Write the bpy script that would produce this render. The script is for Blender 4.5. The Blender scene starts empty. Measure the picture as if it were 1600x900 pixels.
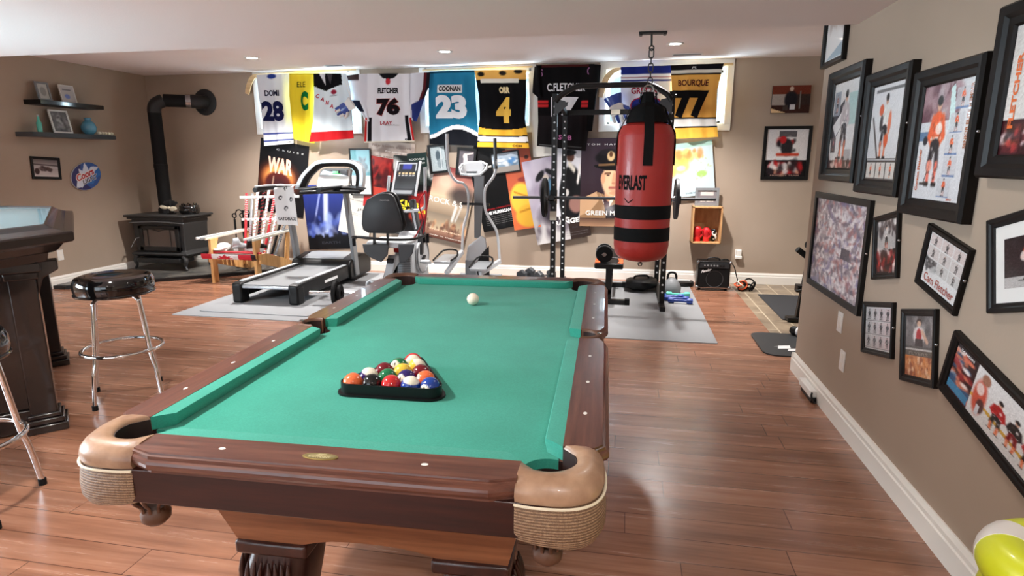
import bpy, bmesh, math, random
import numpy as np
from mathutils import Vector, Matrix
PI = math.pi
C = bpy.context.scene.collection
sc = bpy.context.scene

# ------------------------------------------------------------------ camera
FPX, YAW, PITCH, CAMH = 936.3892, -0.1848, 0.2099, 1.45
_f = Vector((math.sin(YAW)*math.cos(PITCH), math.cos(YAW)*math.cos(PITCH), -math.sin(PITCH)))
_r = Vector((math.cos(YAW), -math.sin(YAW), 0)); _u = _r.cross(_f)
cd = bpy.data.cameras.new('camera'); cam = bpy.data.objects.new('camera', cd); C.objects.link(cam)
cd.sensor_width = 36; cd.lens = FPX/1600*36; cd.clip_start = .02; cd.clip_end = 200
M3 = Matrix((_r, _u, -_f)).transposed()
cam.matrix_world = Matrix.Translation((0, 0, CAMH)) @ M3.to_4x4()
sc.camera = cam

# ------------------------------------------------------------------ world, exposure
w = bpy.data.worlds.new('world'); sc.world = w; w.use_nodes = True
w.node_tree.nodes['Background'].inputs[0].default_value = (.62, .82, 1, 1)
w.node_tree.nodes['Background'].inputs[1].default_value = .9
vs = sc.view_settings
vs.view_transform = 'Standard'; vs.look = 'None'; vs.gamma = 1; vs.use_curve_mapping = False
vs.exposure = 0.66

# ------------------------------------------------------------------ lamps of the room, some unseen and added
HI, LO = 2.571, 2.179           # ceiling heights
XR, XL, YB, YF, YE = 1.216, -6.455, 7.469, -2.6, 3.80
def lamp(name, loc, e, size=.06, col=(1, .95, .90), spot=150, blend=.6):
    l = bpy.data.lights.new(name, 'SPOT'); l.energy = e; l.shadow_soft_size = size; l.color = col
    l.spot_size = math.radians(spot); l.spot_blend = blend
    o = bpy.data.objects.new(name, l); C.objects.link(o); o.location = loc
    return o
def area(name, loc, rot, sx, sy, e, col):
    l = bpy.data.lights.new(name, 'AREA'); l.shape = 'RECTANGLE'; l.size = sx; l.size_y = sy; l.energy = e; l.color = col
    o = bpy.data.objects.new(name, l); C.objects.link(o); o.location = loc; o.rotation_euler = rot
    return o
DOWN_FAR = [(-4.15, 6.42), (-1.92, 6.43), (.425, 6.44)]
DOWN_NEAR = [(-4.2, 2.4), (-1.95, 1.45), (.45, 2.6), (-3.6, -.6), (-1.2, -.7), (.30, -.6)]  # near ones unseen; some read from the floor light, others added as fill
for i, (x, y) in enumerate(DOWN_FAR): lamp('downlight_lamp', (x, y, HI-.03), (330, 245, 275)[i], col=(1, .96, .93), spot=126, blend=.85)
for i, (x, y) in enumerate(DOWN_NEAR): lamp('downlight_lamp', (x, y, LO-.03), (140, 122, 14, 40, 20, 84)[i])
lamp('alcove_lamp', (2.4, 5.6, HI-.03), 60)
DAY = (.72, .90, 1.0)
for x0, x1 in ((-4.75, -3.40), (-2.47, -1.20), (-.25, 1.07)):
    area('window_daylight', ((x0+x1)/2, YB+.40, 2.17), (-PI/2, 0, 0), x1-x0+.1, .75, 60, DAY)
area('side_window_daylight', (XL-.12, 1.0, 1.45), (0, -PI/2, 0), 1.3, 2.4, 270, (.74, .89, 1.0))
area('added_rear_fill', (-2.4, YF-.12, 1.35), (PI/2, 0, 0), 3.2, 1.5, 24, (.9, .95, 1.0))  # soft fill added behind the camera, no window known there

# ------------------------------------------------------------------ helpers
def lin(c):
    return tuple(((v/255)/12.92 if v/255 <= .04045 else ((v/255+.055)/1.055)**2.4) for v in c)
def ray(px, py): return _f + _r*((px-800)/FPX) + _u*((450-py)/FPX)
def on(px, py, ax, v):
    d = ray(px, py); o = Vector((0, 0, CAMH)); return o + d*((v-o[ax])/d[ax])
def atz(px, py, z=0): return on(px, py, 2, z)
def aty(px, py, y): return on(px, py, 1, y)
def atx(px, py, x): return on(px, py, 0, x)

MATS = {}
def mat(name, col, rough=.5, metal=0, coat=0, spec=.5, bump=0, bscale=40, vary=0, vscale=6, emit=None, estr=0, sheen=0, trans=0):
    if name in MATS: return MATS[name]
    m = bpy.data.materials.new(name); m.use_nodes = True; MATS[name] = m
    nt = m.node_tree; b = nt.nodes['Principled BSDF']; L = nt.links.new
    c = (*lin(col), 1)
    b.inputs['Base Color'].default_value = c
    b.inputs['Roughness'].default_value = rough; b.inputs['Metallic'].default_value = metal
    b.inputs['Coat Weight'].default_value = coat; b.inputs['Coat Roughness'].default_value = .08
    b.inputs['Specular IOR Level'].default_value = spec
    b.inputs['Sheen Weight'].default_value = sheen
    b.inputs['Transmission Weight'].default_value = trans
    if emit: b.inputs['Emission Color'].default_value = (*lin(emit), 1); b.inputs['Emission Strength'].default_value = estr
    if bump or vary:
        tc = nt.nodes.new('ShaderNodeTexCoord')
        if vary:
            n = nt.nodes.new('ShaderNodeTexNoise'); n.inputs['Scale'].default_value = vscale; n.inputs['Detail'].default_value = 4
            L(tc.outputs['Object'], n.inputs['Vector'])
            mx = nt.nodes.new('ShaderNodeMixRGB'); mx.blend_type = 'MIX'
            mx.inputs[1].default_value = tuple(v*(1-vary) for v in c[:3])+(1,)
            mx.inputs[2].default_value = tuple(min(1, v*(1+vary)) for v in c[:3])+(1,)
            L(n.outputs['Fac'], mx.inputs[0]); L(mx.outputs[0], b.inputs['Base Color'])
        if bump:
            n = nt.nodes.new('ShaderNodeTexNoise'); n.inputs['Scale'].default_value = bscale; n.inputs['Detail'].default_value = 3
            L(tc.outputs['Object'], n.inputs['Vector'])
            bp = nt.nodes.new('ShaderNodeBump'); bp.inputs['Strength'].default_value = bump; bp.inputs['Distance'].default_value = .01
            L(n.outputs['Fac'], bp.inputs['Height']); L(bp.outputs[0], b.inputs['Normal'])
    return m
def nodes_mat(name, build, rough=.5, coat=0, spec=.5):
    m = bpy.data.materials.new(name); m.use_nodes = True; MATS[name] = m
    b = m.node_tree.nodes['Principled BSDF']; b.inputs['Roughness'].default_value = rough
    b.inputs['Coat Weight'].default_value = coat; b.inputs['Specular IOR Level'].default_value = spec
    build(m.node_tree, b); return m
def ramp(nt, fac, stops):
    r = nt.nodes.new('ShaderNodeValToRGB'); e = r.color_ramp.elements
    while len(e) < len(stops): e.new(.5)
    for i, (p, c) in enumerate(stops): e[i].position = p; e[i].color = (*lin(c), 1)
    nt.links.new(fac, r.inputs[0]); return r.outputs[0]
def noise(nt, scale, vec, detail=4, rough=.55):
    n = nt.nodes.new('ShaderNodeTexNoise'); n.inputs['Scale'].default_value = scale; n.inputs['Detail'].default_value = detail
    n.inputs['Roughness'].default_value = rough; nt.links.new(vec, n.inputs['Vector']); return n.outputs['Fac']
def mapping(nt, scale, out='Object', rot=(0, 0, 0)):
    tc = nt.nodes.new('ShaderNodeTexCoord'); mp = nt.nodes.new('ShaderNodeMapping')
    mp.inputs['Scale'].default_value = scale; mp.inputs['Rotation'].default_value = rot
    nt.links.new(tc.outputs[out], mp.inputs[0]); return mp.outputs[0]
def bump(nt, b, h, s, d=.01):
    bp = nt.nodes.new('ShaderNodeBump'); bp.inputs['Strength'].default_value = s; bp.inputs['Distance'].default_value = d
    nt.links.new(h, bp.inputs['Height']); nt.links.new(bp.outputs[0], b.inputs['Normal'])
def mixc(nt, a, b_, fac, mode='MIX'):
    m = nt.nodes.new('ShaderNodeMixRGB'); m.blend_type = mode
    for i, v in ((0, fac), (1, a), (2, b_)):
        if isinstance(v, (int, float)): m.inputs[i].default_value = v
        elif isinstance(v, tuple): m.inputs[i].default_value = (*lin(v), 1)
        else: nt.links.new(v, m.inputs[i])
    return m.outputs[0]

def floor_nodes(nt, b):
    v0 = mapping(nt, (1, 1, 1)); sp = nt.nodes.new('ShaderNodeSeparateXYZ'); nt.links.new(v0, sp.inputs[0])
    def mth(op, a, b_=None):
        m = nt.nodes.new('ShaderNodeMath'); m.operation = op
        for i, q in ((0, a), (1, b_)):
            if q is None: continue
            if isinstance(q, (int, float)): m.inputs[i].default_value = q
            else: nt.links.new(q, m.inputs[i])
        return m.outputs[0]
    row = mth('FLOOR', mth('DIVIDE', sp.outputs[1], .145)); wn = nt.nodes.new('ShaderNodeTexWhiteNoise'); wn.noise_dimensions = '1D'; nt.links.new(row, wn.inputs['W'])
    cb = nt.nodes.new('ShaderNodeCombineXYZ'); nt.links.new(mth('ADD', sp.outputs[0], mth('MULTIPLY', wn.outputs['Value'], 1.25)), cb.inputs[0]); nt.links.new(sp.outputs[1], cb.inputs[1])
    v = cb.outputs[0]
    br = nt.nodes.new('ShaderNodeTexBrick'); nt.links.new(v, br.inputs['Vector'])
    br.inputs['Scale'].default_value = 1; br.inputs['Brick Width'].default_value = 1.25; br.inputs['Row Height'].default_value = .145
    br.inputs['Mortar Size'].default_value = .0022; br.inputs['Mortar Smooth'].default_value = .4; br.offset = 0
    br.inputs['Color1'].default_value = (.25, .25, .25, 1); br.inputs['Color2'].default_value = (.75, .75, .75, 1)
    st = noise(nt, 1.0, mapping(nt, (1.6, 26, 1)), 6, .6)
    big = noise(nt, 1.0, mapping(nt, (1.3, 5.5, 1)), 3, .5)
    c = ramp(nt, st, [(.25, (142, 98, 76)), (.5, (172, 126, 101)), (.78, (194, 150, 126))])
    c2 = ramp(nt, big, [(.3, (150, 118, 104)), (.7, (255, 238, 226))])
    c = mixc(nt, c, c2, .55, 'MULTIPLY')
    bw = ramp(nt, br.outputs['Color'], [(.2, (205, 200, 195)), (.8, (255, 255, 255))])
    c = mixc(nt, c, bw, .7, 'MULTIPLY')
    c = mixc(nt, c, (84, 52, 38), br.outputs['Fac'])
    nt.links.new(c, b.inputs['Base Color'])
    r = nt.nodes.new('ShaderNodeMapRange'); r.inputs[3].default_value = .20; r.inputs[4].default_value = .32
    nt.links.new(st, r.inputs[0]); nt.links.new(r.outputs[0], b.inputs['Roughness'])
    bump(nt, b, st, .06, .004)
nodes_mat('floor_wood', floor_nodes, .3, spec=.85)
def tile_nodes(nt, b):
    v = mapping(nt, (1, 1, 1), rot=(0, 0, PI/2))
    br = nt.nodes.new('ShaderNodeTexBrick'); nt.links.new(v, br.inputs['Vector'])
    br.inputs['Scale'].default_value = 1; br.inputs['Brick Width'].default_value = .6; br.inputs['Row Height'].default_value = .17
    br.inputs['Mortar Size'].default_value = .006; br.inputs['Mortar Smooth'].default_value = 0
    n = noise(nt, 5, v, 5)
    c = ramp(nt, n, [(.3, (112, 98, 82)), (.7, (158, 140, 118))])
    c = mixc(nt, c, (190, 176, 152), br.outputs['Fac']); nt.links.new(c, b.inputs['Base Color'])
nodes_mat('floor_tile', tile_nodes, .4)
def wood_nodes(d, m_, l, sx=(3, 40, 40)):
    def f(nt, b):
        st = noise(nt, 1.0, mapping(nt, sx), 6, .6)
        c = ramp(nt, st, [(.25, d), (.5, m_), (.78, l)]); nt.links.new(c, b.inputs['Base Color'])
        bump(nt, b, st, .08, .002)
    return f
nodes_mat('rail_wood_x', wood_nodes((64, 34, 27), (94, 56, 44), (120, 78, 62), (4, 60, 60)), .28, coat=.25)
nodes_mat('rail_wood_y', wood_nodes((64, 34, 27), (94, 56, 44), (120, 78, 62), (60, 4, 60)), .28, coat=.25)
nodes_mat('apron_wood', wood_nodes((30, 9, 6), (46, 15, 9), (60, 24, 14), (4, 60, 60)), .38, coat=.08)
nodes_mat('apron_wood_y', wood_nodes((30, 9, 6), (46, 15, 9), (60, 24, 14), (60, 4, 60)), .38, coat=.08)
nodes_mat('cabinet_wood', wood_nodes((104, 62, 38), (134, 84, 54), (152, 98, 66), (4, 50, 50)), .35, coat=.2)
nodes_mat('dark_carved', wood_nodes((30, 11, 8), (48, 20, 14), (68, 32, 22), (20, 20, 6)), .3, coat=.3)
nodes_mat('pine', wood_nodes((196, 138, 76), (222, 168, 104), (238, 190, 130), (20, 20, 3)), .55)
nodes_mat('crate_wood', wood_nodes((168, 118, 72), (196, 148, 98), (216, 172, 122), (20, 20, 5)), .6)
nodes_mat('stick_wood', wood_nodes((196, 162, 112), (220, 188, 138), (232, 204, 160), (3, 30, 30)), .5)
nodes_mat('frame_dark', wood_nodes((9, 7, 6), (15, 11, 9), (24, 15, 11), (30, 30, 6)), .42, coat=0, spec=.22)
def felt_nodes(nt, b):
    v = mapping(nt, (1, 1, 1))
    n = noise(nt, 260, v, 2); n2 = noise(nt, 3.5, v, 4)
    c = ramp(nt, n, [(.3, (52, 150, 131)), (.7, (60, 162, 142))])
    c2 = ramp(nt, n2, [(.3, (225, 230, 228)), (.7, (255, 255, 255))])
    nt.links.new(mixc(nt, c, c2, .8, 'MULTIPLY'), b.inputs['Base Color']); b.inputs['Sheen Weight'].default_value = .15
    bump(nt, b, n, .15, .001)
nodes_mat('felt', felt_nodes, .9, spec=.15)
def leather_nodes(nt, b):
    v = mapping(nt, (1, 1, 1)); n = noise(nt, 14, v, 5); n2 = noise(nt, 160, v, 2)
    nt.links.new(ramp(nt, n, [(.3, (134, 100, 76)), (.7, (178, 144, 116))]), b.inputs['Base Color']); bump(nt, b, n2, .25, .001)
nodes_mat('leather', leather_nodes, .38, coat=.1)
def woven_nodes(nt, b):
    v = mapping(nt, (1, 1, 1))
    wv = nt.nodes.new('ShaderNodeTexWave'); wv.bands_direction = 'Z'; wv.inputs['Scale'].default_value = 48; wv.inputs['Distortion'].default_value = 2.5
    wv.inputs['Detail Scale'].default_value = 12
    nt.links.new(v, wv.inputs['Vector'])
    ck = noise(nt, 1, mapping(nt, (170, 170, 60)), 1)
    h = nt.nodes.new('ShaderNodeMath'); h.operation = 'MULTIPLY'; nt.links.new(wv.outputs['Fac'], h.inputs[0]); nt.links.new(ck, h.inputs[1])
    nt.links.new(ramp(nt, h.outputs[0], [(.1, (112, 84, 62)), (.5, (172, 140, 108))]), b.inputs['Base Color']); bump(nt, b, h.outputs[0], .9, .004)
nodes_mat('woven_leather', woven_nodes, .45)
def wall_nodes(nt, b):
    v = mapping(nt, (1, 1, 1)); n = noise(nt, 90, v, 3); n2 = noise(nt, 1.2, v, 3)
    nt.links.new(ramp(nt, n2, [(.3, (166, 149, 132)), (.7, (174, 156, 139))]), b.inputs['Base Color']); bump(nt, b, n, .12, .002)
nodes_mat('wall_paint', wall_nodes, .75, spec=.25)
mat('ceiling_white', (236, 224, 220), .9, spec=.15, bump=.08, bscale=110)
def slate_nodes(nt, b):
    v = mapping(nt, (1, 1, 1))
    br = nt.nodes.new('ShaderNodeTexBrick'); nt.links.new(v, br.inputs['Vector']); br.offset = 0
    br.inputs['Scale'].default_value = 1; br.inputs['Brick Width'].default_value = .4; br.inputs['Row Height'].default_value = .4; br.inputs['Mortar Size'].default_value = .005
    c = ramp(nt, noise(nt, 4, v, 6), [(.3, (44, 46, 46)), (.55, (86, 84, 80)), (.75, (118, 112, 104))])
    nt.links.new(mixc(nt, c, (128, 122, 112), br.outputs['Fac']), b.inputs['Base Color']); bump(nt, b, noise(nt, 9, v, 5), .3, .004)
nodes_mat('slate', slate_nodes, .3)
mat('white_trim', (236, 232, 224), .35, spec=.4)
mat('white_plastic', (232, 230, 226), .3)
mat('black', (8, 8, 9), .42, spec=.35)
mat('black_gloss', (8, 8, 9), .08, coat=.6)
mat('black_matte', (11, 11, 12), .75, spec=.3)
mat('black_metal', (10, 10, 11), .38, spec=.4)
mat('rubber', (14, 14, 15), .8, spec=.25)
mat('charcoal', (38, 40, 43), .5)
mat('iron', (44, 44, 44), .5, bump=.1, bscale=200)
mat('iron_dark', (20, 20, 21), .45)
mat('chrome', (225, 225, 225), .06, metal=1)
mat('steel', (170, 172, 175), .25, metal=1)
mat('silver', (176, 180, 184), .35, metal=.6)
mat('light_grey', (200, 203, 206), .4)
mat('mid_grey', (128, 131, 134), .45)
mat('dark_grey', (62, 65, 68), .45)
mat('brass', (168, 150, 92), .3, metal=.8)
mat('pearl', (240, 238, 230), .2, coat=.5)
mat('bag_red', (168, 44, 38), .42, coat=.1, bump=.12, bscale=60, vary=.08)
mat('strap_black', (10, 10, 11), .8, spec=.2)
mat('glass_dark', (88, 76, 70), .08, coat=1)
mat('rug_grey', (146, 147, 149), .95, spec=.1, bump=.3, bscale=300)
mat('rug_dark', (62, 62, 64), .95, spec=.1)
mat('belt', (120, 122, 124), .6)
mat('tape_white', (228, 226, 222), .6)
mat('stick_red', (176, 40, 48), .4)
mat('tan', (220, 214, 196), .5)
mat('towel', (226, 224, 222), .95, spec=.1, sheen=.3)
mat('orange', (226, 92, 44), .5)
mat('blue_dull', (70, 86, 150), .8)
mat('blue_vinyl', (36, 66, 150), .3, coat=.3)
mat('teal_vinyl', (92, 196, 176), .35, coat=.3)
mat('lime', (212, 222, 40), .35, coat=.25)
mat('red_leather', (196, 28, 36), .35, coat=.3)
mat('net_leather', (92, 60, 42), .5)
mat('pocket_dark', (40, 18, 14), .6)
mat('glass_blue', (86, 150, 178), .08, coat=.6)
mat('table_top_blue', (168, 214, 230), .12, coat=.7)
mat('pub_wood', (24, 16, 14), .25, coat=.5)
mat('lens', (255, 255, 255), .4, emit=(255, 244, 230), estr=14)
mat('red_plastic', (200, 40, 34), .4)
mat('cream', (232, 222, 196), .4)
mat('logo_white', (235, 235, 235), .5)
# printed things: colour per vertex
def print_mat(name, rough, coat, spec=.5):
    def f(nt, b):
        a = nt.nodes.new('ShaderNodeAttribute'); a.attribute_name = 'Col'; nt.links.new(a.outputs['Color'], b.inputs['Base Color'])
    nodes_mat(name, f, rough, coat=coat, spec=spec)
print_mat('print_paper', .45, .04, .2); print_mat('print_glass', .3, .2, .25); print_mat('print_cloth', .9, 0, .1); print_mat('print_plastic', .3, .3)
def pane_nodes(nt, b):
    for n in list(nt.nodes):
        if n.type == 'BSDF_PRINCIPLED': nt.nodes.remove(n)
    o = nt.nodes['Material Output']; t = nt.nodes.new('ShaderNodeBsdfTransparent'); g = nt.nodes.new('ShaderNodeBsdfGlossy')
    g.inputs['Roughness'].default_value = .02; m = nt.nodes.new('ShaderNodeMixShader'); m.inputs[0].default_value = .06
    t.inputs[0].default_value = (.93, .97, 1, 1)
    nt.links.new(t.outputs[0], m.inputs[1]); nt.links.new(g.outputs[0], m.inputs[2]); nt.links.new(m.outputs[0], o.inputs[0])
nodes_mat('pane', pane_nodes)

class MB:
    def __init__(s): s.v = []; s.f = []; s.m = []; s.c = None
    def add(s, vs_, fs, m=0):
        n = len(s.v); s.v += [Vector(v) for v in vs_]
        for f in fs: s.f.append([i+n for i in f]); s.m.append(m)
        return s
    def box(s, c, d, m=0, R=None, taper=1):
        c = Vector(c); x, y, z = d[0]/2, d[1]/2, d[2]/2; t = taper
        P = [Vector(p) for p in ((-x*t, -y*t, -z), (x*t, -y*t, -z), (x*t, y*t, -z), (-x*t, y*t, -z), (-x, -y, z), (x, -y, z), (x, y, z), (-x, y, z))]
        if R: P = [R @ p for p in P]
        return s.add([c+p for p in P], [(3, 2, 1, 0), (4, 5, 6, 7), (0, 1, 5, 4), (1, 2, 6, 5), (2, 3, 7, 6), (3, 0, 4, 7)], m)
    def bb(s, a, b, m=0):
        return s.box([(a[i]+b[i])/2 for i in range(3)], [abs(b[i]-a[i]) for i in range(3)], m)
    def bar(s, p0, p1, w_, h_, m=0, up=(0, 0, 1)):
        p0, p1 = Vector(p0), Vector(p1); d = (p1-p0); L = d.length; d.normalize(); up = Vector(up)
        if abs(d.dot(up)) > .98: up = Vector((0, 1, 0))
        x = d.cross(up).normalized(); z = x.cross(d)
        R = Matrix((x, d, z)).transposed()
        return s.box((p0+p1)/2, (w_, L, h_), m, R)
    def tube(s, pts, r, m=0, seg=12, closed=False):
        pts = [Vector(p) for p in pts]; n = len(pts); rs = r if isinstance(r, (list, tuple)) else [r]*n
        T = []
        for i in range(n):
            a = pts[(i-1) % n] if (i > 0 or closed) else pts[i]; b = pts[(i+1) % n] if (i < n-1 or closed) else pts[i]
            T.append((b-a).normalized())
        ref = Vector((0, 0, 1)) if abs(T[0].z) < .9 else Vector((1, 0, 0))
        N = (ref - T[0]*ref.dot(T[0])).normalized(); rings = []
        for i in range(n):
            if i: N = (N - T[i]*N.dot(T[i])).normalized()
            B = T[i].cross(N)
            rings.append([pts[i]+(N*math.cos(2*PI*k/seg)+B*math.sin(2*PI*k/seg))*rs[i] for k in range(seg)])
        return s.loft(rings, m, closed)
    def loft(s, rings, m=0, closed=False, caps=True):
        n = len(rings); k = len(rings[0]); vs_ = [p for r in rings for p in r]; fs = []
        for i in range(n if closed else n-1):
            for j in range(k):
                a, b = i*k+j, i*k+(j+1) % k; c, d = ((i+1) % n)*k+(j+1) % k, ((i+1) % n)*k+j
                fs.append((a, b, c, d))
        if not closed and caps: fs.append(tuple(range(k-1, -1, -1))); fs.append(tuple((n-1)*k+j for j in range(k)))
        return s.add(vs_, fs, m)
    def lathe(s, prof, c=(0, 0, 0), axis=(0, 0, 1), m=0, seg=32, sx=1, sy=1, caps=True, ring=False):
        c = Vector(c); q = Vector((0, 0, 1)).rotation_difference(Vector(axis).normalized()).to_matrix()
        rings = [[c+q@Vector((max(r, 1e-4)*math.cos(2*PI*k/seg)*sx, max(r, 1e-4)*math.sin(2*PI*k/seg)*sy, z)) for k in range(seg)] for r, z in prof]
        return s.loft(rings, m, ring, caps)
    def cyl(s, c, r, h, axis=(0, 0, 1), m=0, seg=24):
        return s.lathe([(r, -h/2), (r, h/2)], c, axis, m, seg)
    def sph(s, c, r, m=0, seg=24, R=None):
        rx, ry, rz = r if isinstance(r, (tuple, list)) else (r, r, r); c = Vector(c); nr = seg//2
        rings = []
        for i in range(nr+1):
            t = -PI/2+PI*i/nr; q = max(math.cos(t), 1e-3)
            ring = [Vector((q*math.cos(2*PI*k/seg)*rx, q*math.sin(2*PI*k/seg)*ry, math.sin(t)*rz)) for k in range(seg)]
            rings.append([c+(R@p if R else p) for p in ring])
        return s.loft(rings, m)
    def prism(s, poly, o, ex, ey, en, t0, t1, m=0):
        o, ex, ey, en = map(Vector, (o, ex, ey, en)); n = len(poly)
        a = [o+ex*p[0]+ey*p[1]+en*t0 for p in poly]; b = [o+ex*p[0]+ey*p[1]+en*t1 for p in poly]
        return s.add(a+b, [tuple(range(n-1, -1, -1)), tuple(range(n, 2*n))]+[(i, (i+1) % n, n+(i+1) % n, n+i) for i in range(n)], m)
    def torus(s, c, R_, r, axis=(0, 0, 1), m=0, seg=40, k=10, arc=(0, 2*PI)):
        c = Vector(c); q = Vector((0, 0, 1)).rotation_difference(Vector(axis).normalized()).to_matrix()
        full = abs(arc[1]-arc[0]-2*PI) < 1e-6; n = seg if full else seg+1
        return s.tube([c+q@Vector((R_*math.cos(arc[0]+(arc[1]-arc[0])*i/seg), R_*math.sin(arc[0]+(arc[1]-arc[0])*i/seg), 0)) for i in range(n)], r, m, k, full)
    def build(s, name, mats, parent=None, bevel=0, smooth=True, sub=0, local=False, angle=35, segs=2):
        me = bpy.data.meshes.new(name)
        inv = None
        if parent is not None and not local: inv = PM[parent.name].inverted()
        vs_ = [(inv@v if inv else v) for v in s.v]
        me.from_pydata([tuple(v) for v in vs_], [], s.f)
        if isinstance(mats, str): mats = [mats]
        for x in mats: me.materials.append(MATS[x])
        if len(mats) > 1: me.polygons.foreach_set('material_index', s.m)
        bm = bmesh.new(); bm.from_mesh(me); bmesh.ops.recalc_face_normals(bm, faces=bm.faces); bm.to_mesh(me); bm.free()
        if smooth:
            me.shade_smooth(); me.set_sharp_from_angle(angle=math.radians(angle))
        o = bpy.data.objects.new(name, me); C.objects.link(o)
        if parent is not None: o.parent = parent
        PM[o.name] = (PM[parent.name] if (parent is not None) else Matrix()).copy()
        if bevel:
            b = o.modifiers.new('bevel', 'BEVEL'); b.width = bevel; b.segments = segs; b.limit_method = 'ANGLE'; b.angle_limit = math.radians(40)
        if sub:
            b = o.modifiers.new('sub', 'SUBSURF'); b.levels = sub; b.render_levels = sub
        return o
PM = {}
def tag(o, label=None, cat=None, group=None, kind=None):
    if label: o['label'] = label
    if cat: o['category'] = cat
    if group: o['group'] = group
    if kind: o['kind'] = kind
    return o
def thing(name, label, cat, loc=(0, 0, 0), rotz=0, group=None, rot=None):
    o = bpy.data.objects.new(name, None); C.objects.link(o); o.empty_display_size = .05
    o.location = loc; o.rotation_euler = rot if rot else (0, 0, rotz)
    PM[o.name] = Matrix.Translation(Vector(loc)) @ o.rotation_euler.to_matrix().to_4x4()
    return tag(o, label, cat, group)
def struct(name, bm, m, parent=None, **k):
    o = bm.build(name, m, parent, **k)
    if parent is None: o['kind'] = 'structure'
    return o
def dup(root, loc, rot, label, group=None):
    r = root.copy(); C.objects.link(r); r.location = loc; r.rotation_euler = rot; r['label'] = label
    if group: r['group'] = group
    for ch in list(root.children):
        c = ch.copy(); C.objects.link(c); c.parent = r
        for g in ch.children:
            d = g.copy(); C.objects.link(d); d.parent = c
    return r
def smoothpath(pts, n=6):
    P = [Vector(p) for p in pts]; out = []
    for i in range(len(P)-1):
        a, b, c, d = P[max(i-1, 0)], P[i], P[i+1], P[min(i+2, len(P)-1)]
        for k in range(n):
            t = k/n; out.append(.5*((2*b)+(c-a)*t+(2*a-5*b+4*c-d)*t*t+(3*b-a-3*c+d)*t**3))
    out.append(P[-1]); return out

# ---- text as mesh data (cached)
_tc = {}
def text_geo(body, bold=.02, sx=1.0):
    key = (body, bold)
    if key not in _tc:
        cu = bpy.data.curves.new('t', 'FONT'); cu.body = body; cu.size = 1; cu.offset = bold; cu.resolution_u = 3
        ob = bpy.data.objects.new('t', cu); C.objects.link(ob); bpy.context.view_layer.update()
        me = bpy.data.meshes.new_from_object(ob.evaluated_get(bpy.context.evaluated_depsgraph_get()))
        vs_ = [(v.co.x, v.co.y) for v in me.vertices]; fs = [tuple(p.vertices) for p in me.polygons]
        big = len(body) <= 2
        if big:
            bm = bmesh.new(); bm.from_mesh(me); x0 = min(v[0] for v in vs_); x1 = max(v[0] for v in vs_); y0 = min(v[1] for v in vs_); y1 = max(v[1] for v in vs_)
            for k in range(1, 20): bmesh.ops.bisect_plane(bm, geom=bm.verts[:]+bm.edges[:]+bm.faces[:], plane_co=(x0+(x1-x0)*k/20, 0, 0), plane_no=(1, 0, 0))
            for k in range(1, 10): bmesh.ops.bisect_plane(bm, geom=bm.verts[:]+bm.edges[:]+bm.faces[:], plane_co=(0, y0+(y1-y0)*k/10, 0), plane_no=(0, 1, 0))
            bm.to_mesh(me); bm.free(); vs_ = [(v.co.x, v.co.y) for v in me.vertices]; fs = [tuple(p.vertices) for p in me.polygons]
        bpy.data.objects.remove(ob); bpy.data.curves.remove(cu); bpy.data.meshes.remove(me)
        xs = [v[0] for v in vs_] or [0]; ys = [v[1] for v in vs_] or [0]
        x0, x1, y0, y1 = min(xs), max(xs), min(ys), max(ys)
        _tc[key] = ([((x-x0)/(x1-x0+1e-9), (y-y0)/(y1-y0+1e-9)) for x, y in vs_], fs, x1-x0, y1-y0)
    return _tc[key]

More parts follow.
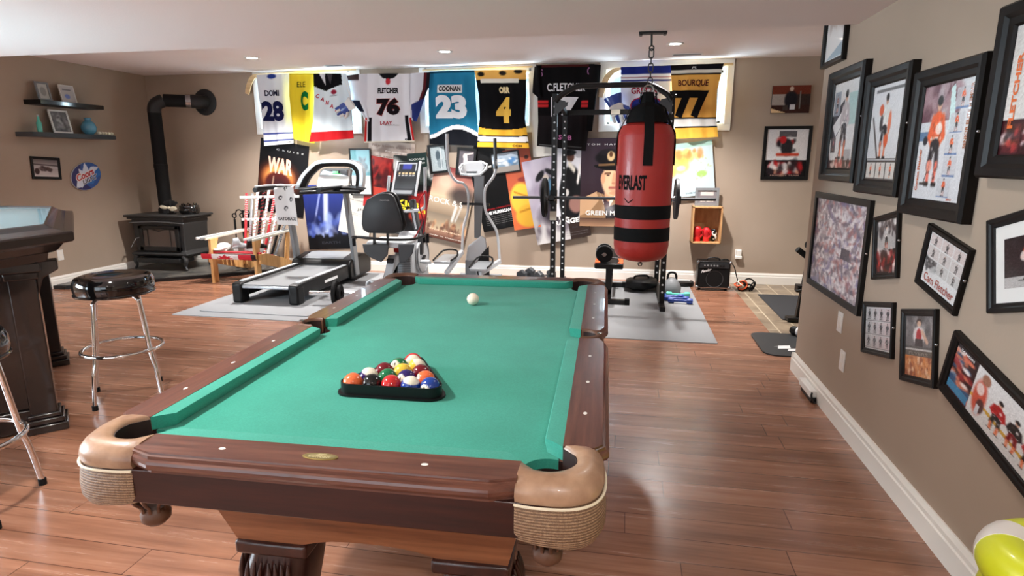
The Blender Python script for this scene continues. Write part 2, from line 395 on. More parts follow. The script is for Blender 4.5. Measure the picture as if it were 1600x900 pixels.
# ---- pictures painted into vertex colours
class Pic:
    def __init__(s, n, m, bg=(255, 255, 255), seed=0):
        s.n, s.m = n, m; s.a = np.zeros((m, n, 3)); s.a[:] = bg; s.rng = np.random.RandomState(seed)
        s.U, s.V = np.meshgrid((np.arange(n)+0)/(n-1), (np.arange(m)+0)/(m-1)); s.t = []
    def put(s, mask, c, a=1): mk = (mask*a)[..., None]; s.a = s.a*(1-mk)+np.array(c, float)*mk; return s
    def rect(s, x0, y0, x1, y1, c, a=1): return s.put(((s.U >= x0) & (s.U <= x1) & (s.V >= y0) & (s.V <= y1)).astype(float), c, a)
    def ell(s, cx, cy, rx, ry, c, a=1, soft=.15, ang=0):
        x, y = s.U-cx, s.V-cy; ca, sa = math.cos(ang), math.sin(ang); X_, Y_ = ca*x+sa*y, -sa*x+ca*y
        d = np.sqrt((X_/rx)**2+(Y_/ry)**2); return s.put(np.clip((1+soft-d)/(2*soft), 0, 1), c, a)
    def poly(s, pts, c, a=1):
        ins = np.zeros_like(s.U, bool); n = len(pts)
        for i in range(n):
            x0, y0 = pts[i]; x1, y1 = pts[(i+1) % n]
            if y0 == y1: continue
            cnd = ((s.V > min(y0, y1)) & (s.V <= max(y0, y1)) & (s.U < (x1-x0)*(s.V-y0)/(y1-y0)+x0)); ins ^= cnd
        return s.put(ins.astype(float), c, a)
    def line(s, p, q, w_, c, a=1):
        p, q = np.array(p, float), np.array(q, float); d = q-p; L = max(d@d, 1e-9)
        t = np.clip(((s.U-p[0])*d[0]+(s.V-p[1])*d[1])/L, 0, 1)
        dist = np.hypot(s.U-p[0]-t*d[0], s.V-p[1]-t*d[1]); return s.put(np.clip(1.5-dist/w_, 0, 1), c, a)
    def vgrad(s, y0, y1, c0, c1, x0=0, x1=1):
        t = np.clip((s.V-y0)/(y1-y0), 0, 1)[..., None]; col = np.array(c0)*(1-t)+np.array(c1)*t
        mk = ((s.V >= y0) & (s.V <= y1) & (s.U >= x0) & (s.U <= x1))[..., None]; s.a = np.where(mk, col, s.a); return s
    def mosaic(s, x0, y0, x1, y1, nx, ny, pal, a=1):
        ix = np.clip(((s.U-x0)/(x1-x0)*nx).astype(int), 0, nx-1); iy = np.clip(((s.V-y0)/(y1-y0)*ny).astype(int), 0, ny-1)
        g = np.array(pal)[s.rng.randint(0, len(pal), (ny, nx))]; mk = ((s.U >= x0) & (s.U <= x1) & (s.V >= y0) & (s.V <= y1)).astype(float)*a
        s.a = s.a*(1-mk[..., None])+g[iy, ix]*mk[..., None]; return s
    def blobs(s, x0, y0, x1, y1, k, r, pal, a=.8, asp=1.6):
        for _ in range(k):
            c = pal[s.rng.randint(len(pal))]; rr = r*(.5+s.rng.rand())
            s.ell(x0+(x1-x0)*s.rng.rand(), y0+(y1-y0)*s.rng.rand(), rr, rr*asp*(.6+s.rng.rand()*.8), c, a, .4, s.rng.rand()*3)
        return s
    def player(s, cx, y0, h, jer, pant=(30, 28, 30), helm=(20, 20, 22), sock=(220, 120, 80), skin=(205, 160, 135), stick=True, asp=.6, stick_c=(60, 50, 45)):
        w_ = h*asp
        for d in (-1, 1):
            s.line((cx+d*w_*.10, y0+h*.45), (cx+d*w_*.17, y0+h*.22), w_*.085, pant); s.line((cx+d*w_*.17, y0+h*.24), (cx+d*w_*.14, y0+h*.05), w_*.06, sock)
            s.line((cx+d*w_*.10, y0+h*.02), (cx+d*w_*.24, y0+h*.02), w_*.04, (25, 22, 24))
            s.line((cx+d*w_*.2, y0+h*.74), (cx+d*w_*.30, y0+h*.55), w_*.075, jer); s.line((cx+d*w_*.30, y0+h*.55), (cx+d*w_*.14, y0+h*.45), w_*.065, jer)
            s.ell(cx+d*w_*.13, y0+h*.44, w_*.06, h*.035, (28, 26, 28))
        s.ell(cx, y0+h*.62, w_*.24, h*.2, jer, 1, .08); s.line((cx-w_*.2, y0+h*.52), (cx+w_*.2, y0+h*.52), w_*.03, (240, 235, 230)); s.ell(cx, y0+h*.45, w_*.2, h*.07, pant)
        s.ell(cx, y0+h*.885, w_*.10, h*.07, skin); s.ell(cx, y0+h*.925, w_*.115, h*.055, helm)
        if stick: s.line((cx+w_*.22, y0+h*.62), (cx-w_*.30, y0+h*.03), w_*.016, stick_c); s.line((cx-w_*.30, y0+h*.02), (cx-w_*.46, y0+h*.02), w_*.022, (30, 26, 24))
        return s
    def grain(s, amp): s.a = s.a+s.rng.randn(s.m, s.n, 1)*amp; return s
    def text2(s, body, cx, cy, w_, h_, c, co, bold, grow, ang=0, skew=0):
        _, _, w1, h1 = text_geo(body, bold); _, _, w2, h2 = text_geo(body, bold+grow)
        s.text(body, cx, cy, w_*w2/w1, h_*h2/h1, co, bold+grow, ang, .0012, skew); return s.text(body, cx, cy, w_, h_, c, bold, ang, .0022, skew)
    def text(s, body, cx, cy, w_, h_, c, bold=.02, ang=0, lift=.0012, skew=0): s.t.append((body, cx, cy, w_, h_, c, bold, ang, lift, skew)); return s

def pic_mesh(name, pic, surf, matname, parent=None, thick=0, size=(1, 1), nrm=None, local=False):
    """surf(u,v,lift) -> point; one mesh: colour grid plus lettering."""
    n, m = pic.n, pic.m; vs_ = [surf(i/(n-1), j/(m-1), 0) for j in range(m) for i in range(n)]
    fs = [(j*n+i, j*n+i+1, (j+1)*n+i+1, (j+1)*n+i) for j in range(m-1) for i in range(n-1)]
    A = np.clip(pic.a.reshape(-1, 3)/255, 0, 1); cols = np.where(A <= .04045, A/12.92, ((A+.055)/1.055)**2.4).tolist()
    if thick:
        k = len(vs_); back = [surf(i/(n-1), j/(m-1), -thick) for j in range(m) for i in range(n)]; vs_ += back; cols += cols[:k]
        fs += [tuple(x+k for x in reversed(f)) for f in list(fs)]
        for i in range(n-1):
            fs.append((i, i+k, i+1+k, i+1)); q = (m-1)*n+i; fs.append((q, q+1, q+1+k, q+k))
        for j in range(m-1):
            q = j*n; fs.append((q, q+n, q+n+k, q+k)); q = j*n+n-1; fs.append((q, q+k, q+n+k, q+n))
    for body, cx, cy, w_, h_, c, bold, ang, lift, skew in pic.t:
        tv, tf, _, _ = text_geo(body, bold); k = len(vs_); cl = lin(c); ca, sa = math.cos(ang), math.sin(ang)
        for x, y in tv:
            X_ = (x-.5)*w_*size[0]+(y-.5)*skew*h_*size[1]; Y_ = (y-.5)*h_*size[1]
            u = cx+(ca*X_-sa*Y_)/size[0]; v = cy+(sa*X_+ca*Y_)/size[1]
            vs_.append(surf(u, v, lift)); cols.append(cl)
        fs += [tuple(i+k for i in f) for f in tf]
    inv = PM[parent.name].inverted() if (parent is not None and not local) else None
    me = bpy.data.meshes.new(name); me.from_pydata([tuple(inv@Vector(v)) if inv else tuple(v) for v in vs_], [], fs)
    me.materials.append(MATS[matname]); at = me.color_attributes.new('Col', 'FLOAT_COLOR', 'POINT')
    at.data.foreach_set('color', np.array([(*c[:3], 1) for c in cols], dtype=np.float32).ravel())
    me.shade_smooth(); me.set_sharp_from_angle(angle=math.radians(40))
    o = bpy.data.objects.new(name, me); C.objects.link(o)
    if parent is not None: o.parent = parent
    PM[o.name] = (PM[parent.name] if parent is not None else Matrix()).copy()
    return o
def plane_surf(o, ex, ey, en, w_, h_):
    o, ex, ey, en = map(Vector, (o, ex, ey, en))
    return lambda u, v, l: o+ex*((u-.5)*w_)+ey*((v-.5)*h_)+en*l

# ================================================================== the room
b = MB(); b.bb((XL-.1, YF-.1, -.1), (1.27, YB+.1, 0)); struct('floor', b, 'floor_wood', smooth=False)
b = MB(); b.bb((1.27, YF-.1, -.1), (3.3, YB+.1, 0)); struct('floor', b, 'floor_tile', smooth=False)
b = MB()
b.bb((XL-.1, YE, HI), (3.3, YB+.1, HI+.1)); b.bb((XL-.1, YF-.1, LO), (XR+.12, YE, LO+.49)); b.bb((XR+.12, YF-.1, HI), (3.3, YE, HI+.1))
struct('ceiling', b, 'ceiling_white', smooth=False)
WZ0, WZ1 = 1.86, 2.49
WIN = [(-4.76, -3.42), (-2.49, -1.18), (-.27, 1.08)]     # clear openings
b = MB(); xs = [XL-.1]+[v for a in WIN for v in a]+[3.3]
b.bb((XL-.1, YB, 0), (3.3, YB+.35, WZ0)); b.bb((XL-.1, YB, WZ1), (3.3, YB+.35, HI))
for i in range(0, len(xs), 2): b.bb((xs[i], YB, WZ0), (xs[i+1], YB+.35, WZ1))
struct('wall_back', b, 'wall_paint', smooth=False)
SW = (-.2, 2.2, .85, 2.05)
b = MB(); b.bb((XL-.1, YF, 0), (XL, SW[0], HI)); b.bb((XL-.1, SW[1], 0), (XL, YB, HI)); b.bb((XL-.1, SW[0], 0), (XL, SW[1], SW[2])); b.bb((XL-.1, SW[0], SW[3]), (XL, SW[1], HI))
struct('wall_left', b, 'wall_paint', smooth=False)
b = MB(); b.bb((XR, YF, 0), (XR+.12, 4.315, HI)); struct('wall_right', b, 'wall_paint', smooth=False)
b = MB(); b.bb((3.2, YF, 0), (3.3, YB, HI)); struct('wall_alcove', b, 'wall_paint', smooth=False)
b = MB(); b.bb((XL-.1, YF-.1, 0), (-4.0, YF, HI)); b.bb((-.8, YF-.1, 0), (3.3, YF, HI)); b.bb((-4.0, YF-.1, 0), (-.8, YF, .6)); b.bb((-4.0, YF-.1, 2.1), (-.8, YF, HI))
struct('wall_rear', b, 'wall_paint', smooth=False)
def profile_board(name, p0, p1, nrm):
    p0, p1, n_ = Vector(p0), Vector(p1), Vector(nrm); d = p1-p0
    prof = [(0, 0), (.020, 0), (.020, .088), (.015, .094), (.015, .112), (.010, .122), (.006, .132), (0, .132)]
    b = MB(); r0 = [p0+n_*x+Vector((0, 0, z)) for x, z in prof]; r1 = [p1+n_*x+Vector((0, 0, z)) for x, z in prof]
    b.loft([r0, r1]); return struct(name, b, 'white_trim', smooth=False)
profile_board('baseboard_back', (XL, YB, 0), (3.2, YB, 0), (0, -1, 0))
profile_board('baseboard_left', (XL, YF, 0), (XL, YB, 0), (1, 0, 0))
profile_board('baseboard_right', (XR, YF, 0), (XR, 4.315, 0), (-1, 0, 0))
profile_board('baseboard_end', (XR-.02, 4.315, 0), (XR+.14, 4.315, 0), (0, 1, 0))
# high windows behind the jerseys
for k, (x0, x1) in enumerate(WIN):
    b = MB(); cw = .075
    for a, c_ in (((x0-cw, WZ0-cw), (x1+cw, WZ0)), ((x0-cw, WZ1), (x1+cw, HI-.001)), ((x0-cw, WZ0), (x0, WZ1)), ((x1, WZ0), (x1+cw, WZ1))):
        b.bb((a[0], YB-.022, a[1]), (c_[0], YB+.001, c_[1]))
    for a, c_ in (((x0, WZ0), (x1, WZ0+.012)), ((x0, WZ1-.012), (x1, WZ1)), ((x0, WZ0), (x0+.012, WZ1)), ((x1-.012, WZ0), (x1, WZ1))): b.bb((a[0], YB, a[1]), (c_[0], YB+.345, c_[1]))
    win = struct('window_%d' % (k+1), b, 'white_trim', bevel=.003, smooth=False)
    win['label'] = ['white trimmed basement window behind the yellow and white jerseys', 'white trimmed basement window behind the teal and black jerseys', 'white trimmed basement window behind the gold jersey and punching bag'][k]
    b = MB(); f = .045
    for a, c_ in (((x0+.012, WZ0+.012), (x1-.012, WZ0+f)), ((x0+.012, WZ1-f), (x1-.012, WZ1-.012)), ((x0+.012, WZ0), (x0+f, WZ1)), ((x1-f, WZ0), (x1-.012, WZ1)), (((x0+x1)/2-.025, WZ0), ((x0+x1)/2+.025, WZ1))):
        b.bb((a[0], YB+.20, a[1]), (c_[0], YB+.24, c_[1]))
    b.build('sash', 'white_trim', win, smooth=False)
    b = MB(); b.bb((x0+.03, YB+.217, WZ0+.03), (x1-.03, YB+.221, WZ1-.03)); b.build('window_pane', 'pane', win, smooth=False)
for nm, o_, s_, lab in (('window_4', (XL-.05, 1.0, 1.45), (.1, 2.4, 1.2), 'wide side window beyond the left edge'), ('window_5', (-2.4, YF-.05, 1.35), (3.2, .1, 1.5), 'unseen wide window added behind the viewpoint for fill light')):  # the rear opening is an unseen addition that carries the fill light
    b = MB(); t = .05; ax = 1 if s_[0] == .1 else 0; h_ = s_[ax]/2
    def q(u0, u1, z0, z1):
        a = [o_[0]-.06, o_[1]-.06, o_[2]+z0]; c_ = [o_[0]+.06, o_[1]+.06, o_[2]+z1]; a[ax] = o_[ax]+u0; c_[ax] = o_[ax]+u1; b.bb(a, c_)
    q(-h_, h_, -s_[2]/2, -s_[2]/2+t); q(-h_, h_, s_[2]/2-t, s_[2]/2); q(-h_, -h_+t, -s_[2]/2, s_[2]/2); q(h_-t, h_, -s_[2]/2, s_[2]/2); q(-.03, .03, -s_[2]/2, s_[2]/2)
    tag(struct(nm, b, 'white_trim', smooth=False), lab)

# ceiling downlights and slot vents
LABL = ['round recessed downlight in the ceiling above the wood stove side', 'round recessed downlight in the ceiling above the exercise bike', 'round recessed downlight in the ceiling just right of the punching bag chain']
for i, (x, y) in enumerate(DOWN_FAR+DOWN_NEAR):
    z = HI if i < 3 else LO
    t = thing('ceiling_light', LABL[i] if i < 3 else 'unseen round downlight assumed in the low ceiling', 'light', (x, y, z), group=None if i < 3 else 'downlights in the low ceiling')
    b = MB(); b.lathe([(.055, -.001), (.085, -.001), (.085, -.007), (.078, -.010), (.058, -.006)], (x, y, z), ring=True); b.build('trim_ring', 'white_plastic', t)
    b = MB(); b.cyl((x, y, z-.003), .055, .004); b.build('lens', 'lens', t)
for x, y, L_, lab in ((-3.50, 7.08, .24, 'thin slot vent in the ceiling near the left window'), (.60, 7.06, .32, 'thin slot vent in the ceiling near the right window')):
    t = thing('ceiling_vent', lab, 'vent', (x, y, HI)); b = MB(); b.box((x, y, HI-.004), (L_, .075, .008)); b.build('vent_frame', 'white_plastic', t, bevel=.002)
    b = MB()
    for j in (-1, 0, 1): b.box((x, y+j*.018, HI-.009), (L_-.03, .006, .006))
    b.build('louvre', 'mid_grey', t)

# ================================================================== pool table
TX, TY, TA = -.679, 2.1935, .0317
tb = thing('pool_table', 'large pool table with green cloth, dark wood rails and tan leather pockets', 'pool table', (TX, TY, 0), TA)
HT = .804; BED = .767; HW, HL = .5305, 1.016; OW, OL = .637, 1.123          # rail tops: inner and outer half sizes
def tl(m): return m
# slate bed under cloth with round pocket holes cut in
def bed_outline():
    pts = []; r = .062
    def arc(cx, cy, a0, a1, n=10, rr=r): return [(cx+rr*math.cos(a0+(a1-a0)*k/n), cy+rr*math.sin(a0+(a1-a0)*k/n)) for k in range(n+1)]
    bx, by = HW-.01, HL-.01; cx, cy, rc = HW-.028, HL-.028, .061
    t0, t1 = -math.acos(.018/rc)-0*PI, -(1.5*PI-math.acos(.018/rc))
    arcp = [(cx+rc*math.cos(t0+(t1-t0)*k/12), cy+rc*math.sin(t0+(t1-t0)*k/12)) for k in range(13)]
    side = arc(HW+.012, 0, -PI/2-.35, -PI*1.5+.35, rr=.058)
    pts += [(x, -y) for x, y in reversed(arcp)]            # near right: from the near edge to the right edge
    pts += side
    pts += arcp                                            # far right
    pts += [(-x, y) for x, y in reversed(arcp)]            # far left
    pts += [(-x, -y) for x, y in side]
    pts += [(-x, -y) for x, y in arcp]                     # near left
    return pts
b = MB(); b.prism(bed_outline(), (0, 0, 0), (1, 0, 0), (0, 1, 0), (0, 0, 1), BED-.025, BED)
b.build('playing_bed', 'felt', tb, local=True, smooth=False)
# cushions: six, nose 45 mm in from the wood
def cushion(p0, p1, inn, cut0, cut1):
    p0, p1, n_ = Vector((*p0, 0)), Vector((*p1, 0)), Vector((*inn, 0)); d = (p1-p0).normalized()
    prof = [(0, HT-.001), (.020, HT-.001), (.043, HT-.003), (.046, HT-.008), (.040, BED+.001), (0, BED+.001)]
    r0 = [p0+n_*x+d*(cut0*x)+Vector((0, 0, z)) for x, z in prof]; r1 = [p1+n_*x-d*(cut1*x)+Vector((0, 0, z)) for x, z in prof]
    n = 8; b = MB(); b.loft([[a.lerp(c_, t/n) for a, c_ in zip(r0, r1)] for t in range(n+1)]); b.build('cushion', 'felt', tb, local=True, angle=50)
cg, sg = .085, .058
cushion((-HW+.083, -HL), (HW-.083, -HL), (0, 1), .9, .9); cushion((-HW+.083, HL), (HW-.083, HL), (0, -1), .9, .9)
for sx in (-1, 1):
    cushion((sx*HW, -HL+.083), (sx*HW, -sg), (-sx, 0), .9, .45); cushion((sx*HW, sg), (sx*HW, HL-.083), (-sx, 0), .45, .9)
# wood rails: stepped moulded profile, chamfered at their ends
cr = .096                                     # corner set-back filled by the leather
def rail2(p0, p1, out, m_, ch0, ch1):
    """rail whose outer moulding turns inwards at its ends (clipped corners)"""
    p0, p1, n_ = Vector((*p0, 0)), Vector((*p1, 0)), Vector((*out, 0)); d = (p1-p0).normalized(); W_ = OW-HW
    prof = [(0, HT), (W_-.016, HT), (W_-.015, HT-.004), (W_-.009, HT-.005), (W_-.008, HT-.012), (W_-.002, HT-.016), (W_, HT-.022), (W_, HT-.030), (W_-.004, HT-.037), (W_-.013, HT-.042), (W_-.013, HT-.048), (0, HT-.048)]
    def ring(p, s_): return [p+n_*(x*s_ if x > 0 else 0)+Vector((0, 0, z)) for x, z in prof]
    rs = [ring(p0, .80 if ch0 else 1)]
    if ch0: rs.append(ring(p0+d*ch0, 1))
    rs.append(ring((p0+p1)/2, 1))
    if ch1: rs.append(ring(p1-d*ch1, 1))
    rs.append(ring(p1, .80 if ch1 else 1))
    b = MB(); b.loft(rs); return b.build('rail', m_, tb, local=True, angle=14)
rails = [rail2((-HW+.085, -HL), (HW-.085, -HL), (0, -1), 'rail_wood_x', .055, .055), rail2((-HW+.085, HL), (HW-.085, HL), (0, 1), 'rail_wood_x', .055, .055)]
for sx in (-1, 1):
    rails.append(rail2((sx*HW, -HL+.085), (sx*HW, -.052), (sx, 0), 'rail_wood_y', .02, .055)); rails.append(rail2((sx*HW, .052), (sx*HW, HL-.085), (sx, 0), 'rail_wood_y', .055, .02))
# mother of pearl sights
def sight(x, y, r_): b = MB(); b.lathe([(.0065, HT-.001), (.0065, HT+.0006)], (x, y, 0), seg=16, sx=1.25 if abs(y) > 1 else .8, sy=.8 if abs(y) > 1 else 1.25); b.build('sight', 'pearl', r_, local=True)
for x in (-.24, .24): sight(x, -1.064, rails[0]); sight(x, 1.070, rails[1])
sight(0, 1.070, rails[1])
for sx, ri in ((-1, 2), (1, 4)):
    for y in (-.74, -.51, -.265): sight(sx*.575, y, rails[ri])
    for y in (.24, .49, .735): sight(sx*.575, y, rails[ri+1])
# brass badge
bd = MB(); bd.lathe([(.042, HT), (.042, HT+.0015), (.038, HT+.0022)], (0, -1.066, 0), seg=40, sy=.36); badge = bd.build('badge', 'brass', rails[0], local=True)
bp_ = Pic(30, 14, (120, 108, 66), 3); bp_.ell(.5, .5, .5, .5, (120, 108, 66)).ell(.5, .62, .40, .24, (150, 138, 92)).text('EASTPOINT', .5, .30, .70, .26, (206, 196, 150), .03).text('EP', .52, .66, .26, .30, (206, 196, 150), .03, skew=.25)
def badge_surf(u, v, l):
    a, c_ = (u-.5)*2, (v-.5)*2; rr = max(abs(a), abs(c_)); s_ = 1 if rr < 1e-6 else rr/math.hypot(a, c_)
    if l: s_ = 1
    return Vector((a*s_*.0365, -1.066+c_*s_*.0365*.36, HT+.0024+l*.4))
pic_mesh('lettering', bp_, badge_surf, 'print_plastic', rails[0], local=True)
# apron boards (blinds) under the rails
AZ0, AZ1 = .674, HT-.046; AW, AL = OW-.016, OL-.016
for s_ in (-1, 1):
    b = MB(); b.bb((-AW+.10, s_*AL, AZ0), (AW-.10, s_*(AL-.025), AZ1)); b.build('apron', 'apron_wood', tb, bevel=.003, local=True)
    b = MB(); b.bb((s_*AW, -AL+.10, AZ0), (s_*(AW-.025), AL-.10, AZ1)); b.build('apron', 'apron_wood_y', tb, bevel=.003, local=True)
# underframe so nothing shows through
b = MB(); b.bb((-AW+.14, -AL+.14, .70), (AW-.14, AL-.14, BED-.026)); b.build('slate_frame', 'dark_carved', tb, local=True)
# leather corner pockets: rounded collar over the corner plus a woven skirt
def corner_pocket(sx, sy):
    cx, cy = sx*(HW-.028), sy*(HL-.028); n0 = 20
    I, O = [Vector((sx*(HW-.084), sy*(HL+.001)))], [Vector((sx*(HW-.088), sy*(OL-.017)))]
    ex = (OW-.010)-(HW-.028)
    for k in range(n0+1):
        ang = (1-k/n0)*(PI/2+.42)+(k/n0)*(-.42); d = Vector((math.cos(ang), math.sin(ang)))
        q = (abs(d.x)**2.7+abs(d.y)**2.7)**(1/2.7); I.append(Vector((cx+sx*d.x*.064, cy+sy*d.y*.064))); O.append(Vector((cx+sx*d.x*ex/q, cy+sy*d.y*ex/q)))
    I.append(Vector((sx*(HW+.001), sy*(HL-.084)))); O.append(Vector((sx*(OW-.017), sy*(HL-.088))))
    n = len(I); rings = []
    for k in range(n):
        i_, o_ = I[k], O[k]; d = (o_-i_)
        def P_(f, z): q = i_+d*f; return Vector((q.x, q.y, z))
        e = 1 if 0 < k < n-1 else .35
        rings.append([P_(0, BED-.02), P_(-.02, HT-.010), P_(.06, HT+.001), P_(.30, HT+.001+.006*e), P_(.60, HT+.000+.006*e), P_(.84, HT-.006), P_(.97, HT-.018), P_(1.02, HT-.032), P_(.97, HT-.046), P_(.5, HT-.050)])
    b = MB(); b.loft(rings); pk = b.build('leather_pocket', 'leather' if sy < 0 else 'net_leather', tb, local=True, angle=60)  # far collars in darker leather: their shade is put into the colour
    b = MB(); b.loft([[Vector((q.x+(cx-q.x)*f, q.y+(cy-q.y)*f, z)) for f, z in ((.03, HT-.007), (.03, BED-.05), (-.03, BED-.05), (-.03, HT-.007))] for q in I]); b.build('pocket_lining', 'pocket_dark', pk, local=True, angle=60)
    # skirt
    sk = []
    for k in range(n):
        o_ = O[k]; i_ = I[k]; d = (o_-i_).normalized(); t = k/(n-1); sag = .003*math.sin(PI*t)
        def S(off, z): q = o_+d*off; return Vector((q.x, q.y, z))
        zb = AZ0-.002-.016*math.sin(PI*min(1, max(0, t)))
        sk.append([S(-.010, HT-.048), S(.001, HT-.055), S(.004+sag, HT-.10), S(.003+sag, zb+.02), S(-.004, zb), S(-.012, zb), S(-.012, HT-.06)])
    b = MB(); b.loft(sk); s_ = b.build('woven_skirt', 'woven_leather' if sy < 0 else 'net_leather', pk, local=True, angle=60)  # far skirts carry the same painted-in shade
    b = MB(); b.tube([Vector((o_.x, o_.y, 0))+Vector(((o_-i_).normalized().x*.003, (o_-i_).normalized().y*.003, HT-.050)) for o_, i_ in zip(O, I)], .0032, 0, 6); b.build('lace', 'cream', pk, local=True)
    b = MB()
    tz = AZ0-.052
    # net: leather straps gathered into a fringed bag
    ccx, ccy = cx-sx*.0, cy-sy*.0
    for k in range(10):
        a = 2*PI*k/10; d = Vector((math.cos(a), math.sin(a), 0)); c0 = Vector((ccx, ccy, 0))
        b.tube(smoothpath([c0+d*.056+Vector((0, 0, tz+.06)), c0+d*.052+Vector((0, 0, tz+.002)), c0+d*.034+Vector((0, 0, tz-.022)), c0+d*.030+Vector((0, 0, tz-.040))], 3), .0045, 0, 6)
    b.lathe([(.0, tz-.078), (.022, tz-.080), (.034, tz-.068), (.036, tz-.052), (.030, tz-.040), (.026, tz-.034), (.0, tz-.036)], (ccx, ccy, 0), seg=20)
    b.build('net_bag', 'net_leather', pk, local=True, angle=60)
    # dark liner of the hole
    b = MB(); b.lathe([(.062, BED-.003), (.064, BED-.02), (.060, tz+.02), (.001, tz+.018)], (cx, cy, 0), seg=28, caps=False); b.build('pocket_liner', 'pocket_dark', pk, local=True)
for sx in (-1, 1):
    for sy in (-1, 1): corner_pocket(sx, sy)
def side_pocket(sx):
    cx = sx*(HW+.012); I, n = [], 16; rings = []
    for k in range(n+1):
        a = -PI/2-.12+(PI+.24)*k/n; d = Vector((math.cos(a)*sx, math.sin(a)))
        i_ = Vector((cx+d.x*.050, d.y*.046)); o_ = Vector((cx+d.x*.074, d.y*.060))
        def P_(f, z): q = i_.lerp(o_, f); return Vector((q.x, q.y, z))
        rings.append([P_(0, BED-.02), P_(-.03, HT-.010), P_(.08, HT+.002), P_(.4, HT+.005), P_(.8, HT+.001), P_(1, HT-.012), P_(1, HT-.045), P_(.6, HT-.047)])
    b = MB(); b.loft(rings); pk = b.build('side_pocket', 'net_leather', tb, local=True, angle=60)
    b = MB(); b.lathe([(.052, BED-.004), (.050, .66), (.001, .655)], (cx, 0, 0), seg=24, caps=False); b.build('pocket_liner', 'pocket_dark', pk, local=True)
    b = MB(); b.loft([[Vector((cx+math.cos(a)*sx*.0488*f, math.sin(a)*.0448*f, z)) for f, z in ((1, HT-.006), (1, BED-.05), (1.04, BED-.05), (1.04, HT-.006))] for a in [-PI/2+PI*k/16 for k in range(17)]]); b.build('pocket_lining', 'pocket_dark', pk, local=True, angle=60)
    b = MB(); b.torus((cx+sx*.062, 0, HT+.005), .008, .002, m=0, seg=16, k=6); b.build('buckle', 'steel', pk, local=True)
    b = MB(); b.lathe([(.0, .60), (.026, .605), (.034, .625), (.040, .66), (.044, .70)], (cx+sx*.01, 0, 0), seg=20); b.build('net_bag', 'net_leather', pk, local=True)
side_pocket(-1); side_pocket(1)
# cabinet: slanted body with arched lower edge
def cab(name, sy):
    z0, z1 = .452, .70; b = MB(); n = 16; fr = []
    for t in (0, 1):
        row = []
        for k in range(n+1):
            u = k/n; arch = .030*max(0, 1-abs((u-.5)/.24)**3) if abs(u-.5) < .24 else 0
            xb, xt = -.385+.77*u, -.46+.92*u; y0b, y0t = -.84, -.93
            zlo = .405+arch
            f0 = (zlo-.40)/.30; X0 = (-.385-.075*f0)+(.77+.15*f0)*u
            row.append((X0, zlo, xt, .70))
        fr = row
    o, i_ = [], []
    for X0, zl, X1, zh in fr:
        o.append((Vector((X0, sy*(.84+(zl-.40)*.3), zl)), Vector((X1, sy*.93, zh)), Vector((X1, sy*.90, zh)), Vector((X0, sy*(.81+(zl-.40)*.3), zl))))
    b.loft([list(r_) for r_ in o]); return b.build(name, 'cabinet_wood', tb, local=True, smooth=False)
cab('cabinet_end', -1); cab('cabinet_end', 1)
for sx in (-1, 1):
    b = MB(); b.loft([[Vector((sx*.385, y0, .405)), Vector((sx*.46, y1, .70)), Vector((sx*.43, y1, .70)), Vector((sx*.355, y0, .405))] for y0, y1 in ((-.84, -.93), (.84, .93))]); b.build('cabinet_side', 'cabinet_wood', tb, local=True, smooth=False)
# legs: capital, carved cabriole shaft, scroll foot
for sx in (-1, 1):
    for sy in (-1, 1):
        cx, cy = sx*.285, sy*.745
        b = MB(); b.box((cx, cy, .385), (.215, .215, .042)); lg = b.build('leg', 'dark_carved', tb, bevel=.010, local=True, segs=3)
        b = MB(); rings = []
        for z, r_, ox in ((.368, .090, 0), (.34, .094, .002), (.30, .100, .010), (.26, .100, .016), (.21, .088, .014), (.16, .068, .004), (.11, .058, -.004), (.075, .064, 0), (.05, .080, .012), (.025, .088, .018), (0, .082, .018)):
            rings.append([Vector((cx+sx*ox+r_*math.copysign(abs(math.cos(a))**.6, math.cos(a)), cy+sy*ox+r_*math.copysign(abs(math.sin(a))**.6, math.sin(a)), z)) for a in [2*PI*k/24 for k in range(24)]])
        b.loft(rings); b.build('shaft', 'dark_carved', lg, local=True, angle=70)
        b = MB()      # acanthus ribs on the outward faces
        for fx, fy in ((0, sy), (sx, 0)):
            for j in range(-3, 4):
                pts = []
                for k in range(7):
                    t = k/6; z = .345-.17*t; off = j*.020*(1-.35*t)+.010*math.sin(t*PI)*(1 if j >= 0 else -1); rr = .094+.012*math.sin(PI*t)+.006
                    pts.append((cx+fx*rr+(off if fx == 0 else 0)+sx*.008, cy+fy*rr+(off if fy == 0 else 0)+sy*.008, z))
                b.tube(pts, [.003, .007, .009, .009, .008, .006, .003], 0, 6)
            b.torus((cx+fx*.108+(0 if fx else sx*.03), cy+fy*.108+(0 if fy else sy*.03), .20), .026, .008, (fx, fy, 0), 0, 20, 6)
        b.build('carving', 'dark_carved', lg, local=True, angle=70)

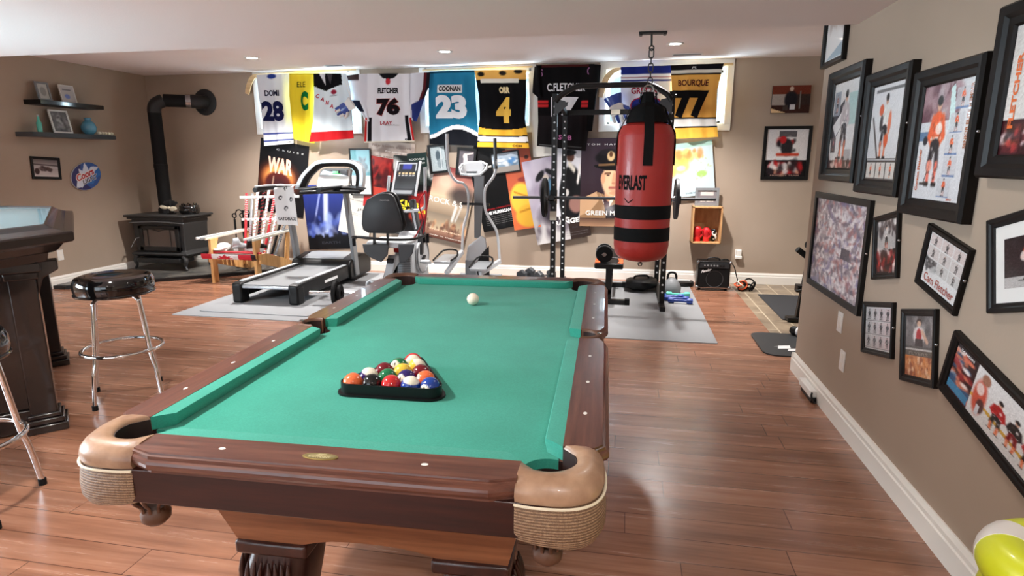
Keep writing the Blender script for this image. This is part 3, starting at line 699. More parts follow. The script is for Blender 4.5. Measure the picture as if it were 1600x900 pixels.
# ---- balls: numbered, solids and stripes, painted per vertex
TM = Matrix.Translation((TX, TY, 0)) @ Matrix.Rotation(TA, 4, 'Z')
BR = .0295
def ball(name, num, col, stripe, loc, rot, label, cat='pool ball', group='racked pool balls'):
    t_ = thing(name, label, cat, loc, group=group, rot=rot)
    seg, nr = 40, 24; b = MB(); vs_, cols = [], []
    for i in range(nr+1):
        th = -PI/2+PI*i/nr
        for k in range(seg):
            a = 2*PI*k/seg; v = Vector((math.cos(th)*math.cos(a), math.cos(th)*math.sin(a), math.sin(th))); vs_.append(v*BR)
            white = (num is not None) and (v.x > .88); st = stripe and abs(v.z) > .55
            cols.append(lin((240, 234, 214) if (white or st) else col))
    fs = [(i*seg+k, i*seg+(k+1) % seg, (i+1)*seg+(k+1) % seg, (i+1)*seg+k) for i in range(nr) for k in range(seg)]
    if num is not None:
        for s_ in (1,):
            tv, tf, tw, th_ = text_geo(str(num), .03); k0 = len(vs_); h_ = .011; w_ = min(.014, h_*tw/th_)
            for x, y in tv:
                yy, zz = (x-.5)*w_*s_, (y-.5)*h_; vs_.append(Vector((s_*math.sqrt(BR*BR-yy*yy-zz*zz)*1.004, yy, zz))); cols.append(lin((20, 20, 20)))
            fs += [tuple(i+k0 for i in f) for f in tf]
    me = bpy.data.meshes.new('ball_body'); me.from_pydata([tuple(v) for v in vs_], [], fs); me.materials.append(MATS['ball'])
    at = me.color_attributes.new('Col', 'FLOAT_COLOR', 'POINT'); at.data.foreach_set('color', np.array([(*c, 1) for c in cols], dtype=np.float32).ravel()); me.shade_smooth()
    o = bpy.data.objects.new('ball_body', me); C.objects.link(o); o.parent = t_
def f_(nt, b):
    a = nt.nodes.new('ShaderNodeAttribute'); a.attribute_name = 'Col'; nt.links.new(a.outputs['Color'], b.inputs['Base Color'])
nodes_mat('ball', f_, .14, coat=.4, spec=.4)
YEL, BLU, RED, PUR, ORA, GRN, MAR, BLK = (232, 196, 70), (30, 66, 150), (196, 44, 46), (44, 30, 96), (232, 110, 66), (24, 110, 70), (110, 22, 34), (14, 22, 24)
row0 = -.602; dx = .0600; dy = .0522
order = [[(5, ORA, 0, 'orange ball at the left corner of the front row in the rack'), (8, BLK, 0, 'black ball, second from the left in the front row of the rack'), (3, RED, 0, 'red ball in the middle of the front row in the rack'), (10, BLU, 1, 'white topped blue striped ball, second from the right in the front row'), (2, BLU, 0, 'solid blue ball at the right corner of the front row in the rack')],
         [(12, PUR, 1, 'white and purple striped ball behind the black ball'), (6, GRN, 0, 'green ball behind the gap of the black and red balls'), (4, PUR, 0, 'dark purple ball with a number spot behind the red ball'), (13, ORA, 0, 'orange ball behind the solid blue corner ball')],
         [(7, MAR, 0, 'maroon ball at the left edge of the middle row'), (1, YEL, 0, 'yellow ball in the centre of the rack'), (15, MAR, 0, 'maroon ball at the right edge of the middle row')],
         [(14, GRN, 0, 'dark green ball showing its number spot near the far tip'), (9, YEL, 1, 'white and yellow striped ball near the far tip')],
         [(11, RED, 1, 'white and red striped ball at the far tip of the rack')]]
rnd = random.Random(5)
ROT = {5: (0, .5, -1.1), 8: (1.2, .3, .4), 3: (.3, 1.2, .2), 10: (.2, .1, .8), 2: (0, -.1, -1.9), 12: (.2, .2, .7), 6: (.3, .9, 1.2), 4: (.3, -.35, -2.0), 13: (.2, -.4, -2.6), 7: (.2, .8, 1), 1: (.3, .9, .4), 15: (.3, .9, 2.), 14: (.2, -.6, -1.9), 9: (.5, .4, 1.), 11: (1.3, .3, .3)}
for r_, row in enumerate(order):
    for k, (nm, col, st, lab) in enumerate(row):
        x = (k-(len(row)-1)/2)*dx-.004; y = row0+r_*dy
        ball('pool_ball', nm, col, st, TM@Vector((x, y, BED+BR)), ROT[nm], lab)
ball('cue_ball', None, (238, 226, 206), 0, TM@Vector((-.005, .533, BED+BR+.0008)), (0, 0, 0), 'off-white cue ball alone near the far end of the cloth', 'cue ball', None)
# rack: black plastic triangle with a foot flange
t = thing('ball_rack', 'black plastic triangle rack holding the pool balls on the cloth', 'rack', TM@Vector((0, -.5, BED)), TA)
def tri(r_):
    A = [(-.004-2*dx, row0), (-.004+2*dx, row0), (-.004, row0+4*dy)]; out = []
    for i, (x, y) in enumerate(A):
        a0 = (-PI*5/6, -PI/6, PI/2)[i]
        for k in range(-3, 4): a = a0+k*PI/9; out.append((x+r_*math.cos(a), y+r_*math.sin(a)))
    return out
def ringwall(b, ri, ro, z0, z1):
    I, O = tri(ri), tri(ro); n = len(I)
    f = lambda p, z: TM@Vector((p[0], p[1], z))
    b.loft([[f(I[k], z0), f(O[k], z0), f(O[k], z1), f(I[k], z1)] for k in range(n)], 0, True)
b = MB(); ringwall(b, BR+.002, BR+.006, BED+.004, BED+.037); b.build('frame', 'black', t, angle=30)
b = MB(); ringwall(b, BR+.002, BR+.016, BED+.0005, BED+.006); b.build('flange', 'black', t, angle=30)

# ================================================================== things on the walls
WALLS = {'right': ((0, -1, 0), (-1, 0, 0)), 'back': ((1, 0, 0), (0, -1, 0)), 'left': ((0, 1, 0), (1, 0, 0))}
def wall_pt(wall, a, z, d=0):
    if wall == 'right': return Vector((XR-d, -a, z))
    if wall == 'back': return Vector((a, YB-d, z))
    return Vector((XL+d, a, z))
def framed(name, label, cat, wall, a, z, w_, h_, deg, pic, fw=.03, ft=.022, fm='frame_dark', mat_w=0, mat_c='tape_white', group=None, depth=0, lean=0, prof=True, studs=False):
    r_, n_ = map(Vector, WALLS[wall]); ca, sa = math.cos(math.radians(deg)), math.sin(math.radians(deg))
    ex = r_*ca+Vector((0, 0, sa)); ey = -r_*sa+Vector((0, 0, ca)); o = wall_pt(wall, a, z, depth+.001)
    t = thing(name, label, cat, o, group=group)
    P_ = lambda x, y, d: o+ex*x+ey*y+n_*d
    b = MB(); W2, H2 = w_/2, h_/2
    cs = [(-1, -1), (1, -1), (1, 1), (-1, 1)]
    pr = [(0, 0), (0, ft*.75), (fw*.12, ft), (fw*.45, ft*.92), (fw*.62, ft*.70), (fw*.9, ft*.62), (fw, ft*.45), (fw, 0)] if prof else [(0, 0), (0, ft), (fw, ft), (fw, 0)]
    b.loft([[P_(sx*(W2-i), sy*(H2-i), d) for i, d in pr] for sx, sy in cs], 0, True)
    b.build('frame', fm, t, angle=25, bevel=0 if prof else .001)
    b = MB(); b.add([P_(-W2+fw*.5, -H2+fw*.5, .002), P_(W2-fw*.5, -H2+fw*.5, .002), P_(W2-fw*.5, H2-fw*.5, .002), P_(-W2+fw*.5, H2-fw*.5, .002)], [(0, 1, 2, 3)]); 
    bk = MB(); bk.prism([(-W2+fw*.6, -H2+fw*.6), (W2-fw*.6, -H2+fw*.6), (W2-fw*.6, H2-fw*.6), (-W2+fw*.6, H2-fw*.6)], o, ex, ey, n_, .0005, ft*.36); bk.build('mat_board', mat_c if mat_w else 'black', t, smooth=False)
    iw, ih = w_-2*fw-2*mat_w, h_-2*fw-2*mat_w
    pic_mesh('picture', pic, plane_surf(o+n_*(ft*.40), ex, ey, n_, iw, ih), 'print_glass', t, size=(iw, ih))
    if studs:
        for s_ in (-1, 1): b = MB(); b.sph(P_(s_*(W2+.003), H2*.1, ft*.6), .006, seg=10); b.build('stud', 'steel', t)
    return t
_pl = Pic.player
def _player(s, cx, y0, h, jer, **k):
    _pl(s, cx, y0, h, jer, **k); w_ = h*k.get('asp', .6); q = s.rng
    for _ in range(16):
        f = .55+q.rand()*.7; c = tuple(min(255, v*f+q.randint(0, 30)) for v in jer); s.ell(cx+w_*(q.rand()-.5)*.4, y0+h*(.5+q.rand()*.26), w_*.05, h*.02, c, .6, .5, q.rand()*3)
    for _ in range(8): s.ell(cx+w_*(q.rand()-.5)*.4, y0+h*(.08+q.rand()*.4), w_*.035, h*.018, (226, 222, 220) if q.rand() > .5 else (30, 28, 30), .6, .5, q.rand()*3)
    s.ell(cx+w_*.10, y0+h*.66, w_*.06, h*.04, (238, 234, 230), .8, .4); return s
Pic.player = _player
FLY, RNK = (222, 96, 52), (206, 210, 216)
def pA():
    p = Pic(40, 50, (226, 228, 228), 1); p.blobs(.1, .5, .9, 1, 14, .08, [(200, 196, 192), (180, 176, 172)]).poly([(0, 0), (1, .25), (1, 0)], (150, 175, 190)); return p
def pB():
    p = Pic(70, 90, (216, 214, 212), 2); p.poly([(0, .62), (.45, .8), (.5, .55), (.12, .30), (0, .35)], (52, 52, 56)).poly([(.05, .5), (.5, .72), (.6, .6), (.2, .38)], (222, 220, 218))
    p.rect(.04, .62, .28, .9, (150, 156, 164)).rect(.62, .50, .95, .86, (172, 200, 196)).rect(.05, .18, .24, .36, (92, 84, 84)).rect(.60, .10, .88, .22, (170, 166, 166))
    p.player(.52, .10, .82, (188, 178, 178), stick_c=(60, 60, 70)); p.player(.16, .66, .22, (150, 100, 90)).player(.15, .2, .15, (160, 90, 70)); p.rect(0, .0, 1, .10, (60, 30, 32)).blobs(0, .02, 1, .09, 30, .03, [(170, 60, 56), (216, 190, 180), (40, 26, 30)]); return p.grain(6)
def pC():
    p = Pic(70, 90, (214, 214, 214), 3); p.vgrad(.24, 1, (204, 204, 206), (226, 226, 228)); p.player(.48, .22, .70, (224, 224, 220), stick=False).line((.08, .66), (.34, .24), .02, (70, 60, 56)).ell(.33, .74, .07, .06, FLY).ell(.56, .42, .07, .07, FLY).ell(.36, .60, .05, .09, (52, 46, 48), .9).ell(.62, .60, .05, .12, FLY, .8)
    p.rect(0, 0, 1, .23, (70, 66, 66)).rect(.02, .205, .98, .215, (190, 190, 190))
    for i in range(3): p.rect(.04+i*.32, .02, .32+i*.32, .19, (200, 196, 190)).player(.18+i*.32, .025, .15, FLY)
    p.rect(.1, .93, .95, .965, (110, 108, 108)); return p.grain(5)
def pD():
    p = Pic(84, 110, (206, 208, 212), 4); p.rect(0, .68, .72, 1, (122, 84, 90)).blobs(0, .70, .7, .98, 60, .05, [(160, 130, 136), (96, 60, 70), (186, 176, 180)]).rect(0, .60, .7, .68, (200, 204, 210)).rect(0, .52, .4, .60, (92, 120, 152))
    p.poly([(.55, .95), (.62, .98), (.72, .62), (.60, .60)], (196, 222, 222))
    p.player(.36, .12, .80, FLY, pant=(40, 36, 40), sock=(226, 110, 90)).ell(.30, .30, .06, .05, (232, 150, 130), .8).ell(.14, .52, .05, .04, (40, 38, 44)).ell(.40, .62, .07, .05, (238, 234, 230), .8)
    for i, (x, y) in enumerate(((.80, .78), (.74, .58), (.70, .40), (.72, .22), (.66, .04))): p.rect(x-.13, y-.01, x+.13, y+.16, (190, 192, 198), .8).player(x, y, .16, FLY, sock=(210, 160, 150)).rect(x-.12, y-.01, x+.12, y+.005, (70, 104, 160), .7)
    p.text('Corson Fletcher', .075, .26, .45, .05, (196, 96, 44), .03, PI/2).text('SENIOR ELITE MEMBER', .945, .70, .62, .045, (170, 106, 66), .03, PI/2).text('2013', .80, .02, .10, .02, (200, 90, 50)); return p.grain(6)
def pE():
    p = Pic(70, 90, (214, 210, 206), 5); p.player(.5, .3, .66, (120, 116, 114), helm=(50, 50, 52)).rect(0, 0, 1, .27, (58, 16, 22))
    for i in range(4): p.rect(.03+i*.24, .02, .24+i*.24, .24, (88, 30, 36)).blobs(.04+i*.24, .04, .22+i*.24, .2, 10, .03, [(230, 220, 220), (180, 60, 60), (30, 16, 20)])
    p.text('FLETCHER', .10, .50, .55, .07, (226, 110, 52), .04, PI/2); return p.grain(8)
def pF():
    p = Pic(150, 110, (176, 168, 172), 6); p.mosaic(0, 0, 1, 1, 34, 22, [(196, 188, 192), (214, 208, 210), (160, 150, 156), (178, 160, 164), (140, 128, 136)], .9).blobs(0, 0, 1, 1, 520, .017, [(232, 226, 228), (126, 114, 126), (190, 130, 126), (92, 84, 100), (212, 200, 204), (160, 104, 104), (120, 112, 150), (236, 232, 230)], .7, 2.4)
    p.rect(.60, .40, .76, .52, (86, 82, 92)); return p.grain(8)
def pG():
    p = Pic(60, 70, (24, 18, 20), 7); p.rect(.06, .44, .94, .98, (176, 172, 170)).blobs(.06, .7, .94, .97, 40, .05, [(96, 90, 92), (220, 216, 214), (60, 50, 52)]).player(.5, .45, .46, (196, 190, 188), sock=(200, 90, 60)).rect(.06, .04, .94, .40, (62, 18, 20)).blobs(.06, .05, .94, .4, 60, .05, [(190, 50, 46), (226, 206, 200), (30, 14, 18), (120, 30, 34)]); return p.grain(8)
def pH():
    p = Pic(90, 70, (214, 214, 214), 8)
    for i in range(3):
        for j in range(3): p.rect(.02+i*.33, .30+j*.235, .33+i*.33, .51+j*.235, (196+5*j, 194, 192)); p.player(.17+i*.33, .31+j*.235, .18, (90, 84, 86), stick_c=(50, 50, 50), sock=(60, 60, 64))
    p.rect(.02, .30, .33, .5, (110, 108, 110)).blobs(.02, .3, .33, .5, 20, .03, [(60, 60, 62), (180, 180, 180)]); p.text('Cam Fletcher', .5, .13, .86, .17, (166, 88, 78), .015); return p.grain(7)
def pI():
    p = Pic(80, 60, (206, 206, 206), 9)
    for j in range(3):
        for i in range(4): p.rect(.03+i*.24, .05+j*.32, .26+i*.24, .33+j*.32, (188+6*i, 190, 192)); p.player(.14+i*.24, .07+j*.32, .25, (60, 60, 66), stick_c=(70, 70, 70), sock=(60, 60, 66))
        p.rect(0, .03+j*.32, 1, .05+j*.32, (120, 118, 120))
    return p.grain(8)
def pJ():
    p = Pic(60, 74, (92, 86, 84), 10); p.rect(0, .5, 1, 1, (110, 104, 104)).blobs(0, .7, 1, 1, 30, .06, [(140, 134, 132), (84, 78, 78)]).ell(.5, .90, .10, .055, (60, 38, 30)).ell(.5, .87, .075, .05, (206, 166, 142)).ell(.5, .68, .22, .15, (216, 206, 204)).ell(.5, .66, .10, .13, (170, 40, 44)).rect(.36, .50, .66, .62, (62, 50, 50)).line((.62, .74), (.80, .58), .04, (206, 166, 142))
    p.rect(0, .43, 1, .46, (186, 182, 178)).rect(0, 0, 1, .33, (196, 130, 90)).blobs(0, .02, 1, .34, 90, .035, [(220, 160, 112), (236, 204, 170), (150, 84, 60), (210, 130, 70)]); p.rect(0, .33, 1, .43, (100, 92, 84)); p.text('FLYERS', .5, .375, .7, .05, (150, 140, 130)); return p.grain(8)
def pK():
    p = Pic(60, 60, (50, 40, 42), 11); p.rect(0, .6, 1, 1, (44, 34, 36)).rect(0, 0, 1, .22, (180, 176, 174)); p.player(.5, .12, .84, (214, 84, 50), helm=(60, 40, 34)).ell(.36, .60, .06, .10, (226, 222, 220), .8).ell(.5, .90, .09, .07, (206, 166, 142)); return p.grain(8)
def pL():
    p = Pic(110, 60, (60, 22, 24), 12); p.vgrad(0, 1, (70, 26, 26), (26, 18, 24), 0, .26).blobs(0, .1, .25, .9, 50, .035, [(214, 120, 90), (236, 230, 226), (150, 40, 44), (40, 80, 120)]).rect(0, .02, .25, .2, (60, 130, 170)).rect(.26, 0, 1, 1, (214, 212, 210)).poly([(.26, .34), (1, .20), (1, .26), (.26, .40)], (206, 160, 60))
    p.ell(.35, .45, .07, .34, (196, 80, 60), 1, .2).ell(.37, .84, .045, .10, (150, 104, 84)).ell(.34, .60, .04, .12, (232, 228, 224), .8).ell(.38, .30, .04, .14, (52, 40, 44), .8).rect(.34, .1, .38, .3, (200, 200, 204)); p.player(.55, .12, .66, (170, 28, 30), stick=False, asp=.34).player(.72, .14, .62, (30, 24, 26), pant=(120, 20, 24), asp=.34, stick=False).player(.88, .10, .62, (170, 28, 30), asp=.34, stick=False)
    p.text('SANGIN', .13, .93, .16, .05, (230, 230, 230)); return p.grain(7)
FR = 'dark wood picture frame on the right wall '
framed('picture_frame', 'topmost dark frame at the far end of the right wall, cut by low ceiling', 'picture frame', 'right', -4.115, 2.235, .40, .44, 0, pA(), .035, .03)
framed('picture_frame', 'large dark frame with a hockey collage, farthest of the big upper row', 'picture frame', 'right', -3.786, 1.644, .556, .626, 0, pB(), .075, .045, studs=True)
framed('picture_frame', 'large dark frame with a lone hockey player above three small photos', 'picture frame', 'right', -3.208, 1.579, .499, .582, 0, pC(), .07, .045, studs=True)
framed('picture_frame', 'large dark frame with an orange jersey skater and orange side lettering', 'picture frame', 'right', -2.653, 1.518, .514, .584, 0, pD(), .07, .045, studs=True)
framed('picture_frame', 'large dark frame with dark red bottom photos at the upper right edge', 'picture frame', 'right', -2.065, 1.665, .57, .545, 0, pE(), .075, .045)
framed('picture_frame', 'thin black frame holding a wide pale grey collage of many small hockey photos', 'picture frame', 'right', -3.711, .96, .902, .59, 0, pF(), .035, .022, fm='black', prof=False, studs=True)
framed('picture_frame', 'small dark frame with a goal crowd photo over a dark red team photo', 'picture frame', 'right', -3.052, 1.057, .269, .304, 12.5, pG(), .026, .02, studs=True)
framed('picture_frame', 'tilted dark frame with a grid of small grey photos over a written name', 'picture frame', 'right', -2.528, 1.048, .33, .256, -11, pH(), .026, .02, studs=True)
framed('picture_frame', 'small dark frame of pale grey photos just right of the light switches', 'picture frame', 'right', -3.024, .666, .339, .255, 12.5, pI(), .026, .02, studs=True)
framed('picture_frame', 'small upright dark frame with a standing person above an orange team photo', 'picture frame', 'right', -2.622, .703, .287, .309, 13.7, pJ(), .030, .02, studs=True)
framed('picture_frame', 'dark frame with a wide white mat at the right edge of the photo', 'picture frame', 'right', -2.03, 1.16, .42, .313, 16, pK(), .032, .022, fm='black', mat_w=.045)
framed('picture_frame', 'wide tilted frame at the lower right with red hockey players on ice', 'picture frame', 'right', -2.085, .655, .62, .247, -13.5, pL(), .032, .024, studs=True)
# switches and things low on the right wall
def plate(label, cat, wall, a, z, w_, h_, kind, deg=0):
    r_, n_ = map(Vector, WALLS[wall]); o = wall_pt(wall, a, z); t = thing('wall_plate' if kind != 'outlet' else 'wall_outlet', label, cat, o)
    b = MB(); b.prism([(-w_/2, -h_/2), (w_/2, -h_/2), (w_/2, h_/2), (-w_/2, h_/2)], o, r_, (0, 0, 1), n_, .0, .006); b.build('cover_plate', 'white_plastic', t, bevel=.002)
    b = MB()
    if kind == 'switch': b.prism([(-w_*.24, -h_*.28), (w_*.24, -h_*.28), (w_*.24, h_*.28), (-w_*.24, h_*.28)], o, r_, (0, 0, 1), n_, .005, .010); b.build('rocker', 'white_trim', t, bevel=.002)
    else:
        for s_ in (-1, 1): b.prism([(-w_*.22, s_*h_*.22-h_*.14), (w_*.22, s_*h_*.22-h_*.14), (w_*.22, s_*h_*.22+h_*.14), (-w_*.22, s_*h_*.22+h_*.14)], o, r_, (0, 0, 1), n_, .005, .008)
        b.build('socket', 'white_trim', t, bevel=.002)
    return t
plate('upper white light switch below the pale collage frame', 'light switch', 'right', -3.535, .562, .072, .115, 'switch')
plate('lower white wall outlet plate beneath the light switch on the right wall', 'wall outlet', 'right', -3.435, .368, .072, .115, 'outlet')
plate('white outlet plate low on the left wall beside the poker table', 'wall outlet', 'left', 5.835, .368, .075, .12, 'outlet')
o = wall_pt('right', -3.85, .035); t = thing('cable_box', 'small white cable box on the baseboard near the end of the right wall', 'cable box', o)
b = MB(); b.bb((XR-.020, 3.72, .030), (XR-.062, 3.96, .075)); b.build('housing', 'white_plastic', t, bevel=.006)
b = MB(); b.bb((XR-.024, 3.71, .004), (XR-.055, 3.93, .030)); b.tube(smoothpath([(XR-.05, 3.72, .06), (XR-.06, 3.69, .05), (XR-.05, 3.68, .02), (XR-.03, 3.70, .008)]), .006); b.build('black_plug', 'black', t)

# back wall, right of the windows
def pCan():
    p = Pic(60, 44, (60, 34, 28), 20); p.rect(0, .68, 1, 1, (112, 50, 34)).rect(0, .28, .36, .68, (170, 160, 152)).rect(.36, .3, 1, .68, (58, 44, 40)).ell(.5, .48, .17, .32, (28, 27, 34)).ell(.5, .88, .055, .085, (206, 186, 168)).rect(.48, .12, .62, .32, (214, 214, 218)).poly([(0, 0), (0, .17), (.42, 0)], (226, 196, 150)).rect(.72, .15, .75, .8, (120, 116, 110)).rect(.30, .1, .44, .3, (70, 60, 56)); return p.grain(4)
pc = pCan(); cx_, cz_ = 1.779, 2.116
t = thing('photo_canvas', 'unframed dark photo canvas of a man holding a trophy, high on the back wall', 'photo canvas', (cx_, YB, cz_))
b = MB(); b.bb((cx_-.20, YB-.001, cz_-.148), (cx_+.20, YB-.032, cz_+.148)); b.build('stretcher', 'dark_carved', t, smooth=False)
pic_mesh('picture', pc, plane_surf((cx_, YB-.0335, cz_), (1, 0, 0), (0, 0, 1), (0, -1, 0), .40, .296), 'print_paper', t, size=(.4, .296))
def pGoal():
    p = Pic(60, 70, (226, 224, 224), 21); p.rect(0, 0, 1, .36, (20, 18, 20)).rect(.3, .84, .72, .96, (96, 94, 98)).blobs(.3, .5, .7, .82, 30, .06, [(190, 40, 40), (230, 228, 226), (30, 28, 32)]).ell(.5, .62, .14, .18, (46, 42, 46)).ell(.40, .78, .08, .08, (190, 40, 44)).line((.28, .47), (.78, .47), .03, (200, 70, 50)).rect(.1, .05, .9, .32, (80, 30, 34)).blobs(.12, .08, .88, .28, 40, .05, [(190, 36, 40), (230, 226, 224), (36, 30, 34), (206, 150, 120)]); p.text('HOCKEY TEAM', .5, .03, .7, .03, (150, 120, 110)); return p.grain(5)
framed('picture_frame', 'black frame with a goalie photo over a red team photo on the back wall', 'picture frame', 'back', 1.787, 1.53, .51, .598, 0, pGoal(), .035, .022, fm='black', prof=False, studs=True)
# white plug in outlet
t = thing('plug_adapter', 'white plug-in adapter in the outlet above the guitar amplifier cable', 'plug adapter', (1.356, YB, .36))
b = MB(); b.bb((1.32, YB, .295), (1.392, YB-.007, .41)); b.build('cover_plate', 'white_plastic', t, bevel=.002)
b = MB(); b.bb((1.328, YB-.007, .335), (1.384, YB-.040, .405)); b.bb((1.320, YB-.007, .30), (1.392, YB-.050, .335)); b.build('housing', 'white_trim', t, bevel=.004)

# ---- posters on the back wall (wall-plane centre, width, height, tilt)
PZ = [0]
def poster(label, cat, a, z, w_, h_, deg, pic, name='movie_poster', depth=None, m='print_paper', curl=0):
    PZ[0] += 1; d = .004+.0035*PZ[0] if depth is None else depth
    ca, sa = math.cos(math.radians(deg)), math.sin(math.radians(deg)); ex = Vector((ca, 0, sa)); ey = Vector((-sa, 0, ca)); o = Vector((a, YB-d, z))
    rr = random.Random(PZ[0]); ph = rr.random()*6
    def surf(u, v, l): return o+ex*((u-.5)*w_)+ey*((v-.5)*h_)+Vector((0, -1, 0))*(l+curl*(.5+.5*math.sin(u*5+ph+v*2))*(abs(v-.5)*2)**2)
    t = pic_mesh(name, pic, surf, m, None, thick=.0012, size=(w_, h_)); return tag(t, label, cat)
def p():
    p = Pic(60, 84, (12, 10, 12), 30); p.ell(.42, .46, .36, .22, (150, 60, 30), 1, .5).ell(.42, .50, .30, .17, (246, 170, 90), .9, .3).ell(.42, .42, .27, .155, (84, 30, 26), 1, .12).ell(.42, .38, .22, .12, (60, 24, 26), 1, .3).line((.32, .50), (.30, .30), .012, (220, 190, 160), .7).line((.30, .36), (.60, .33), .008, (190, 150, 130), .6)
    return p.text('WAR', .44, .66, .52, .22, (232, 190, 170), .05).text('C  R  U  I  S  E', .62, .88, .56, .022, (190, 190, 190)).text('OF THE WORLDS', .48, .20, .50, .03, (120, 90, 80))
poster('black poster with the title WAR over a burning planet, leftmost on the back wall', 'poster', -4.53, 1.215, .70, .96, -9.8, p())
def p():
    p = Pic(60, 80, (30, 40, 104), 31); p.vgrad(0, 1, (12, 14, 34), (40, 56, 140)).line((.52, 1), (.40, .2), .05, (226, 232, 250), .8).line((.40, .95), (.18, .4), .02, (190, 200, 240), .6).ell(.42, .26, .20, .10, (232, 236, 250), .9, .5).blobs(.05, .2, .9, .5, 50, .05, [(70, 90, 180), (20, 26, 70), (150, 170, 220)], .5).rect(0, 0, 1, .18, (12, 12, 16)).blobs(0, .16, 1, .20, 30, .03, [(12, 12, 16)])
    return p.text('EARTH', .5, .10, .4, .04, (50, 52, 60))
poster('blue poster with a bright white beam, seen behind the treadmill mast', 'poster', -3.897, .708, .66, .86, 3.2, p())
def p():
    p = Pic(40, 60, (214, 210, 202), 32); p.ell(.6, .75, .3, .2, (200, 196, 188), 1, .4)
    return p.text('KEVIN COSTNER', .42, .64, .50, .018, (120, 116, 110)).text('JFK', .66, .48, .34, .055, (60, 58, 56), .0).text('A film about the story', .5, .40, .6, .015, (150, 146, 140)).text('that will not go away', .5, .37, .6, .015, (150, 146, 140))
poster('white poster lettered JFK, hanging between the treadmill and exercise bike', 'poster', -3.47, .83, .44, .72, -13, p())
def p():
    p = Pic(50, 60, (204, 188, 176), 33); p.blobs(0, .6, 1, .9, 40, .04, [(160, 140, 130), (220, 208, 198)], .6); p.rect(0, 0, 1, .04, (190, 176, 166))
    return p.text('Four friends a search', .5, .86, .84, .06, (150, 128, 118)).text('for someone', .62, .74, .5, .05, (236, 228, 220)).text('one small town', .5, .60, .8, .05, (150, 128, 118))
poster('pinkish tan poster with faded wording under the white number 76 jersey', 'poster', -2.98, 1.44, .62, .50, -7, p())
def p():
    p = Pic(50, 70, (176, 36, 36), 34); p.blobs(0, .3, 1, 1, 50, .08, [(70, 18, 22), (40, 14, 18), (196, 60, 52)], .8).rect(.1, .2, .8, .42, (190, 64, 50)); return p
poster('red and black poster of a crouching figure right of the treadmill console', 'poster', -3.13, 1.16, .42, .66, -9, p())
def p():
    p = Pic(60, 80, (22, 30, 28), 35); p.blobs(.0, .45, .4, .8, 9, .07, [(226, 226, 222)]).blobs(.75, .55, 1, .85, 12, .08, [(220, 222, 220)]).rect(0, 0, 1, .3, (12, 12, 14)).ell(.5, .6, .2, .2, (60, 66, 64), .6); return p
poster('dark green poster with white flowers behind the exercise bike console', 'poster', -2.62, 1.22, .66, .56, -3, p())
def p():
    p = Pic(30, 20, (22, 44, 40), 36); return p.text('ROCKVILLE', .5, .55, .8, .14, (200, 206, 200)).text('ICE HOCKEY', .5, .25, .8, .12, (200, 206, 200))
poster('small dark green card with white lettering left of the two small framed photos', 'card', -2.62, 1.455, .26, .17, 4, p(), name='card')
def p():
    p = Pic(60, 70, (14, 12, 14), 37); p.blobs(.5, .3, 1, .9, 20, .08, [(150, 30, 30), (200, 60, 40), (60, 14, 16)], .8).blobs(0, .1, 1, .3, 20, .04, [(60, 60, 62), (30, 30, 32)])
    return p.text('N I G H T S', .4, .80, .7, .05, (200, 40, 40), .03).text('Kids', .42, .62, .5, .13, (240, 216, 60), .04).text("Rock'n", .58, .50, .6, .10, (240, 216, 60), .04)
poster('black poster with red and yellow lettering behind the exercise bike mast', 'poster', -2.72, .82, .62, .66, -5, p())
def p():
    p = Pic(60, 96, (150, 120, 100), 38); p.vgrad(.6, 1, (214, 190, 160), (120, 50, 50)).vgrad(.35, .6, (140, 120, 100), (214, 190, 160)).vgrad(.12, .35, (196, 172, 140), (130, 116, 100)).vgrad(0, .12, (86, 50, 40), (170, 130, 108)).ell(.75, .64, .3, .12, (40, 34, 36), .8, .4).ell(.30, .80, .2, .12, (230, 216, 190), .6, .5).line((.66, .48), (.62, .30), .03, (230, 226, 222), .8).line((.78, .5), (.70, .3), .02, (200, 196, 190), .8).blobs(0, .10, 1, .24, 40, .03, [(206, 150, 110), (90, 60, 50)], .6)
    return p.text('ROCK & S', .40, .53, .80, .075, (236, 228, 218), .01).text('THIS SUMMER', .5, .12, .8, .02, (236, 200, 170)).text('only in theatres', .55, .04, .8, .02, (240, 225, 210))
poster('brown and cream cloud poster lettered ROCK behind the left elliptical handle', 'poster', -2.20, .895, .56, .93, -12, p())
def p():
    p = Pic(56, 80, (9, 9, 10), 39); p.rect(0, .97, 1, 1, (180, 180, 178)).ell(.12, .9, .06, .05, (206, 204, 200)); p.blobs(.05, .05, .95, .2, 10, .03, [(30, 30, 32)], .6)
    p.text('DENZEL WASHINGTON', .58, .335, .72, .025, (170, 30, 34), .01).text('THE HURRICANE', .55, .275, .80, .05, (240, 240, 240), .05)
    for k in range(5): p.text('inspired by the true story of a champion', .55, .215-k*.03, .82, .014, (150, 150, 150), 0)
    return p
poster('black poster titled THE HURRICANE, tilted, right of the elliptical mast', 'poster', -1.615, .99, .46, .80, 12.6, p())
def p():
    p = Pic(60, 90, (214, 110, 66), 40); p.vgrad(.5, 1, (190, 92, 62), (150, 70, 50)).ell(.42, .80, .10, .03, (50, 26, 20)).ell(.84, .88, .08, .025, (60, 30, 24)).ell(.56, .68, .2, .08, (170, 84, 56), .8).ell(.6, .62, .2, .03, (130, 50, 44)).ell(.45, .38, .42, .20, (236, 190, 70), 1, .1).ell(.6, .16, .46, .14, (230, 176, 62), 1, .1).line((.2, .48), (.9, .36), .012, (190, 130, 40)).line((.3, .22), (.9, .26), .012, (190, 130, 40)).ell(.8, .5, .1, .06, (226, 160, 60)); return p
poster('orange and yellow poster of a close-up face with a yellow glove', 'poster', -1.265, 1.10, .34, .99, 9, p(), curl=.004)
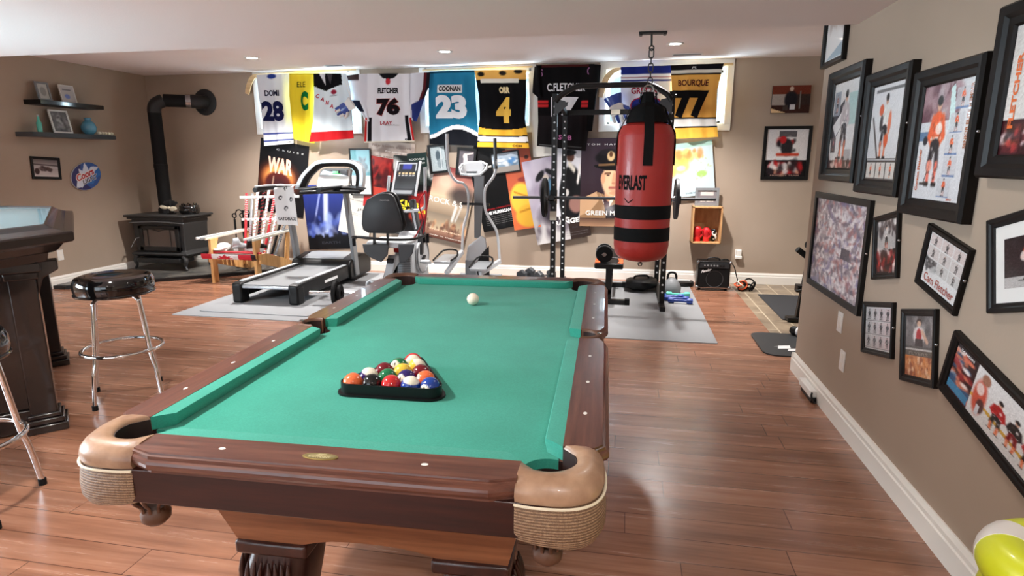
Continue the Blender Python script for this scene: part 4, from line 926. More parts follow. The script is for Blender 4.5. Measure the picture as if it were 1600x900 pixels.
def p():
    p = Pic(64, 90, (176, 166, 186), 41); p.blobs(0, .3, 1, 1, 60, .10, [(206, 200, 212), (150, 140, 160), (190, 184, 200)], .6).rect(0, 0, 1, .22, (214, 210, 208)).blobs(0, .16, 1, .26, 30, .06, [(200, 196, 196), (90, 80, 90)], .7)
    p.ell(.40, .52, .19, .26, (24, 24, 30), 1, .12).ell(.38, .76, .055, .05, (190, 180, 170)).ell(.28, .80, .10, .04, (20, 20, 24), 1, .2, .5).ell(.48, .82, .10, .035, (20, 20, 24), 1, .2, -.4).line((.44, .72), (.42, .4), .03, (80, 120, 150)).ell(.62, .5, .08, .2, (206, 200, 206)).ell(.40, .34, .24, .12, (50, 44, 52), 1, .4).rect(.62, .0, 1, .30, (52, 40, 36))
    p.text('THE', .56, .275, .22, .05, (238, 236, 232), .05).text('RANGER', .66, .215, .56, .06, (238, 236, 232), .05).text('JULY 3', .80, .13, .24, .028, (60, 56, 56), .02)
    for k in range(2): p.text('directed and produced by', .76, .075-k*.03, .4, .012, (120, 116, 116), 0)
    return p
poster('pale lilac poster titled RANGER with a dark standing rider, behind the rack posts', 'poster', -.83, .985, .68, 1.04, 11.7, p())
def p():
    p = Pic(40, 70, (220, 220, 226), 42); p.ell(.5, .30, .42, .42, (20, 20, 22), 1, .06).ell(.46, .84, .14, .07, (90, 60, 50)).ell(.42, .90, .24, .045, (16, 16, 20)).line((.42, .74), (.60, .66), .04, (226, 220, 206)).line((.80, .70), (.74, .50), .04, (230, 226, 220)).ell(.34, .34, .10, .05, (200, 196, 192)).ell(.7, .18, .26, .12, (150, 110, 100)); return p
poster('white poster with a dark sweater figure between rack posts and portrait poster', 'poster', -.655, 1.20, .34, .86, 0, p())
def p():
    p = Pic(84, 130, (34, 26, 32), 43); p.vgrad(0, 1, (44, 30, 34), (60, 46, 58)).ell(.9, .8, .5, .4, (40, 30, 40), .6, .5)
    p.ell(.70, .36, .16, .10, (206, 156, 118)).ell(.72, .53, .25, .185, (228, 184, 146), 1, .08).ell(.88, .50, .14, .20, (150, 104, 80), .75, .5).ell(.50, .55, .05, .06, (206, 156, 120))
    p.poly([(.30, .70), (.99, .72), (1, .66), (.80, .635), (.55, .64), (.30, .68)], (10, 9, 11)).ell(.68, .78, .36, .085, (16, 14, 17), 1, .1).ell(.62, .84, .22, .04, (28, 24, 28)).ell(.66, .80, .085, .055, (206, 176, 130)).ell(.66, .82, .04, .03, (90, 60, 40)).line((.40, .70), (.95, .715), .012, (120, 90, 60))
    p.line((.54, .605), (.66, .61), .012, (110, 76, 56)).line((.80, .61), (.92, .60), .012, (90, 60, 46)).ell(.61, .585, .035, .010, (60, 44, 40)).ell(.85, .585, .035, .010, (50, 36, 34)).line((.74, .59), (.715, .51), .018, (196, 146, 112)).ell(.735, .495, .045, .014, (180, 124, 96)).line((.64, .445), (.82, .445), .014, (156, 92, 80)).ell(.73, .42, .09, .01, (200, 150, 120)).ell(.74, .385, .10, .02, (190, 140, 108), .7)
    p.poly([(.0, .31), (.36, .40), (.52, .37), (.62, .27), (.85, .36), (1, .34), (1, 0), (0, 0)], (150, 116, 84)).poly([(.0, .31), (.36, .40), (.42, .30), (.2, .16), (0, .12)], (196, 158, 122)).poly([(.44, .385), (.56, .22), (.66, .30), (.80, .37), (.74, .30), (.62, .20)], (220, 208, 196)).poly([(.50, .34), (.60, .12), (.66, .12), (.66, .28)], (60, 40, 44)).poly([(.56, .20), (.62, .0), (1, .0), (1, .3), (.70, .24)], (26, 24, 28)).vgrad(0, .10, (176, 136, 104), (90, 66, 56)).ell(.66, .20, .12, .07, (226, 226, 228), .5, .6)
    return p.text('T O M   H A N K S', .55, .93, .84, .020, (226, 226, 226), .01).text('GREEN MILE', .56, .155, .86, .055, (236, 234, 230), .02).text('miracles do happen', .5, .09, .7, .014, (70, 50, 40), 0)
poster('portrait poster of a capped uniformed officer, left of the punching bag', 'poster', -.27, 1.184, .54, 1.05, 0, p())
def p():
    p = Pic(70, 80, (190, 208, 212), 44); p.blobs(.0, .50, .45, .8, 26, .09, [(232, 190, 110), (226, 200, 130), (236, 176, 90)], .9, 1).blobs(.2, .70, .8, .86, 16, .06, [(236, 196, 120), (226, 140, 80)], .8, .7).ell(.30, .54, .10, .05, (190, 170, 200), .8).ell(.74, .40, .11, .06, (160, 206, 110)).rect(0, .90, 1, 1, (160, 196, 186)).blobs(.6, .3, .95, .7, 14, .015, [(180, 190, 150)], .8); p.text('THE WORLD', .6, .06, .5, .03, (110, 130, 140)); return p
poster('pale blue world map poster behind the barbell plate right of the punching bag', 'map', .739, 1.345, .52, .62, 7, p(), name='world_map')
def p():
    p = Pic(20, 40, (226, 222, 214), 45); p.rect(.06, 0, .1, 1, (206, 202, 196)); return p
poster('plain white banner hanging behind the black number 17 jersey', 'banner', -.83, 2.0, .66, .98, 4, p(), name='white_banner', depth=.03, m='print_cloth')
def p():
    p = Pic(40, 44, (14, 14, 15), 46); p.blobs(0, 0, 1, 1, 10, .1, [(26, 26, 28)], .6); return p
poster('plain black poster under the black and gold number 4 jersey', 'poster', -1.70, 1.40, .40, .42, -6, p(), depth=.022)
# framed photos among the posters
def p1():
    p = Pic(40, 50, (96, 150, 160), 50); p.vgrad(.5, 1, (130, 160, 165), (60, 140, 150)).rect(0, 0, 1, .42, (226, 226, 224)).blobs(.2, .55, .8, .8, 20, .05, [(50, 66, 70), (90, 100, 104)]); return p
framed('picture_frame', 'thin black frame with a teal photo above white paper behind the treadmill', 'picture frame', 'back', -3.39, 1.30, .30, .60, 0, p1(), .018, .012, fm='black', prof=False, depth=.026)
def p2():
    p = Pic(40, 50, (160, 172, 176), 51); p.ell(.5, .62, .16, .22, (70, 84, 92)).ell(.6, .3, .2, .2, (120, 134, 140)).line((.7, .9), (.66, .1), .02, (220, 224, 226)); return p.grain(6)
framed('picture_frame', 'tilted black framed grey hockey photo, left one below the teal jersey', 'picture frame', 'back', -2.33, 1.47, .25, .36, 6, p2(), .030, .02, fm='black', prof=False, depth=.042)
def p3():
    p = Pic(40, 50, (90, 86, 92), 52); p.ell(.45, .5, .14, .34, (214, 196, 196)).ell(.4, .74, .14, .12, (226, 214, 210)).line((.3, .8), (.9, .9), .03, (206, 190, 186)).ell(.6, .3, .2, .16, (190, 120, 116)); return p.grain(5)
framed('picture_frame', 'tilted black framed photo with a pale curved figure, right one below the teal jersey', 'picture frame', 'back', -1.97, 1.43, .25, .34, -6, p3(), .030, .02, fm='black', prof=False, depth=.042)
def p4():
    p = Pic(50, 34, (120, 140, 156), 53); p.vgrad(.5, 1, (130, 150, 170), (170, 180, 190)).blobs(0, .35, 1, .7, 24, .06, [(214, 218, 222), (90, 110, 130), (70, 120, 170)]).rect(0, 0, 1, .3, (140, 134, 128)); return p
framed('picture_frame', 'small black framed landscape photo below the black and gold number 4 jersey', 'picture frame', 'back', -1.47, 1.425, .36, .26, 8, p4(), .016, .014, fm='black', prof=False, depth=.042)

# ================================================================== jerseys hanging from hockey sticks
def jersey(label, Lp, Rp, pic, y=7.37, fold=.016, seed=0, size=None, name='hockey_jersey', cat='jersey', nfold=4.5):
    """Lp/Rp: matching outline points down the left and right edge (photo coordinates on the plane of the cloth)"""
    Lw = [aty(a, b_, y) for a, b_ in Lp]; Rw = [aty(a, b_, y) for a, b_ in Rp]; n = len(Lw); rr = random.Random(seed); ph = rr.random()*6
    d = [0]
    for i in range(1, n): d.append(d[-1]+((Lw[i]-Lw[i-1]).length+(Rw[i]-Rw[i-1]).length)/2)
    T = d[-1]
    def at_(P_, s):
        s = min(max(s, 0), T-1e-6)
        for i in range(n-1):
            if s <= d[i+1]: return P_[i].lerp(P_[i+1], (s-d[i])/(d[i+1]-d[i]))
        return P_[-1]
    def surf(u, v, l):
        s = (1-v)*T; a = at_(Lw, s); c_ = at_(Rw, s); p_ = a.lerp(c_, u); k = .35+.65*(1-v)
        off = fold*k*(math.sin(u*nfold*PI*.8+ph+.5*v)+.45*math.sin(u*nfold*2.1*PI*.8+ph*2+1.2*v))+.014*math.sin(PI*max(0, min(1, u)))
        return p_+Vector((0, -1, 0))*(off+l)
    wd = sum((r_-l_).length for l_, r_ in zip(Lw, Rw))/n
    t = thing(name, label, cat, (surf(.5, 1, 0).x, y, surf(.5, 1, 0).z))
    for k in range(len(pic.t)): pic.t[k] = pic.t[k][:8]+(.003+pic.t[k][8],)+pic.t[k][9:]
    pic_mesh('body', pic, surf, 'print_cloth', t, thick=.006, size=(wd, T)); return t, surf, wd, T
def sleeve(t, Lp, Rp, pic, y=7.345, fold=.008, seed=1):
    Lw = [aty(a, b_, y) for a, b_ in Lp]; Rw = [aty(a, b_, y) for a, b_ in Rp]; n = len(Lw)
    def surf(u, v, l):
        s = (1-v)*(n-1); i = min(int(s), n-2); f = s-i; i = max(i, 0); a = Lw[i].lerp(Lw[i+1], f); c_ = Rw[i].lerp(Rw[i+1], f)
        return a.lerp(c_, u)+Vector((0, -1, 0))*(l+.02*math.sin(PI*max(0, min(1, u)))+fold*math.sin(u*7+seed+3*v))
    return pic_mesh('sleeve', pic, surf, 'print_cloth', t, thick=.006)
W_, NV = (226, 228, 232), (28, 34, 84)
# 28
p = Pic(50, 90, (222, 226, 234), 60); p.rect(0, .155, 1, .175, (40, 60, 140)).rect(0, .055, 1, .078, (40, 60, 140)).ell(.45, .97, .14, .035, (40, 60, 140))
p.text('DOMI', .42, .735, .46, .085, (24, 26, 54), .04).text('28', .40, .48, .72, .29, (24, 28, 72), .05).text('CCM', .84, .028, .1, .02, (20, 20, 20))
jersey('white hockey jersey with navy number 28, leftmost on the back wall', [(401, 117), (405, 150), (411, 190), (414, 228)], [(454, 115), (455, 150), (457, 190), (458, 224)], p, y=7.40, seed=1)
# yellow
p = Pic(50, 90, (236, 208, 50), 61); p.rect(0, .36, 1, .368, (90, 90, 20)).rect(0, .985, 1, 1, (190, 160, 40))
p.text('ELE', .50, .84, .34, .08, (40, 60, 20), .0).text('C', .62, .60, .32, .28, (14, 110, 50), .07)
jersey('plain yellow sports jersey with green number between two white jerseys', [(452, 115), (452, 150), (455, 185), (458, 217)], [(492, 115), (491, 150), (491, 190), (490, 224)], p, y=7.355, seed=2)
# canada
p = Pic(60, 90, (220, 232, 238), 62); p.rect(0, 0, 1, .135, (190, 32, 38)).poly([(0, 1.01), (0, .84), (.34, .75), (.8, .82), (.85, 1.01)], (16, 15, 18)).poly([(.18, 1), (.34, .84), (.36, 1)], (200, 196, 198)).poly([(.42, 1), (.50, .84), (.60, 1)], (60, 56, 60))
for k, ch in enumerate('CANADA'): p.text(ch, .10+k*.135, .70-k*.062, .10, .062, (186, 36, 54), .03, -.25)
p.ell(.56, .72, .07, .035, (150, 40, 60)).text('HOCKEY', .56, .665, .2, .012, (60, 60, 90))
jersey('white and red sports jersey with diagonal CANADA lettering and black collar', [(490, 115), (491, 150), (490, 190), (484, 222)], [(541, 115), (548, 140), (551, 190), (553, 216)], p, y=7.31, seed=3)
# 76
p = Pic(60, 90, (224, 222, 226), 63); p.poly([(.25, 1.01), (.35, .94), (.5, .91), (.65, .94), (.75, 1.01)], (20, 20, 22)).ell(.5, .885, .055, .045, (190, 50, 60)).rect(0, 0, .05, .36, (190, 36, 34)).rect(.06, 0, .14, .36, (22, 20, 24)).rect(.95, 0, 1, .36, (190, 36, 34)).rect(.86, 0, .94, .40, (22, 20, 24)).rect(0, 0, 1, .014, (220, 210, 190))
p.text('FLETCHER', .50, .755, .50, .085, (26, 22, 26), .05).text2('76', .50, .52, .52, .25, (26, 18, 22), (150, 60, 56), .06, .03).text('L-RAY', .46, .285, .28, .055, (170, 40, 56), .03).text('Painting & Design', .58, .25, .32, .018, (60, 60, 60)).text('ccm', .88, .035, .14, .03, (24, 24, 26), .04)
t, *_ = jersey('white hockey jersey with black number 76 and wide sleeves', [(574, 115), (574, 150), (571, 190), (570, 223)], [(641, 115), (640, 150), (643, 190), (648, 221)], p, y=7.34, seed=4)
ps = Pic(30, 40, (216, 214, 220), 64); ps.rect(0, .30, .55, .52, (24, 26, 44)).rect(0, .90, .6, 1, (60, 44, 44))
sleeve(t, [(541, 118), (543, 140), (549, 158), (566, 178), (572, 190)], [(576, 115), (575, 145), (576, 160), (577, 180), (578, 190)], ps)
ps = Pic(30, 40, (216, 214, 220), 65); ps.rect(.72, .45, 1, 1, (90, 30, 34)).rect(.84, .45, 1, 1, (30, 24, 30)).rect(.25, .0, 1, .48, (40, 52, 110)).poly([(0, 0), (.35, 0), (.25, .5), (0, .6)], (216, 214, 220))
sleeve(t, [(640, 115), (639, 145), (636, 165), (640, 185), (644, 188)], [(672, 113), (670, 136), (664, 150), (654, 180), (650, 190)], ps, seed=3)
# 23 teal
p = Pic(60, 96, (36, 116, 150), 66)
for dv, c in ((.20, (232, 234, 236)), (.145, (20, 22, 28))):
    w2 = dv+.075*np.sin((p.U*1.35-.35)*PI*1.1)*(p.U > 0); p.put((p.V < w2).astype(float), c)
p.rect(0, .97, 1, 1, (20, 60, 80)).rect(.20, .715, .72, .815, (226, 226, 226)).text('COONAN', .46, .765, .46, .07, (24, 24, 26), .04).text('23', .48, .52, .66, .32, (230, 232, 236), .07)
jersey('teal hockey jersey with white number 23 and a black wavy hem', [(671, 112), (669, 150), (670, 190), (671, 225)], [(742, 110), (743, 150), (746, 190), (748, 228)], p, y=7.39, seed=5)
# 4 bruin style
p = Pic(60, 96, (16, 15, 17), 67); p.rect(0, .88, 1, 1, (226, 170, 84)).rect(.1, .84, .85, .89, (226, 220, 206)).ell(.12, .95, .07, .03, (30, 24, 20)).ell(.55, .96, .07, .03, (30, 24, 20)).ell(.85, .98, .08, .03, (30, 24, 20))
for a, b_, c in ((.0, .065, (232, 176, 56)), (.065, .08, (16, 15, 17)), (.08, .145, (236, 234, 232)), (.145, .165, (16, 15, 17)), (.165, .235, (232, 176, 56))):
    cv = .03*(2*p.U-1)**2; p.put(((p.V >= a+cv*0-.0+.02*(p.U-.5)**2) & (p.V < b_+.02*(p.U-.5)**2+ (.03*(2*p.U-1)**2 if a > .16 else 0))).astype(float), c)
p.text('ORR', .56, .745, .22, .085, (226, 206, 160), .07).text('4', .54, .49, .32, .33, (236, 190, 84), .06).text('CCM', .78, .03, .18, .022, (30, 26, 20), .03)
jersey('black hockey jersey with gold number 4 and gold and white hem stripes', [(741, 110), (748, 150), (749, 185), (745, 230)], [(822, 109), (822, 150), (820, 185), (827, 232)], p, y=7.345, seed=6)
# 17 black
p = Pic(60, 90, (15, 13, 14), 68); p.rect(.1, .97, .9, 1, (70, 26, 26)).rect(0, .54, .20, .575, (196, 44, 46)).rect(0, .50, .20, .53, (196, 44, 46)).rect(.80, .54, 1, .575, (196, 44, 46)).rect(.80, .50, 1, .53, (196, 44, 46)).vgrad(0, .40, (20, 18, 19), (34, 28, 30)).rect(.04, .02, .4, .03, (90, 90, 90)).rect(.62, .03, .9, .04, (70, 70, 70))
p.text('C.FLETCHER', .52, .735, .68, .095, (222, 220, 222), .02).text('17', .50, .50, .50, .24, (226, 224, 226), .06).text('SOB', .56, .135, .26, .06, (190, 110, 160), .03).text('OS', .04, .91, .14, .09, (150, 100, 140), .03).text('OS', .95, .92, .14, .09, (150, 100, 140), .03)
t, *_ = jersey('black hockey jersey with white number 17 behind the power rack', [(838, 102), (840, 150), (841, 190), (839, 228)], [(929, 100), (926, 150), (922, 190), (915, 236)], p, y=7.36, seed=7)
ps = Pic(20, 30, (15, 13, 14), 69); sleeve(t, [(835, 104), (833, 125), (832, 145), (840, 152)], [(846, 103), (846, 125), (846, 145), (846, 152)], ps); 
ps = Pic(20, 30, (15, 13, 14), 69); sleeve(t, [(920, 101), (920, 125), (919, 160), (916, 205)], [(939, 101), (937, 125), (932, 150), (925, 205)], ps)
# rangers style
p = Pic(60, 90, (222, 222, 228), 70); p.rect(0, .90, 1, 1, (34, 44, 120)).rect(0, .875, 1, .89, (236, 234, 236)).rect(0, .86, 1, .872, (150, 40, 50)).rect(0, .835, 1, .858, (236, 234, 236)).rect(0, .815, 1, .835, (34, 44, 120)).rect(0, 0, 1, .05, (34, 44, 120)).rect(0, .07, 1, .11, (170, 40, 50)).rect(0, .13, 1, .16, (34, 44, 120))
p.text('GRETZKY', .5, .70, .6, .08, (150, 30, 50), .04).text2('99', .5, .46, .58, .28, (40, 52, 130), (170, 44, 66), .06, .04)
jersey('white hockey jersey with blue shoulders behind the punching bag straps', [(970, 105), (970, 150), (968, 190), (966, 232)], [(1050, 102), (1052, 150), (1050, 190), (1050, 226)], p, y=7.40, seed=8)
# 77 gold
p = Pic(60, 90, (232, 172, 84), 71); p.rect(0, .93, 1, 1, (20, 18, 20)).rect(0, .885, 1, .925, (220, 214, 200)).rect(0, .855, 1, .885, (26, 22, 22)).rect(0, .14, 1, .16, (22, 20, 20)).rect(0, .16, 1, .26, (232, 230, 226)).rect(0, .26, 1, .285, (22, 20, 20)).rect(0, 0, 1, .14, (236, 180, 72))
p.text('BOURQUE', .46, .745, .64, .10, (84, 30, 34), .02).text('77', .42, .46, .80, .38, (20, 18, 20), .065).text('R', .46, .955, .10, .03, (200, 200, 200), .0, skew=.4)
jersey('gold hockey jersey with black number 77, rightmost on the back wall', [(1048, 102), (1050, 140), (1052, 180), (1056, 217)], [(1131, 99), (1121, 140), (1119, 180), (1122, 214)], p, y=7.355, seed=9)

# hockey sticks used as curtain rods
def rod_stick(label, p0, p1, blade, y):
    a, c_ = aty(*p0, y), aty(*p1, y); t = thing('hockey_stick_rod', label, 'hockey stick', a)
    b = MB(); b.bar(a, c_, .018, .028); b.build('shaft', 'stick_wood', t, bevel=.004)
    P_ = [aty(*q, y-.005*k) for k, q in enumerate(blade)]; b = MB(); sp = smoothpath(P_, 5); n = len(sp)
    rings = []
    for i, q in enumerate(sp):
        d = (sp[min(i+1, n-1)]-sp[max(i-1, 0)]).normalized(); nn = Vector((d.z, 0, -d.x)); h_ = .018+.016*min(1, i/n*2)*(1 if i < n-2 else .7)
        rings.append([q+nn*h_+Vector((0, .006, 0)), q-nn*h_+Vector((0, .006, 0)), q-nn*h_-Vector((0, .006, 0)), q+nn*h_-Vector((0, .006, 0))])
    b.loft(rings); b.build('blade', 'stick_wood', t, bevel=.003)
    b = MB()
    for f in (.12, .92):
        q = a.lerp(c_, f); b = MB(); b.bb((q.x-.012, q.y+.0, q.z-.02), (q.x+.012, YB-.02, q.z+.012)); b.build('bracket', 'mid_grey', t)
rod_stick('tan hockey stick rod over the left window with its blade hanging at the left end', (402, 117), (556, 108), [(404, 118), (396, 120), (390, 130), (386, 147)], 7.43)
rod_stick('tan hockey stick rod over the right window with its blade curving down at its left', (962, 108), (1146, 100), [(968, 108), (957, 112), (946, 126), (938, 152)], 7.43)
t = thing('curtain_rod', 'thin wooden rod over the middle window holding the teal jersey', 'curtain rod', aty(660, 110, 7.43)); b = MB(); b.tube([aty(660, 110, 7.43), aty(832, 104, 7.43)], .011); b.build('pole', 'stick_wood', t)
for f in (664, 828): q = aty(f, 108, 7.43); b = MB(); b.bb((q.x-.012, q.y, q.z-.02), (q.x+.012, YB-.02, q.z+.012)); b.build('bracket', 'mid_grey', t)

# hanging gloves and the blue towel
def glove(name, label, px, py, y, s_, cuff, hand, ang=0, strings=None):
    o = aty(px, py, y); t = thing(name, label, 'glove', o); R = Matrix.Rotation(ang, 3, 'Y')
    G = lambda x, d, z: o+R@Vector((x*s_, d*s_, z*s_))
    b = MB(); b.loft([[G(.30*w*math.cos(a), .16*math.sin(a), z) for a in [2*PI*k/16 for k in range(16)]] for z, w in ((.55, 1.25), (.50, 1.35), (.25, 1.1), (.10, .95))]); b.build('cuff', cuff, t)
    b = MB(); b.loft([[G(.30*w*math.cos(a), .17*math.sin(a), z) for a in [2*PI*k/16 for k in range(16)]] for z, w in ((.14, .9), (0, 1.15), (-.2, 1.2), (-.32, 1.05))]); bd_ = b.build('back_pad', hand, t)
    for i in range(4):
        b = MB(); x = -.24+.16*i; L = (.34, .42, .44, .36)[i]; b.tube([G(x, 0, -.26), G(x*1.08, -.03, -.26-L*.5), G(x*1.1, -.10, -.26-L)], [.085*s_, .08*s_, .065*s_], 0, 10); b.build('finger', cuff if i % 2 else hand, t)
    b = MB(); b.tube([G(.28, 0, -.05), G(.46, -.05, -.2), G(.52, -.12, -.40)], [.09*s_, .085*s_, .065*s_], 0, 10); b.build('thumb', cuff, t)
    if strings:
        b = MB()
        for q in strings: b.tube([G(0, 0, .5), aty(q[0], q[1], 7.26), aty(q[0], q[1]-4, 7.425)], .003, 0, 6)
        b.build('lace', 'tape_white', t)
glove('hockey_glove', 'blue and white hockey glove hanging in front of the right window', 963, 168, 7.28, .26, 'blue_vinyl', 'tape_white', -.35)
glove('hockey_glove', 'small white and navy glove hanging on laces over the left jersey group', 540, 168, 7.235, .20, 'tape_white', 'blue_vinyl', 1.0, [(536, 116), (541, 116)])

# ================================================================== left corner: hearth, stove, tools, stick chair
t = thing('hearth_pad', 'dark slate tiled hearth pad under the wood stove in the left corner', 'hearth', (-5.5, 6.6, 0))
hp = [(XL+.021, 5.67), (-6.28, 5.67), (-4.53, 7.05), (-4.53, YB-.021), (XL+.021, YB-.021)]
b = MB(); b.prism(hp, (0, 0, 0), (1, 0, 0), (0, 1, 0), (0, 0, 1), 0.0, .038); b.build('edge_trim', 'black_metal', t, smooth=False)
b = MB(); b.prism([(x+(.02 if x < -6.4 else -.02 if x > -4.6 else 0), y+(.028 if y < 7.2 else 0)) for x, y in hp], (0, 0, 0), (1, 0, 0), (0, 1, 0), (0, 0, 1), .037, .046); b.build('slate_tiles', 'slate', t, smooth=False)
SZ = .0465; sx0, sx1, sy0, sy1 = -6.33, -5.50, 6.72, 7.26; sc_x = (sx0+sx1)/2
t = thing('wood_stove', 'cast iron wood stove with a glass door and curved feet in the corner', 'wood stove', (sc_x, (sy0+sy1)/2, SZ))
b = MB(); z0, z1 = SZ+.17, .735
rings = []
for z, gx, gy in ((z0, .05, .05), (z0+.03, .0, .0), (z0+.05, .0, -.0), (z0+.08, .055, .05), (z1-.10, .04, .04), (z1-.06, .03, .03), (z1, .045, .04)):
    rings.append([Vector(q) for q in ((sx0+gx, sy0+gy, z), (sx1-gx, sy0+gy, z), (sx1-gx, sy1-gy, z), (sx0+gx, sy1-gy, z))])
b.loft(rings); body = b.build('firebox', 'iron', t, bevel=.010, smooth=True, segs=3)
b = MB(); b.bb((sx0-.025, sy0-.03, z1), (sx1+.025, sy1+.01, z1+.028)); b.bb((sx0-.0, sy0-.005, z1-.028), (sx1+.0, sy1, z1)); b.build('top_plate', 'iron', t, bevel=.010, segs=3)
b = MB(); b.tube(smoothpath([(sx0+.02, sy0+.018, z1-.075), (sc_x, sy0+.012, z1-.055), (sx1-.02, sy0+.018, z1-.075)], 8), .007); b.build('moulding', 'mid_grey', t)
fy = sy0+.045
door = MB(); dx0, dx1, dz0, dz1 = sx0+.14, sx1-.10, z0+.085, z1-.11
for a, c_ in (((dx0, dz0), (dx1, dz0+.055)), ((dx0, dz1-.045), (dx1, dz1)), ((dx0, dz0), (dx0+.06, dz1)), ((dx1-.06, dz0), (dx1, dz1))): door.bb((a[0], fy-.035, a[1]), (c_[0], fy+.01, c_[1]))
dr = door.build('door', 'iron_dark', t, bevel=.006)
b = MB(); b.bb((dx0+.05, fy-.022, dz0+.05), (dx1-.05, fy-.016, dz1-.04)); b.build('door_glass', 'glass_dark', dr)
b = MB()
for xx in (dx0+.13, dx1-.13): b.tube([(xx, fy-.03, dz0+.05), (xx, fy-.03, dz1-.04)], .004)
b.tube(smoothpath([(dx0+.05, fy-.03, dz1-.06), ((dx0+dx1)/2-.1, fy-.03, dz1-.045), ((dx0+dx1)/2, fy-.03, dz1-.07), ((dx0+dx1)/2+.1, fy-.03, dz1-.045), (dx1-.05, fy-.03, dz1-.055)]), .004); b.build('glass_bars', 'iron_dark', dr)
b = MB(); b.tube([(dx0-.02, fy-.06, dz0+.16), (dx0-.09, fy-.09, dz0+.04)], .007); b.tube([(dx0+.01, fy-.02, dz0+.17), (dx0-.02, fy-.06, dz0+.16)], .006); b.build('door_handle', 'steel', dr)
b = MB(); b.bb((sx0+.10, sy0-.025, SZ+.10), (sx1-.10, sy0+.25, SZ+.16)); b.build('ash_drawer', 'iron_dark', t, bevel=.01)
for fx in (sx0+.04, sx1-.04):
    for fy2 in (sy0+.03, sy1-.06):
        s_ = -1 if fx < sc_x else 1; b = MB(); b.tube(smoothpath([(fx-s_*.03, fy2, SZ+.19), (fx, fy2-.01, SZ+.12), (fx-s_*.012, fy2-.01, SZ+.06), (fx+s_*.012, fy2-.025, SZ+.011)], 4), [.036, .034, .032, .030, .028, .025, .022, .020, .018, .017, .016, .015, .015], 0, 10); b.build('leg', 'iron', t)
PX, PY = -6.02, 7.06; th = aty(321, 160, YB)
t = thing('stove_pipe', 'black stove pipe rising and elbowing into the back wall', 'stove pipe', (PX, PY, z1+.028))
b = MB(); b.cyl((PX, PY, z1+.028+.03), .092, .06); b.build('collar', 'iron_dark', t)
b = MB(); b.lathe([(.080, z1+.029), (.080, 1.35), (.083, 1.352), (.083, 1.40), (.079, 1.402), (.079, 2.06)], (PX, PY, 0)); b.build('vertical_pipe', 'black_matte', t)
E0 = Vector((PX, PY, 2.05)); E1 = Vector((PX+.10, PY+.06, 2.19)); T1 = Vector((th.x, YB-.10, th.z))
b = MB(); b.tube(smoothpath([E0, (PX+.004, PY+.003, 2.11), (PX+.03, PY+.02, 2.165), (PX+.10, PY+.065, th.z)], 4), .082, 0, 24); b.build('elbow', 'iron_dark', t)
b = MB(); A0 = Vector((PX+.10, PY+.065, th.z)); b.tube([A0, A0.lerp(T1, .62)], .080, 0, 24); b.build('horizontal_pipe', 'black_matte', t)
b = MB(); b.tube([A0.lerp(T1, .60), A0.lerp(T1, .74)], .086, 0, 24); b.build('joint_band', 'steel', t)
b = MB(); b.tube([A0.lerp(T1, .74), A0.lerp(T1, .90), T1+Vector((0, .03, 0)), T1+Vector((0, .085, 0))], .088, 0, 24); b.build('wall_sleeve', 'iron_dark', t)
b = MB(); b.lathe([(0, 0), (.165, 0), (.170, .008), (.165, .016), (.13, .022), (.0, .024)], (th.x, YB-.001, th.z), (0, -1, 0), seg=40); b.build('thimble_plate', 'iron_dark', t)
# on the stove
TZ = z1+.0285
o = Vector((-5.83, 6.93, TZ)); t = thing('stove_fan', 'small black stove fan with a cream blade in front of the pipe', 'stove fan', o)
b = MB(); b.bb(o+Vector((-.045, -.03, 0)), o+Vector((.045, .03, .012))); b.bb(o+Vector((-.03, -.012, .01)), o+Vector((.03, .012, .09))); b.build('base', 'black_metal', t, bevel=.002)
b = MB()
for k in range(7): b.bar(o+Vector((-.02+.006*k, 0, .085)), o+Vector((-.10+.033*k, .0, .155+.01*(3-abs(k-3)))), .004, .03)
b.build('cooling_fins', 'charcoal', t)
b = MB(); b.sph(o+Vector((-.075, -.045, .088)), (.058, .008, .024), R=Matrix.Rotation(.15, 3, 'Y')); b.sph(o+Vector((.062, -.045, .072)), (.06, .008, .030), R=Matrix.Rotation(-.1, 3, 'Y')); b.cyl(o+Vector((0, -.045, .085)), .016, .02, (0, 1, 0)); b.build('blade', 'cream', t)
b = MB(); b.torus(o+Vector((.02, 0, .20)), .018, .003, (0, 1, 0), seg=4); b.build('top_ring', 'steel', t)
o = Vector((-5.60, 6.98, TZ)); t = thing('kettle', 'round glossy black kettle with a studded lid on the stove', 'kettle', o)
b = MB(); b.lathe([(0, 0), (.10, 0), (.125, .03), (.128, .06), (.115, .095), (.10, .11), (0, .112)], o); b.build('bowl', 'black_gloss', t)
b = MB(); b.lathe([(.112, .10), (.118, .105), (.112, .115), (.06, .125), (0, .128)], o); 
for k in range(8): b.sph(o+Vector((.085*math.cos(k*PI/4), .085*math.sin(k*PI/4), .128)), .010, seg=8)
b.build('lid', 'black_gloss', t); b = MB(); b.torus(o+Vector((0, 0, .10)), .117, .003); b.build('rim_band', 'steel', t)
